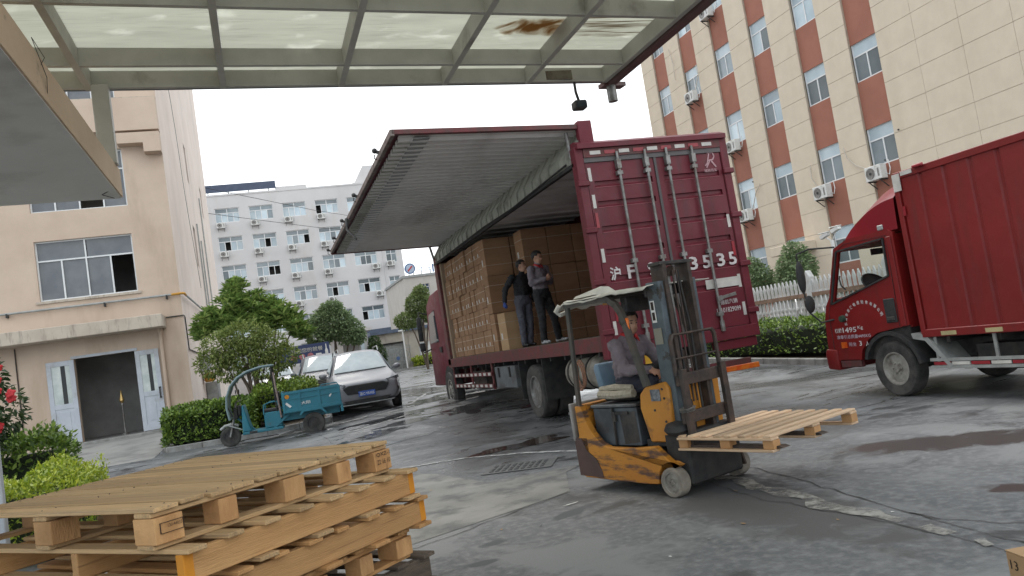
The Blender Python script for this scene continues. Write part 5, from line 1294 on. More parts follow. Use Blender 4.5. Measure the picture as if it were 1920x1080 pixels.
mb.add(vs, [(0, 1, 5, 4), (1, 2, 6, 5), (2, 3, 7, 6), (3, 0, 4, 7), (4, 5, 6, 7)]); mb.build('crumpled_sack', clothM, FL, .004)
mb = MB(); mb.tube([(.42, -1.12, 1.77), (.44, -1.16, 1.72), (.40, -1.15, 1.68), (.30, -1.15, 1.70)], .022, 6); mb.build('torn_edge', clothM, FL)
# mast
MX0, MX1 = -.19, .30
for x in (MX1-.035, MX0+.035):
    s_ = 1 if x > 0 else -1
    mb = MB(); mb.box(x-.010+.025*s_, x+.010+.025*s_, -.075, .07, .22, 1.82); mb.box(x-.035, x+.03, -.078, -.055, .22, 1.82); mb.box(x-.035, x+.03, .05, .073, .22, 1.82)
    mb.build('outer_mast_channel', bluesteel, FL, .003)
for x in (MX1-.085, MX0+.085):
    mb = MB(); mb.box(x-.022, x+.022, -.05, .10, .28, 1.96); mb.build('inner_mast_rail', darkrust, FL, .004)
MB().box(MX0+.03, MX1-.03, -.04, .10, 1.955, 1.985).build('mast_top_plate', dark, FL, .004)
MB().box(MX0, MX1, -.11, -.08, 1.70, 1.80).build('mast_crosshead', dark, FL, .004); MB().box(MX0, MX1, -.11, -.08, .9, .98).build('mast_crosshead', dark, FL, .004); MB().box(MX0, MX1, -.11, .05, .14, .26).build('mast_foot', darkrust, FL, .01)
MB().cyl((.055, -.02, .3), (.055, -.02, 1.20), .035, 14).build('lift_cylinder', darkrust, FL); MB().cyl((.055, -.02, 1.20), (.055, -.02, 1.88), .019, 12).build('piston_rod', steel, FL)
mb = MB(); mb.box(.015, .105, -.03, .03, 1.86, 1.90); mb.lathe([(.045, -.012), (.045, .012)], (.055, .02, 1.90), (1, 0, 0), 16); mb.build('chain_pulley', darkrust, FL)
mb = MB()
for x in (.03, .08): mb.box(x-.007, x+.007, .055, .065, .75, 1.90)
mb.build('chain', darkrust, FL)
mb = MB(); mb.tube([(-.02, .03, 1.9), (-.035, .06, 1.4), (-.03, .05, .9), (-.02, .06, .6)], .011, 6); mb.tube([(.135, .03, 1.9), (.14, .06, 1.3), (.13, .06, .7)], .010, 6); mb.build('hydraulic_hose', black, FL)
MB().box(.008, .016, .05, .062, .62, .93).build('yellow_stay', org2, FL)
MB().box(MX1+.0035, MX1+.007, -.055, -.005, 1.47, 1.66).build('sticker', white, FL); MB().box(MX1+.0075, MX1+.009, -.045, -.015, 1.49, 1.56).build('sticker_print', inkM, FL); MB().box(MX1+.0075, MX1+.009, -.045, -.015, 1.58, 1.65).build('sticker_print', inkM, FL)
MB().box(MX1+.0035, MX1+.007, -.06, .03, 1.28, 1.42).build('sticker', mat('faded_sticker', (.26, .25, .20), None, 4, .6), FL)
# carriage and load backrest
CX0, CX1 = -.26, .32
for z_ in (.96, .64): MB().box(CX0, CX1, .10, .145, z_-.05, z_+.05).build('carriage_plate', darkrust, FL, .005)
for x in (CX1-.03, CX0+.03): MB().box(x-.035, x+.035, .148, .19, .40, 1.05).build('fork_shank', darkrust, FL, .005)
mb = MB()
for x in (CX1, CX0): mb.tube([(x, .12, 1.0), (x, .12, 1.30), (x-.03*(1 if x > 0 else -1), .12, 1.345)], .02, 8)
mb.tube([(CX1-.03, .12, 1.345), (CX0+.03, .12, 1.345)], .010, 8); mb.tube([(CX1, .12, 1.14), (CX0, .12, 1.14)], .008, 8); mb.build('load_backrest', darkrust, FL)
for x in (CX1-.03, CX0+.03): MB().prism([(.148, .38), (.148, .42), (.19, .425), (1.02, .425), (1.06, .412), (1.02, .405), (.2, .395)], x-.045, x+.045, 'x').build('fork_tine', darkrust, FL)
mb = MB()
for k in range(3): mb.lathe([(.06+.003*k, -.004), (.066+.003*k, 0), (.06+.003*k, .004)], (CX1-.04, .15, .70+.012*k), (.15, 0, 1), 18)
mb.build('wire_loop', steel, FL)
# seat and steering
seatM = mat('black_seat', (.02, .024, .03), (.035, .04, .05), 3, .55); 
MB().box(-.22, .22, -.92, -.50, .80, .89).build('seat_base', dark, FL, .02)
MB().prism([(-.96, .86), (-1.01, 1.12), (-.98, 1.17), (-.93, 1.15), (-.88, .90)], -.22, .22, 'x').build('seat_back', mat('blue_grey_seat', (.10, .17, .24), (.16, .24, .32), 3, .5), FL, .02, 2)
MB().prism([(-.93, .86), (-.985, 1.14), (-.955, 1.14), (-.87, .88)], -.205, .205, 'x').build('seat_pad', seatM, FL, .01)
cushion = MB(); 
for k in range(9): cushion.tube([(.23-.055*k, -.93, .915), (.235-.055*k, -.72, .93), (.23-.055*k, -.50, .915)], .030, 8)
cushion.tube([(.25, -.93, .87), (.265, -.72, .86), (.25, -.48, .87)], .04, 8); cushion.build('woven_cushion', mat('woven_straw', (.42, .38, .30), (.30, .27, .21), 30, .9, bump=1, bs=80), FL)
mb = MB(); mb.lathe([(.15, -.012), (.165, 0), (.15, .012), (.14, 0)], (0, -.27, 1.06), (0, -.75, .66), 26); mb.cyl((0, -.27, 1.06), (0, -.12, .92), .02); mb.beam((-.14, -.27, 1.06), (.14, -.27, 1.06), .02, .015); mb.build('steering_wheel', black, FL)
MB().cyl((-.12, -.22, .94), (-.16, -.26, 1.10), .008, 6).build('lever', steel, FL)
MB().box(.385, .415, -.30, -.25, 1.44, 1.55).build('indicator_lamp', mat('orange_lens', (.75, .16, .01), None, 3, .25), FL, .01)
MB().box(.30, .34, -.60, -.48, 1.70, 1.735).build('cable_clip', org2, FL)
# ================================================================ PEOPLE
skinM = mat('skin', (.48, .27, .18), (.42, .22, .145), 8, .5, bump=.1)
skinD = skinM
hairM = mat('black_hair', (.012, .010, .009), (.02, .017, .015), 30, .55, bump=.8, bs=120)
def cap(mb, p0, p1, r0, r1, n=14, flat=1.0, side=Vector((1, 0, 0)), rings=5):
    p0 = Vector(p0); p1 = Vector(p1); t = (p1-p0).normalized(); s = (side-t*side.dot(t)).normalized(); f = t.cross(s); L_ = (p1-p0).length; R_ = []
    for k in range(rings+1): a = math.pi/2*(1-k/rings); R_.append((-r0*math.sin(a), max(1e-4, r0*math.cos(a))))
    for k in range(rings+1): a = math.pi/2*k/rings; R_.append((L_+r1*math.sin(a), max(1e-4, r1*math.cos(a))))
    b = len(mb.v)
    for h, r in R_:
        for i in range(n):
            a = 2*math.pi*i/n; mb.v.append(tuple(p0+t*h+s*(r*math.cos(a))+f*(r*flat*math.sin(a))))
    m_ = len(R_)
    for k in range(m_-1):
        for i in range(n): mb.f.append((b+k*n+i, b+k*n+(i+1) % n, b+(k+1)*n+(i+1) % n, b+(k+1)*n+i))
    mb.f.append(tuple(b+i for i in range(n-1, -1, -1))); mb.f.append(tuple(b+(m_-1)*n+i for i in range(n)))
def person(label, loc, rz, J, top, bottom, shoes, glove=None, group=None, head_yaw=0, head_pitch=0, collar=None, vox=.0125, sc=1):
    t = thing('person', label, 'person', loc, rz, group); V = {k: Vector(v)*sc for k, v in J.items()}
    mb = MB(); seg = []
    X = Vector((1, 0, 0))
    def S_(a, b_, r0, r1, m_, flat=1, side=X, ex=None):
        a = V[a] if isinstance(a, str) else Vector(a); b_ = V[b_] if isinstance(b_, str) else Vector(b_)
        cap(mb, a, b_, r0*sc, r1*sc, 14, flat, side); seg.append((a, b_, (r0+r1)/2*sc, m_))
    sh = (V['shL']-V['shR']).normalized(); hp = (V['hipL']-V['hipR']).normalized()
    S_('pelvis', 'waist', .165, .158, 1, .78, hp); S_('waist', 'chest', .165, .182, 0, .74, sh); S_('chest', 'neck', .168, .066, 0, .76, sh)
    S_('shL', 'shR', .068, .068, 0); S_(V['pelvis']+Vector((0, 0, -.02)), V['pelvis']+Vector((0, 0, -.05)), .14, .13, 1, .8, hp)
    for q in 'LR':
        S_('sh'+q, 'el'+q, .071, .056, 0); S_('el'+q, 'wr'+q, .056, .040, 0)
        S_('hip'+q, 'kn'+q, .102, .073, 1); S_('kn'+q, 'an'+q, .073, .060, 1)
        toe = V['toe'+q]; an = V['an'+q]; heel = an+(an-toe)*.25; heel.z = toe.z
        S_(heel, toe, .040, .038, 2, .8); S_(an, heel, .04, .04, 2)
    # neck and head
    hc = V['head']; Hm = Matrix.Translation(hc) @ Matrix.Rotation(head_yaw, 4, 'Z') @ Matrix.Rotation(head_pitch, 4, 'X') @ Matrix.Scale(sc, 4)
    S_(V['neck'], hc-Vector((0, .01, .05)), .054, .052, 3)
    mb.ell((0, -.012, .022), (.077, .094, .098), 18, 12, Hm); mb.ell((0, .028, -.040), (.056, .062, .072), 16, 10, Hm); mb.ell((0, .055, -.078), (.028, .028, .026), 12, 8, Hm)
    mb.ell((0, .092, -.014), (.013, .020, .024), 10, 8, Hm); mb.ell((0, .080, -.052), (.024, .014, .009), 10, 6, Hm)
    for s_ in (1, -1): mb.ell((s_*.079, -.005, -.005), (.010, .018, .031), 8, 8, Hm); mb.ell((s_*.03, .072, .030), (.022, .012, .008), 8, 6, Hm)
    seg.append((hc+Vector((0, 0, .06*sc)), hc-Vector((0, -.02, .07*sc)), .09*sc, 3))
    # hands: palm, four fingers, thumb
    for q in 'LR':
        w = V['wr'+q]; d = (V['hand'+q]-w).normalized(); pn = Vector(J.get('palm'+q, (0, 0, -1))).normalized(); s_ = d.cross(pn).normalized(); pn = s_.cross(d)
        mh = 4 if (glove == q or glove == 'both') else 3
        pe = w+d*.085*sc; S_(w, w+d*.03, .030, .030, mh); cap(mb, w+d*.02*sc, pe, .030*sc, .036*sc, 12, .5, s_); seg.append((w, pe, .034*sc, mh))
        for k, (o_, l_) in enumerate(((-.030, .062), (-.010, .074), (.010, .068), (.029, .052))):
            a = pe+s_*o_*sc-d*.008*sc; c_ = d*math.cos(.5)+pn*math.sin(.5); e = a+c_*l_*.5*sc; c2 = d*math.cos(1.15)+pn*math.sin(1.15); f_ = e+c2*l_*.5*sc
            cap(mb, a, e, .0105*sc, .0098*sc, 8); cap(mb, e, f_, .0098*sc, .0085*sc, 8); seg.append((a, f_, .010, mh))
        sgn = 1 if q == 'R' else -1; a = w+d*.03*sc-s_*.026*sc*1; e = a+(d*.75-s_*.6+pn*.35).normalized()*.040*sc; f_ = e+(d*.9-s_*.15+pn*.4).normalized()*.030*sc
        cap(mb, a, e, .014*sc, .011*sc, 8); cap(mb, e, f_, .011*sc, .0095*sc, 8); seg.append((a, f_, .012, mh))
    me = bpy.data.meshes.new('tmp'); me.from_pydata(mb.v, [], mb.f); o = bpy.data.objects.new('tmp', me); COL.objects.link(o)
    md = o.modifiers.new('r', 'REMESH'); md.mode = 'VOXEL'; md.voxel_size = vox*sc; md2 = o.modifiers.new('s', 'SMOOTH'); md2.iterations = 2; md2.factor = .5
    me2 = bpy.data.meshes.new_from_object(o.evaluated_get(bpy.context.evaluated_depsgraph_get())); bpy.data.objects.remove(o)
    me2.materials.clear()
    for m_ in (top, bottom, shoes, skinM, bpy.data.materials.get('blue_glove') or mat('blue_glove', (.03, .07, .28), (.02, .05, .2), 6, .7)): me2.materials.append(m_)
    def near(c):
        best = 9; bi = 0
        for a, b_, r, m_ in seg:
            ab = b_-a; u_ = max(0, min(1, (c-a).dot(ab)/max(1e-9, ab.length_squared))); d_ = (c-a-ab*u_).length-r
            if d_ < best: best = d_; bi = m_
        return bi
    tagv = [0]*len(me2.vertices)
    for i, v in enumerate(me2.vertices): tagv[i] = near(v.co)
    for p in me2.polygons:
        p.use_smooth = True; p.material_index = tagv[p.vertices[0]]
    nl = [v.normal.copy() for v in me2.vertices]
    for i, v in enumerate(me2.vertices):
        if tagv[i] in (0, 1):
            c = v.co; w = noise.noise(Vector((c.x*13, c.y*13, c.z*22)))*.015+noise.noise(Vector((c.x*30, c.y*30, c.z*55)))*.008; v.co = c+nl[i]*(w+.004)*sc
    body = inst('body', me2, t)
    h = MB(); hv = MB().ell((0, -.018, .040), (.087, .104, .098), 22, 14, None)
    idx = {}; keep = []
    for i, v in enumerate(hv.v):
        v = Vector(v); front = v.y > .045 and v.z < .080; low = v.z < -.02+(.04 if v.y > 0 else -.035 if v.y < -.04 else 0)
        e = 1+.05*noise.noise(v*40)
        if not (front or low): idx[i] = len(h.v); h.v.append(tuple(Hm @ Vector((v.x*e, v.y*e, v.z*e))))
    for f in hv.f:
        if all(i in idx for i in f): h.f.append(tuple(idx[i] for i in f))
    ho = h.build('hair', hairM, t); m3 = ho.modifiers.new('s', 'SOLIDIFY'); m3.thickness = .012*sc; m3.offset = 0
    ey = MB()
    for s_ in (1, -1): ey.ell((s_*.031, .079, .006), (.012, .006, .005), 10, 6, Hm)
    ey.build('eye', black, t); eb = MB()
    for s_ in (1, -1): eb.beam(Hm @ Vector((s_*.016, .086, .030)), Hm @ Vector((s_*.050, .076, .030)), .006*sc, .007*sc)
    eb.build('eyebrow', hairM, t)
    mm = MB(); mm.beam(Hm @ Vector((-.020, .093, -.053)), Hm @ Vector((.020, .093, -.053)), .004, .004*sc); mm.build('mouth', mat('lips', (.22, .07, .055), None, 4, .5), t)
    if collar:
        c_ = MB(); n = V['neck']; 
        for s_ in (1, -1):
            c_.add([n+Vector((s_*.070, -.055, .035))*sc, n+Vector((s_*.085, .03, .012))*sc, n+Vector((s_*.035, .105, -.055))*sc, n+Vector((s_*.008, .075, .0))*sc, n+Vector((s_*.052, .02, .045))*sc, n+Vector((0, -.085, .035))*sc, n+Vector((0, -.07, .055))*sc],
                   [(0, 1, 4), (1, 2, 3, 4), (0, 4, 6, 5)])
        co_ = c_.build('collar', collar, t); m4 = co_.modifiers.new('s', 'SOLIDIFY'); m4.thickness = .010*sc
    return t
work = mat('grey_work_jacket', (.20, .17, .19), (.155, .13, .148), 5, .85, bump=.5, bs=60)
redc = mat('red_collar', (.50, .015, .02), (.42, .012, .016), 4, .7)
navyT = mat('dark_navy_trousers', (.012, .015, .028), (.02, .022, .035), 5, .85, bump=.4)
blackT = mat('black_clothes', (.012, .012, .014), (.02, .02, .022), 5, .85, bump=.4)
greyT = mat('grey_trousers', (.085, .085, .105), (.06, .06, .078), 5, .85, bump=.4)
shoeM = mat('black_shoes', (.02, .02, .02), None, 5, .5); sneak = mat('white_soled_sneakers', (.10, .10, .10), (.5, .5, .5), 14, .6)
# driver (forklift frame: +Y is forward, -x... sits on the seat)
D = dict(pelvis=(0, -.70, 1.00), waist=(0, -.72, 1.13), chest=(0, -.69, 1.30), neck=(0, -.64, 1.455), head=(.0, -.60, 1.585), shL=(-.185, -.66, 1.385), shR=(.185, -.66, 1.385),
         elL=(-.24, -.50, 1.16), wrL=(-.10, -.30, 1.14), handL=(-.02, -.25, 1.12), palmL=(0, 0, -1),
         elR=(.25, -.53, 1.14), wrR=(.17, -.29, 1.13), handR=(.12, -.20, 1.10), palmR=(-.25, .1, -1),
         hipL=(-.09, -.68, .985), hipR=(.09, -.68, .985), knL=(-.13, -.27, .99), knR=(.13, -.28, 1.0), anL=(-.12, -.25, .56), anR=(.12, -.26, .56), toeL=(-.12, -.13, .50), toeR=(.12, -.13, .50))
D = {k: (v if k.startswith('palm') else (v[0]+.03, v[1]-.03, v[2]-.02)) for k, v in D.items()}
drv = person('driver in grey work jacket with red collar seated on the orange forklift', FW(5.36, -4.67, 0), FRZ, D, work, navyT, shoeM, head_yaw=R(-14), head_pitch=R(-8), collar=redc, sc=.96)
mb = MB()
for s_ in (1, -1): mb.beam((s_*.165+.02, -.565, 1.395), (s_*.215+.02, -.60, 1.375), .05, .045, (0, 1, 0))
# workers on the truck bed
def stand(lean=0, **kw):
    d = dict(pelvis=(0, 0, .95), waist=(0, 0, 1.08), chest=(0, 0, 1.27), neck=(0, .01, 1.45), head=(0, .03, 1.60), shL=(-.185, 0, 1.39), shR=(.185, 0, 1.39),
             elL=(-.25, -.03, 1.12), wrL=(-.26, .03, .88), handL=(-.26, .06, .80), palmL=(1, 0, 0), elR=(.25, -.03, 1.12), wrR=(.26, .03, .88), handR=(.26, .06, .80), palmR=(-1, 0, 0),
             hipL=(-.09, 0, .92), hipR=(.09, 0, .92), knL=(-.11, .03, .50), knR=(.11, .03, .50), anL=(-.12, 0, .09), anR=(.12, 0, .09), toeL=(-.14, .15, .04), toeR=(.14, .15, .04))
    d.update(kw); return d
zb = ZB+.072
w1 = frame_pt(.37, 4.42, zb)
person('worker in black sweater and grey trousers, blue gloved hand on the lowest carton', w1, R(195), stand(elR=(.34, -.06, 1.17), wrR=(.42, -.02, .93), handR=(.44, .03, .85), palmR=(-.3, 0, -1), chest=(-.02, 0, 1.27), neck=(-.05, .02, 1.45), head=(-.06, .05, 1.60), knL=(-.06, .05, .50), anL=(-.02, .02, .09), toeL=(-.01, .17, .04)), blackT, greyT, shoeM, glove='R', head_yaw=R(25), vox=.014)
w2 = frame_pt(.36, 3.28, zb)
person('worker in grey jacket with red collar and black trousers, hands together in front of chest', w2, R(205), stand(elL=(-.25, .02, 1.14), wrL=(-.08, .22, 1.20), handL=(.0, .26, 1.22), palmL=(0, -1, 0), elR=(.25, .03, 1.13), wrR=(.09, .22, 1.18), handR=(.02, .27, 1.2), palmR=(0, -1, 0), knL=(-.20, .03, .50), anL=(-.30, -.02, .09), toeL=(-.36, .12, .04)), work, blackT, sneak, head_yaw=R(15), head_pitch=R(-10), collar=redc, vox=.014)

# ================================================================ CARS
def car(name, label, loc, rz, paint, group=None, W_=1.86, L_=4.5, H=1.66, plate=None, grille='hex', sc=1, rails=True):
    """front faces -Y, front bumper at y=0"""
    t = thing(name, label, 'car', loc, rz, group)
    # stations: y, zbot, half width, belt z, roof z (or hood z), roof half width
    st = [(.00, .38, .66, .62, .66, .50), (.05, .30, .80, .70, .78, .62), (.22, .24, .90, .78, .90, .70), (.55, .24, .93, .86, .98, .74), (1.15, .24, .93, .93, 1.06, .74), (1.32, .24, .93, .95, 1.10, .70),
          (1.95, .24, .93, .97, 1.58, .58), (2.5, .24, .93, .98, H, .60), (3.4, .24, .93, .99, H-.02, .59), (4.05, .26, .92, 1.00, 1.55, .56), (4.35, .34, .88, 1.0, 1.12, .62), (4.48, .42, .82, .90, .96, .60)]
    st = [(y*L_/4.5, zb_, w*W_/1.86, bz, rz_, rw_*W_/1.86) for y, zb_, w, bz, rz_, rw_ in st]
    mb = MB(); n = 0
    for y, zb_, w, bz, rz_, rw_ in st:
        half = [(0, zb_), (w*.75, zb_), (w*.97, zb_+.06), (w, zb_+.22), (w*.995, bz-.14), (w*.95, bz), (w*.92, bz+.02 if rz_ > bz+.15 else bz+(rz_-bz)*.3), (rw_+(w-rw_)*.22, rz_-(.10 if rz_ > bz+.3 else .02)), (rw_*.85, rz_-.012), (0, rz_)]
        mb.v += [(a, y, b_) for a, b_ in half]+[(-a, y, b_) for a, b_ in half[-2:0:-1]]; n = len(half)*2-2
    for k in range(len(st)-1):
        for i in range(n): mb.f.append((k*n+i, k*n+(i+1) % n, (k+1)*n+(i+1) % n, (k+1)*n+i))
    mb.f.append(tuple(range(n))); mb.f.append(tuple(range((len(st)-1)*n, len(st)*n)))
    bo = mb.build('body', paint, t); md = bo.modifiers.new('s', 'SUBSURF'); md.levels = 2; md.render_levels = 2
    for p in bo.data.polygons: p.use_smooth = True
    me = bo.data; cr_ = me.attributes.new('crease_edge', 'FLOAT', 'EDGE')
    for e_ in me.edges:
        a_, b2_ = e_.vertices; ra_, rb_ = a_//n, b2_//n; ia_, ib_ = a_ % n, b2_ % n
        if ra_ != rb_ and min(ia_, n-ia_) in (1, 5, 7): cr_.data[e_.index].value = (.5, .75, .6)[(1, 5, 7).index(min(ia_, n-ia_))]
        elif ra_ == rb_ and ra_ in (1, 5, 6, 9): cr_.data[e_.index].value = .45
    w = W_/2; k = L_/4.5
    # glass laid just outside the skin
    def glassq(nm, pts, m_=glassm, th=.012):
        P = [Vector(p) for p in pts]; nn = (P[1]-P[0]).cross(P[3]-P[0]).normalized()*th; g = MB(); c = sum(P, Vector())/4
        g.add(P+[p+nn for p in P], [(0, 1, 2, 3), (7, 6, 5, 4), (0, 4, 5, 1), (1, 5, 6, 2), (2, 6, 7, 3), (3, 7, 4, 0)]); return g.build(nm, m_, t, .004)
    wsm = bpy.data.materials.get('car_windscreen') or mat('car_windscreen', (.30, .34, .35), (.42, .46, .46), 1.5, .05, spec=.9)
    g = MB(); nn_ = 8
    for off in (0, .015):
        for i in range(nn_+1):
            s_ = 2*i/nn_-1; b_ = .085*(1-s_*s_)
            g.v += [(s_*w*.78, (1.33-b_)*k-off, 1.10+off), (s_*w*.69, (1.64-b_)*k-off, 1.345+.02*(1-s_*s_)+off), (s_*w*.60, (1.96-b_)*k-off, 1.56+.035*(1-s_*s_)+off)]
    m3 = 3*(nn_+1)
    for i in range(nn_):
        for j in range(2): q_ = 3*i+j; g.f += [(m3+q_, m3+q_+3, m3+q_+4, m3+q_+1), (q_, q_+1, q_+4, q_+3)]
    g.build('windscreen', wsm, t)
    for s_ in (1, -1):
        g = MB(); P = [(s_*w*.955, 1.55*k, 1.02), (s_*w*.965, 4.0*k, 1.06), (s_*w*.76, 3.75*k, 1.50), (s_*w*.74, 2.15*k, 1.50)]
        q = [(x-s_*.03, y, z_) for x, y, z_ in P]; g.add(P+q, [(0, 1, 2, 3), (7, 6, 5, 4), (0, 4, 5, 1), (2, 6, 7, 3), (1, 5, 6, 2), (3, 7, 4, 0)]); g.build('side_windows', glassm, t)
        mb = MB(); mb.ell((s_*(w+.10), 1.50*k, 1.08), (.11, .07, .075), 12, 8); mb.beam((s_*w*.92, 1.5*k, 1.02), (s_*(w+.05), 1.5*k, 1.05), .04, .04); mb.build('wing_mirror', paint, t)
        hl = MB(); hl.add([(s_*w*.56, .00, .80), (s_*w*.97, .22, .86), (s_*w*1.0, .34, .78), (s_*w*.62, -.02, .71), (s_*w*.56, .20, .80), (s_*w*.90, .46, .84), (s_*w*.90, .5, .74), (s_*w*.55, .15, .68)], [(0, 1, 2, 3), (7, 6, 5, 4), (0, 4, 5, 1), (1, 5, 6, 2), (2, 6, 7, 3), (3, 7, 4, 0)])
        hl.build('headlight', mat('headlamp', (.05, .055, .06), (.55, .57, .6), 9, .1) if not bpy.data.materials.get('headlamp') else bpy.data.materials['headlamp'], t, .01)
        fo = MB(); fo.lathe([(.085, 0), (.085, .02), (.055, .025), (.055, .0)], (s_*w*.84, .115, .50), (s_*.35, -1, 0), 16); fo.build('fog_lamp', black, t)
        if rails: MB().tube([(s_*w*.66, 2.1*k, 1.60), (s_*w*.66, 2.25*k, H+.03), (s_*w*.66, 3.6*k, H+.02), (s_*w*.66, 3.8*k, 1.60)], .018, 6).build('roof_rail', galv, t)
        for y in (.88*k, 3.6*k):
            wheel(t, (s_*(w-.10), y, .335), .335, .21, (s_, 0, 0), rimmat=steel, rr=.66, bolts=5, holes=10, dish=.02)
            MB().lathe([(.40, -.05), (.40, .012), (.335, .012), (.335, -.05)], (s_*(w-.005), y, .345), (s_, 0, 0), 28).build('wheel_arch', black, t)
    # front: grille, intake, bumper
    if grille == 'hex':
        g = MB(); g.prism([(-.46, .75), (.46, .75), (.60, .68), (.50, .52), (-.50, .52), (-.60, .68)], -.035, .12, 'y'); g.build('grille', black, t, .01)
        g = MB()
        for k2 in range(6): g.box(-.48, .48, -.04, -.034, .54+k2*.034, .545+k2*.034)
        g.build('grille_bar', dark, t)
    else:
        g = MB(); g.prism([(-.52, .80), (.52, .80), (.60, .70), (.45, .50), (-.45, .50), (-.60, .70)], -.04, .12, 'y'); g.build('grille', black, t, .01)
        g = MB()
        for k2 in range(5): g.box(-.50+.02*k2, .50-.02*k2, -.055, -.038, .53+k2*.055, .55+k2*.055)
        g.build('grille_bar', steel, t)
    MB().prism([(-.62, .36), (.62, .36), (.50, .26), (-.50, .26)], -.01, .14, 'y').build('lower_intake', black, t, .01)
    MB().prism([(-.72, .26), (.72, .26), (.66, .235), (-.66, .235)], -.02, .14, 'y').build('skid_plate', galv, t, .006)
    if plate:
        bl = bpy.data.materials.get('plate_blue') or mat('plate_blue', (.03, .10, .42), None, 4, .4)
        MB().box(-.22, .22, -.058, -.046, .43, .57).build('number_plate', bl, t, .004)
        text('plate_lettering', plate, .38, .085, white, t, FACEY(-.19, -.0595, .458), bold=.015)
    g = MB()
    g.tube([(-.05, 1.30*k, 1.10), (-.5, 1.42*k, 1.16)], .008, 6); g.tube([(.5, 1.30*k, 1.10), (.05, 1.42*k, 1.16)], .008, 6); g.build('wiper', black, t)
    return t
silver = mat('silver_car_paint', (.22, .22, .235), (.18, .18, .195), 2, .45, metal=.15, coat=.12)
greyp = mat('dark_grey_car_paint', (.09, .09, .105), (.075, .08, .10), 2, .45, metal=.1, coat=.1)
whitep = mat('white_car_paint', (.75, .75, .74), (.70, .70, .70), 2, .25, coat=.6)
c_ = (2.52, 20.9)
car('silver_suv', 'silver SUV with black hexagonal grille and blue number plate beside the blue tricycle', (2.52, 20.95, gz(2.5, 21.5)), R(-3), silver, plate='浙C·Y5105', H=1.70)
car('dark_suv', 'darker SUV with slatted chrome grille parked behind the silver one', (2.0, 27.2, gz(2, 28)), R(-2), greyp, plate='浙C·K107W', grille='slat', H=1.72)
car('white_car', 'white car mostly hidden behind the tree and tricycle, left of the dark SUV', (.35, 31.5, gz(0, 33)), R(-2), whitep, rails=False, H=1.48)
g1_ = 'white cars parked behind the white picket fence'
car('white_car', 'white car behind the picket fence, nearer the small red truck', (16.4, 15.6, .05), R(-25), whitep, group=g1_, rails=False, H=1.5)
car('white_car', 'white car behind the picket fence, nearer the container truck', (17.2, 20.3, .05), R(-20), whitep, group=g1_, rails=False, H=1.5)

# ================================================================ CARGO TRICYCLE
teal = mat('teal_paint', (.02, .17, .23), (.018, .14, .19), 2, .45, .6, bump=.1, dirt=(.06, .10, .11), ds=4, dlo=.6, dhi=.8)
TK = thing('cargo_tricycle', 'teal electric cargo tricycle with curved windscreen canopy parked by the hedge', 'tricycle', (-.86, 19.45, gz(-.5, 19.4)-.01), R(-4))
# local: x forward->rear along +x, front wheel at origin, near side is -y
wheel(TK, (0, 0, .23), .23, .085, (0, -1, 0), rimmat=dark, rr=.62, bolts=0, holes=6, dish=.01)
for s_ in (-.40, .40): wheel(TK, (1.88, s_, .25), .25, .11, (0, -1, 0) if s_ < 0 else (0, 1, 0), rimmat=dark, rr=.60, bolts=5, holes=8, dish=.01)
mb = MB()
for s_ in (-.07, .07): mb.tube([(0, s_, .23), (.10, s_, .55), (.16, s_, .80)], .022, 8)
mb.tube([(.16, 0, .78), (.20, 0, .98)], .025, 8); mb.tube([(.28, -.30, 1.02), (.22, -.12, 1.0), (.20, 0, .99), (.22, .12, 1.0), (.28, .30, 1.02)], .013, 8); mb.build('front_fork', steel, TK)
mb = MB(); mb.tube([(-.20, 0, .42), (-.10, 0, .49), (.05, 0, .51), (.2, 0, .46)], .035, 8); mb.tube([(-.02, -.12, .5), (.28, -.12, .36)], .016, 6); mb.build('front_guard', galv, TK)
mb = MB().box(.16, .22, -.16, .16, .62, .84); mb.cyl((.13, 0, .80), (.19, 0, .80), .08, 14); mb.build('headlight', black, TK, .01)
mb = MB()
for s_ in (-.28, .28): mb.tube([(.30, s_, 1.02), (.26, s_*1.25, 1.2)], .008, 6); mb.ell((.26, s_*1.28, 1.24), (.012, .07, .05), 10, 6)
mb.build('mirror', black, TK)
mb = MB(); mb.prism([(.30, .30), (.34, .90), (.38, .92), (.44, .55), (.50, .30)], -.30, .30, 'y'); mb.build('leg_shield', teal, TK, .02)
MB().box(.24, .30, -.2, .2, .68, .92).build('instrument_panel', black, TK, .02)
MB().box(.30, 1.20, -.34, .34, .24, .30).build('footboard', teal, TK, .01)
MB().box(.80, 1.18, -.30, .30, .30, .66).build('seat_box', teal, TK, .02)
MB().box(.78, 1.12, -.26, .26, .66, .73).build('seat', black, TK, .03, 2)
for s_ in (-.30, .30): MB().tube([(.80, s_, .62), (.82, s_, .84), (.95, s_, .88), (1.12, s_, .88), (1.18, s_, .66)], .016, 6).build('seat_rail', teal, TK)
MB().box(1.14, 1.18, -.24, .24, .74, 1.10).build('backrest', black, TK, .02)
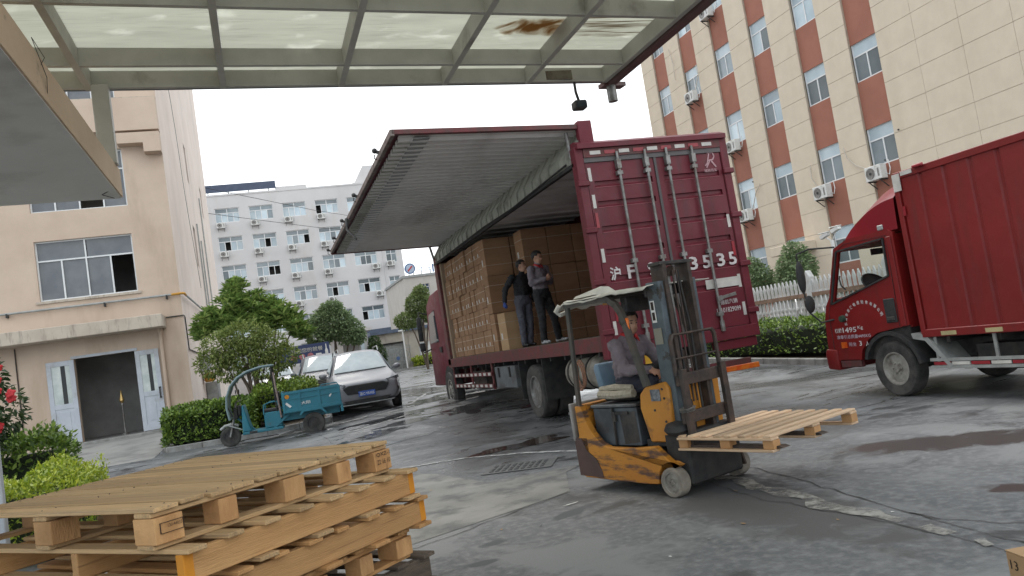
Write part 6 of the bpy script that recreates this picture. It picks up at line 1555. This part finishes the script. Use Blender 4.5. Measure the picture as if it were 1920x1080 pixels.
# curved windscreen/roof: arch
arch_ = [(.06, .62), (.02, .90), (.05, 1.15), (.15, 1.38), (.32, 1.55), (.55, 1.66), (.85, 1.72), (1.12, 1.72)]
frm = mat('clear_plastic_canopy', (.24, .30, .31), (.32, .37, .37), 3, .2)
mb = MB()
for (a, b_), (c, d) in zip(arch_[:-1], arch_[1:]):
    mb.beam((a, 0, b_), (c+(c-a)*.04, 0, d+(d-b_)*.04), .60, .012, Vector((-(d-b_), 0, c-a)))
o = mb.build('windscreen_canopy', frm, TK); 
mb = MB()
for s_ in (-.30, .30): mb.tube([(a, s_, b_) for a, b_ in arch_], .028, 6)
mb.build('canopy_frame', mat('canopy_edge', (.17, .24, .25), None, 3, .4), TK)
mb = MB()
for s_ in (-.30, .30): mb.tube([(1.10, s_, .66), (1.08, s_, 1.72)], .017, 6)
mb.tube([(.12, -.28, .70), (.05, -.30, .9)], .014, 6); mb.build('canopy_post', black, TK)
MB().tube([(1.18, -.33, .50), (1.14, -.34, 1.12), (1.12, -.34, 1.55)], .022, 6).build('side_post', mat('rusty_grey_post', (.28, .22, .20), (.2, .14, .12), 8, .7), TK)
# cargo bed
bx0, bx1 = 1.24, 2.56; b0, b1 = .60, 1.02
MB().box(bx0, bx1, -.46, .46, b0-.04, b0).build('bed_floor', teal, TK)
def bed_side(y):
    s_ = -1 if y < 0 else 1; mb = MB(); mb.box(bx0, bx1, y-.012, y+.012, b0, b1); 
    mb.box(bx0, bx1, y+s_*.012, y+s_*.03, b1-.03, b1+.02); mb.box(bx0, bx1, y+s_*.012, y+s_*.03, b0-.02, b0+.05); mb.box(bx0, bx1, y+s_*.012, y+s_*.026, b0+.26, b0+.29)
    for x in (bx0+.02, bx0+.38, bx0+.82, bx1-.05): mb.box(x, x+.04, y+s_*.012, y+s_*.032, b0, b1)
    return mb
bed_side(-.46).build('bed_side', teal, TK, .003); bed_side(.46).build('bed_side', teal, TK, .003)
MB().box(bx0, bx0+.025, -.45, .45, b0, b1+.05).build('bed_front', teal, TK); MB().box(bx1-.025, bx1, -.45, .45, b0, b1).build('tailgate', teal, TK)
MB().tube([(bx1-.45, -.48, b1+.02), (bx1-.40, -.48, b1+.08), (bx1-.06, -.48, b1+.08), (bx1, -.48, b1-.05)], .014, 6).build('bed_rail', teal, TK)
mb = MB().box(1.2, 2.5, -.25, -.20, .40, .56); mb.box(1.2, 2.5, .20, .25, .40, .56); mb.cyl((1.88, -.38, .25), (1.88, .38, .25), .04); mb.beam((1.0, -.3, .30), (1.35, -.3, .55), .04, .05); mb.beam((.55, 0, .3), (.2, 0, .62), .05, .05); mb.build('frame', teal, TK)
MB().prism([(1.58, .50), (1.66, .60), (2.10, .60), (2.20, .46), (2.17, .44), (2.07, .55), (1.69, .55), (1.62, .48)], -.50, -.34, 'y').build('mudguard', teal, TK)
MB().box(bx1-.04, bx1+.02, -.47, -.30, .42, .60).build('rear_flap', teal, TK)
text('lettering', '大阳', .20, .07, white, TK, FACEY(1.66, -.487, .72), bold=.01); 
MB().lathe([(.05, 0), (.05, .004)], (1.36, -.485, .94), (0, -1, 0), 14).build('round_badge', orangep, TK)
mb = MB(); mb.beam((1.32, -.476, .80), (1.42, -.476, .70), .05, .004, (0, -1, 0)); mb.beam((2.30, -.476, .80), (2.36, -.476, .88), .03, .004, (0, -1, 0)); mb.build('stripe_decal', white, TK)
MB().box(.45, .62, -.348, -.342, .25, .30).build('side_step', dark, TK)

# ================================================================ VEGETATION
def leafmat(name, a, b_, c, r=.5):
    M = bpy.data.materials.new(name); M.use_nodes = True; N = M.node_tree; L = N.links; b = N.nodes['Principled BSDF']
    g = N.nodes.new('ShaderNodeNewGeometry'); rp = N.nodes.new('ShaderNodeValToRGB'); e = rp.color_ramp.elements
    e[0].color = (*a, 1); e[1].color = (*c, 1); e.new(.5).color = (*b_, 1); L.new(g.outputs['Random Per Island'], rp.inputs[0]); L.new(rp.outputs[0], b.inputs['Base Color'])
    b.inputs['Roughness'].default_value = r; tr = N.nodes.new('ShaderNodeBsdfTranslucent'); L.new(rp.outputs[0], tr.inputs[0]); ms = N.nodes.new('ShaderNodeMixShader'); ms.inputs[0].default_value = .22
    L.new(b.outputs[0], ms.inputs[1]); L.new(tr.outputs[0], ms.inputs[2]); L.new(ms.outputs[0], N.nodes['Material Output'].inputs[0]); return M
VR = random.Random(21)
def leaves(clumps, n, size, asp=.45, droop=.2, up=.0, surf=.6):
    """clumps: list of (centre, (rx,ry,rz)); small folded leaves spread through their volume"""
    mb = MB(); vol = [c[1][0]*c[1][1]*c[1][2] for c in clumps]; tot = sum(vol)**1
    w = [v**.75 for v in vol]; sw_ = sum(w)
    for (c, r), wt in zip(clumps, w):
        for _ in range(int(n*wt/sw_)):
            d = Vector((VR.gauss(0, 1), VR.gauss(0, 1), VR.gauss(0, 1))).normalized(); k = VR.random()**(1/3) if VR.random() > surf else VR.uniform(.78, 1.06)
            p = Vector(c)+Vector((d.x*r[0], d.y*r[1], d.z*r[2]))*k
            a = (d+Vector((VR.uniform(-1, 1), VR.uniform(-1, 1), VR.uniform(-1, 1)+up))).normalized(); s_ = size*VR.uniform(.6, 1.35)
            nrm = (Vector((VR.uniform(-1, 1), VR.uniform(-1, 1), 1.2))).normalized(); sd_ = a.cross(nrm)
            if sd_.length < .05: continue
            sd_.normalize(); nn = sd_.cross(a); q = len(mb.v); b_ = p+a*s_*.5; tip = p+a*s_-nn*s_*droop
            mb.v += [tuple(p), tuple(b_+sd_*s_*asp*.5+nn*s_*.06), tuple(tip), tuple(b_-sd_*s_*asp*.5+nn*s_*.06)]; mb.f.append((q, q+1, q+2)); mb.f.append((q, q+2, q+3))
    return mb
def lbuild(mb, name, m, parent):
    me = bpy.data.meshes.new(name); me.from_pydata(mb.v, [], mb.f); me.materials.append(m); return inst(name, me, parent)
barkM = mat('bark', (.13, .10, .075), (.08, .06, .045), 8, .9, st=(1, 1, .3), bump=1, bs=30)
def rosettes(pts, n, ln, parent, m, name='crown'):
    mb = MB()
    for p in pts:
        p = Vector(p); ax = Vector((VR.uniform(-.5, .5), VR.uniform(-.5, .5), 1)).normalized()
        for k in range(n):
            a = 2*math.pi*k/n+VR.uniform(-.2, .2); el = VR.uniform(-.2, 1.0); d = Vector((math.cos(a)*math.cos(el), math.sin(a)*math.cos(el), math.sin(el))); d = (d+ax*.3).normalized()
            s_ = ln*VR.uniform(.7, 1.2); sd_ = d.cross(Vector((0, 0, 1))).normalized(); nn = sd_.cross(d); q = len(mb.v); b_ = p+d*s_*.6
            mb.v += [tuple(p), tuple(b_+sd_*s_*.15+nn*.02), tuple(p+d*s_-nn*s_*.12), tuple(b_-sd_*s_*.15+nn*.02)]; mb.f += [(q, q+1, q+2), (q, q+2, q+3)]
    return lbuild(mb, name, m, parent)
def limbs(parent, base, tips, r0=.06, bend=.12):
    mb = MB(); base = Vector(base)
    for tp in tips:
        tp = Vector(tp); m1 = base.lerp(tp, .35)+Vector((VR.uniform(-bend, bend), VR.uniform(-bend, bend), .1)); m2 = base.lerp(tp, .7)+Vector((VR.uniform(-bend, bend), VR.uniform(-bend, bend), .05))
        mb.tube([base+Vector((VR.uniform(-.04, .04), VR.uniform(-.04, .04), 0)), m1, m2, tp], r0, 7, r0*.3)
    return mb.build('trunk', barkM, parent)
# big-leaved bright tree (loquat-like) and the finer one in front
lm1 = leafmat('broad_green_leaves', (.09, .16, .04), (.20, .31, .075), (.38, .46, .14), .45)
T1 = thing('broadleaf_tree', 'taller tree with rosettes of large bright leaves behind the small tree', 'tree', (-.2, 24.6, gz(-.2, 24.6)))
cl1 = [((-1.05, 0, 3.05), (.50, .5, .40)), ((-.35, 0, 3.5), (.50, .5, .42)), ((.30, .1, 3.35), (.62, .5, .45)), ((.85, 0, 3.0), (.55, .5, .42)), ((-.55, -.1, 2.95), (.7, .5, .42)), ((1.30, 0, 2.65), (.45, .4, .36)), ((.35, .1, 2.8), (.8, .5, .42)), ((-.25, .1, 4.0), (.30, .3, .28)), ((1.55, 0, 2.35), (.3, .3, .24)), ((-1.3, 0, 2.8), (.3, .3, .24))]
pts = []
for c, r in cl1:
    for _ in range(int(62*r[0]/.5)): d = Vector((VR.gauss(0, 1), VR.gauss(0, 1), VR.gauss(0, 1))).normalized(); pts.append((c[0]+d.x*r[0]*VR.uniform(.3, 1), c[1]+d.y*r[1]*VR.uniform(.4, 1), c[2]+d.z*r[2]*VR.uniform(.3, 1)))
rosettes(pts, 12, .25, T1, lm1); limbs(T1, (0, 0, 0), [c for c, r in cl1[:6]], .055)
lm2 = leafmat('olive_small_leaves', (.10, .15, .035), (.20, .25, .06), (.31, .35, .11), .5)
T2 = thing('small_bushy_tree', 'small bushy many-stemmed tree rising from the hedge behind the tricycle', 'tree', (-.35, 22.6, gz(-.3, 22.6)))
cl2 = [((-.55, 0, 2.35), (.60, .5, .42)), ((.05, 0, 2.55), (.65, .5, .42)), ((.55, 0, 2.2), (.55, .5, .45)), ((-.9, 0, 1.95), (.42, .4, .35)), ((0, 0, 2.05), (.7, .5, .4)), ((.95, .1, 1.85), (.42, .4, .35)), ((-.5, 0, 1.65), (.4, .35, .25)), ((.5, 0, 1.6), (.45, .4, .3))]
lbuild(leaves(cl2, 6500, .11, .42, surf=.4), 'crown', lm2, T2)
limbs(T2, (.05, 0, 0), [(-.7, 0, 2.2), (-.3, .1, 2.4), (.1, 0, 2.5), (.4, .1, 2.3), (.8, 0, 2.0), (-.1, -.1, 2.1), (.55, -.1, 1.9)], .042)
def hedge(name, label, x0, x1, y0, y1, h, n, m, size=.06, z0=.09, asp=.55, cat='hedge', mound=.12):
    t = thing(name, label, cat, ((x0+x1)/2, (y0+y1)/2, gz((x0+x1)/2, (y0+y1)/2)+z0)); hx, hy = (x1-x0)/2, (y1-y0)/2
    mb = MB()
    for _ in range(n):
        x = VR.uniform(-1, 1); y = VR.uniform(-1, 1); u_ = VR.random(); e = noise.noise(Vector((x*hx*2.2, y*hy*2.2, n*.01)))
        top_ = h*(1+mound*e*2)*(1-.18*max(abs(x)**6, abs(y)**6))
        if u_ < .55: z_ = top_*VR.uniform(.88, 1.04)
        else:
            z_ = top_*VR.uniform(.02, 1)
            if VR.random() < .5: x = math.copysign(VR.uniform(.9, 1.03), x)
            else: y = math.copysign(VR.uniform(.86, 1.04), y)
        w_ = 1+.10*noise.noise(Vector((x*hx*3, y*hy*3, z_*3)))
        p = Vector((x*hx*w_, y*hy*w_, z_)); a = Vector((VR.uniform(-1, 1), VR.uniform(-1, 1), VR.uniform(-.3, 1.4))).normalized(); s_ = size*VR.uniform(.6, 1.4)
        sd_ = a.cross(Vector((VR.uniform(-1, 1), VR.uniform(-1, 1), 1))).normalized(); q = len(mb.v)
        mb.v += [tuple(p), tuple(p+a*s_*.5+sd_*s_*asp*.5), tuple(p+a*s_), tuple(p+a*s_*.5-sd_*s_*asp*.5)]; mb.f += [(q, q+1, q+2), (q, q+2, q+3)]
    lbuild(mb, 'foliage', m, t)
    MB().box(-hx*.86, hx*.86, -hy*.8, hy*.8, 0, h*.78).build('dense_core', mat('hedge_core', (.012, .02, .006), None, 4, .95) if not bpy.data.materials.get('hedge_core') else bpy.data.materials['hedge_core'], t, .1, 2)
    return t
lmh = leafmat('hedge_leaves', (.045, .09, .015), (.12, .20, .03), (.25, .35, .055), .45)
lmy = leafmat('yellow_green_leaves', (.14, .21, .02), (.33, .42, .035), (.52, .56, .07), .45)
lmd = leafmat('dark_shrub_leaves', (.02, .045, .015), (.05, .09, .025), (.10, .15, .04), .4)
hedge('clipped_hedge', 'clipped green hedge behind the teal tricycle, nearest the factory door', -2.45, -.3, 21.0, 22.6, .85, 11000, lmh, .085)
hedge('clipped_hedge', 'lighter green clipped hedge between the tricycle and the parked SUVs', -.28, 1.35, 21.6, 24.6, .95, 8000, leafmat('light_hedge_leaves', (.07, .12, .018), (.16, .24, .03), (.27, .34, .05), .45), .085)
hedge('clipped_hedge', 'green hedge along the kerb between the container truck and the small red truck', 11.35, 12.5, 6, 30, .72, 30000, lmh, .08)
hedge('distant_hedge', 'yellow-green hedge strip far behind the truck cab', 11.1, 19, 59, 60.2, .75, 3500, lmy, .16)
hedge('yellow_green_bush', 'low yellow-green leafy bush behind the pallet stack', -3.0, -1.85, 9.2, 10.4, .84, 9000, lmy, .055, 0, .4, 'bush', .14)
hedge('round_shrub', 'dark green shrub under the red-flowered camellia', -4.4, -3.0, 13.6, 14.6, 1.15, 4000, lmh, .09, 0, .5, 'shrub')
CT = thing('camellia_bush', 'dark camellia with red flowers at the left edge of the picture', 'shrub', (-3.75, 13.2, 0))
cl = [((-.15, 0, 2.1), (.35, .4, .38)), ((.12, 0, 1.65), (.32, .4, .35)), ((-.25, 0, 1.4), (.45, .4, .4)), ((-.4, 0, 2.4), (.3, .3, .3))]
lbuild(leaves(cl, 1500, .11, .5), 'crown', leafmat('glossy_camellia_leaves', (.015, .035, .012), (.04, .075, .025), (.10, .14, .06), .25), CT); limbs(CT, (-.15, 0, 0), [c for c, r in cl], .03)
fm = mat('red_petals', (.55, .02, .025), (.40, .01, .015), 6, .6); fme = None
for i in range(20):
    c, r = cl[i % 4]; d = Vector((VR.uniform(-.2, 1.1), -VR.uniform(.6, 1.1), VR.uniform(-.8, .8))); p = (c[0]+d.x*r[0], c[1]+d.y*r[1], c[2]+d.z*r[2])
    if fme is None:
        mb = MB()
        for k in range(9):
            a = k*2.4; rr_ = .02+.004*k; mb.ell((rr_*math.cos(a), -.01+.004*k*0, rr_*math.sin(a)), (.030, .016, .026), 8, 5)
        fme = mb.mesh('flower', fm)
    inst('flower', fme, CT, p, (VR.uniform(-.4, .4), 0, VR.uniform(-.5, .5)))
lmf = leafmat('hazy_green_leaves', (.12, .18, .09), (.19, .26, .12), (.26, .34, .17), .6)
def far_tree(label, x, y, cl, n, size, trunk, m, name='round_tree'):
    t = thing(name, label, 'tree', (x, y, gz(x, y))); lbuild(leaves(cl, n, size, .6), 'crown', m, t); limbs(t, (0, 0, 0), [c for c, r in cl[:5]], trunk); return t
far_tree('round-crowned tree in front of the white block, right of the blue banner', 4.1, 46, [((0, 0, 3.6), (1.2, 1, .9)), ((-.8, 0, 3.1), (.7, .8, .8)), ((.9, 0, 3.0), (.85, .8, .7)), ((.1, 0, 4.3), (.7, .7, .5)), ((1.3, 0, 2.6), (.5, .5, .4))], 9000, .17, .09, lmf)
far_tree('pale green tree in front of the low building, left of the truck cab', 10.1, 50, [((0, 0, 4.2), (.85, .8, .85)), ((-.9, 0, 3.3), (.8, .7, .5)), ((.6, 0, 3.7), (.6, .7, .7)), ((.2, 0, 5.0), (.45, .5, .4))], 7000, .16, .08, leafmat('pale_far_leaves', (.12, .17, .06), (.19, .25, .09), (.27, .33, .13), .6))
far_tree('dark conical shrub between the guard room and the gate', 7.9, 57, [((0, 0, 1.4), (.7, .6, .9)), ((0, 0, 2.3), (.4, .4, .5))], 2500, .15, .06, lmd, 'conical_shrub')
far_tree('dark leafy tree behind the fence, left of the twin security cameras', 16.2, 20.6, [((0, 0, 2.2), (.55, .65, .5)), ((-.2, -.4, 1.85), (.45, .5, .4)), ((.1, .4, 1.85), (.45, .55, .45)), ((0, 0, 2.7), (.32, .4, .28))], 4200, .11, .07, lmf, 'small_tree')
far_tree('smaller dark tree behind the fence at the edge of the container truck', 16.2, 22.9, [((0, 0, 2.0), (.6, .8, .5)), ((0, -.4, 1.7), (.5, .5, .4)), ((0, 0, 2.5), (.3, .4, .25))], 4200, .10, .06, lmf, 'small_tree')
# pink flower
t = thing('pink_flower', 'single magenta flower at the end of the hedge by the small red truck', 'flower', (11.28, 13.05, .12)); mb = MB()
for k in range(6): a = k*1.05; mb.ell((0, .05*math.cos(a), .30+.05*math.sin(a)), (.02, .04, .04), 8, 5)
mb.build('petals', mat('magenta_petals', (.55, .03, .30), None, 5, .6), t); MB().cyl((0, 0, 0), (0, 0, .28), .006).build('stem', lmd, t)

# ================================================================ FENCE, CAMERAS, SMALL THINGS
FN = thing('picket_fence', 'white concrete picket fence with a brown top rail behind the hedge', 'fence', (12.95, 0, 0))
pickM = mat('white_concrete_picket', (.62, .62, .61), (.54, .54, .53), 6, .8, dirt=(.35, .34, .32), ds=4, dlo=.55, dhi=.8)
mb = MB(); mb.prism([(-.035, 0), (.035, 0), (.035, 1.62), (.045, 1.68), (.0, 1.82), (-.045, 1.68), (-.035, 1.62)], -.025, .025, 'x'); pk = mb.mesh('picket', pickM, .004)
for k in range(100): inst('picket', pk, FN, (0, 8+k*.16, .12))
mb = MB(); mb.prism([(-.09, 0), (.09, 0), (.09, 1.78), (.11, 1.85), (0, 2.02), (-.11, 1.85), (-.09, 1.78)], -.08, .08, 'x'); po = mb.mesh('post', pickM, .01)
for k in range(7): inst('post', po, FN, (.0, 8.4+k*2.56, .1))
for z_ in (.35, 1.0): MB().box(.026, .07, 8, 24, z_, z_+.08).build('rail', pickM, FN)
MB().box(-.07, -.027, 8, 24, 1.46, 1.56).build('top_rail', mat('brown_rail', (.30, .19, .14), (.22, .14, .10), 5, .8), FN)
for z_ in (.66, 1.2):
    m_ = MB()
    for k in range(100): m_.ell((-.028, 8+k*.16, z_), (.012, .055, .055), 8, 5)
    m_.build('cast_ornament', pickM, FN)['kind'] = 'stuff'
t = thing('security_camera_pole', 'white pole with two white security cameras behind the fence', 'security cameras', (13.3, 15.45, .1))
MB().cyl((0, 0, 0), (0, 0, 2.62), .045, 10).build('pole', white, t)
for y_, z_, a in ((.22, 2.78, .35), (-.18, 2.86, -.35)):
    mb = MB(); mb.beam((0, y_+.14, z_-.04*1), (0, y_-.14, z_+.03), .10, .10); mb.box(-.06, .06, y_-.16, y_+.18, z_+.055, z_+.075); mb.beam((0, 0, 2.6), (0, y_, z_-.05), .03, .03); o = mb.build('camera', white, t, .01)
    mb = MB(); mb.cyl((0, y_+.15, z_-.045), (0, y_+.135, z_-.04), .035); mb.build('lens', black, o)
MB().box(-.05, .05, -.06, .06, 2.2, 2.4).build('junction_box', white, t, .01)
# white post with black handle at the far left
t = thing('white_post', 'white metal post with a black handle at the lower left edge', 'post', (-1.44, 5.0, 0))
MB().box(-.09, .035, -.03, .03, 0, 1.46).build('post', mat('pale_post_paint', (.50, .55, .60), (.45, .50, .55), 3, .5), t, .006)
mb = MB(); mb.tube([(.0, -.03, 1.20), (.02, -.07, 1.22), (.02, -.07, 1.36), (.0, -.03, 1.38)], .010, 6); mb.box(-.06, -.0, -.036, -.03, 1.18, 1.40); mb.build('handle', black, t)
# cables across to the distant block
mb = MB()
for z_, z2 in ((15.2, 16.6), (13.4, 15.3)): mb.tube([(-2.1, 57, z_), (6, 70, (z_+z2)/2-.3), (14, 84, z2)], .02, 5)
tag(mb.build('overhead_cable', black), 'thin overhead cables strung across the front of the white block', 'cable')
tag(MB().tube([(-.9, 19.9, gz(0, 20)+.01), (-.5, 20.2, gz(0, 20)+.02), (.2, 20.1, gz(0, 20)+.02)], .012, 5).build('loose_hose', dark), 'dark hose lying on the ground by the tricycle', 'hose')
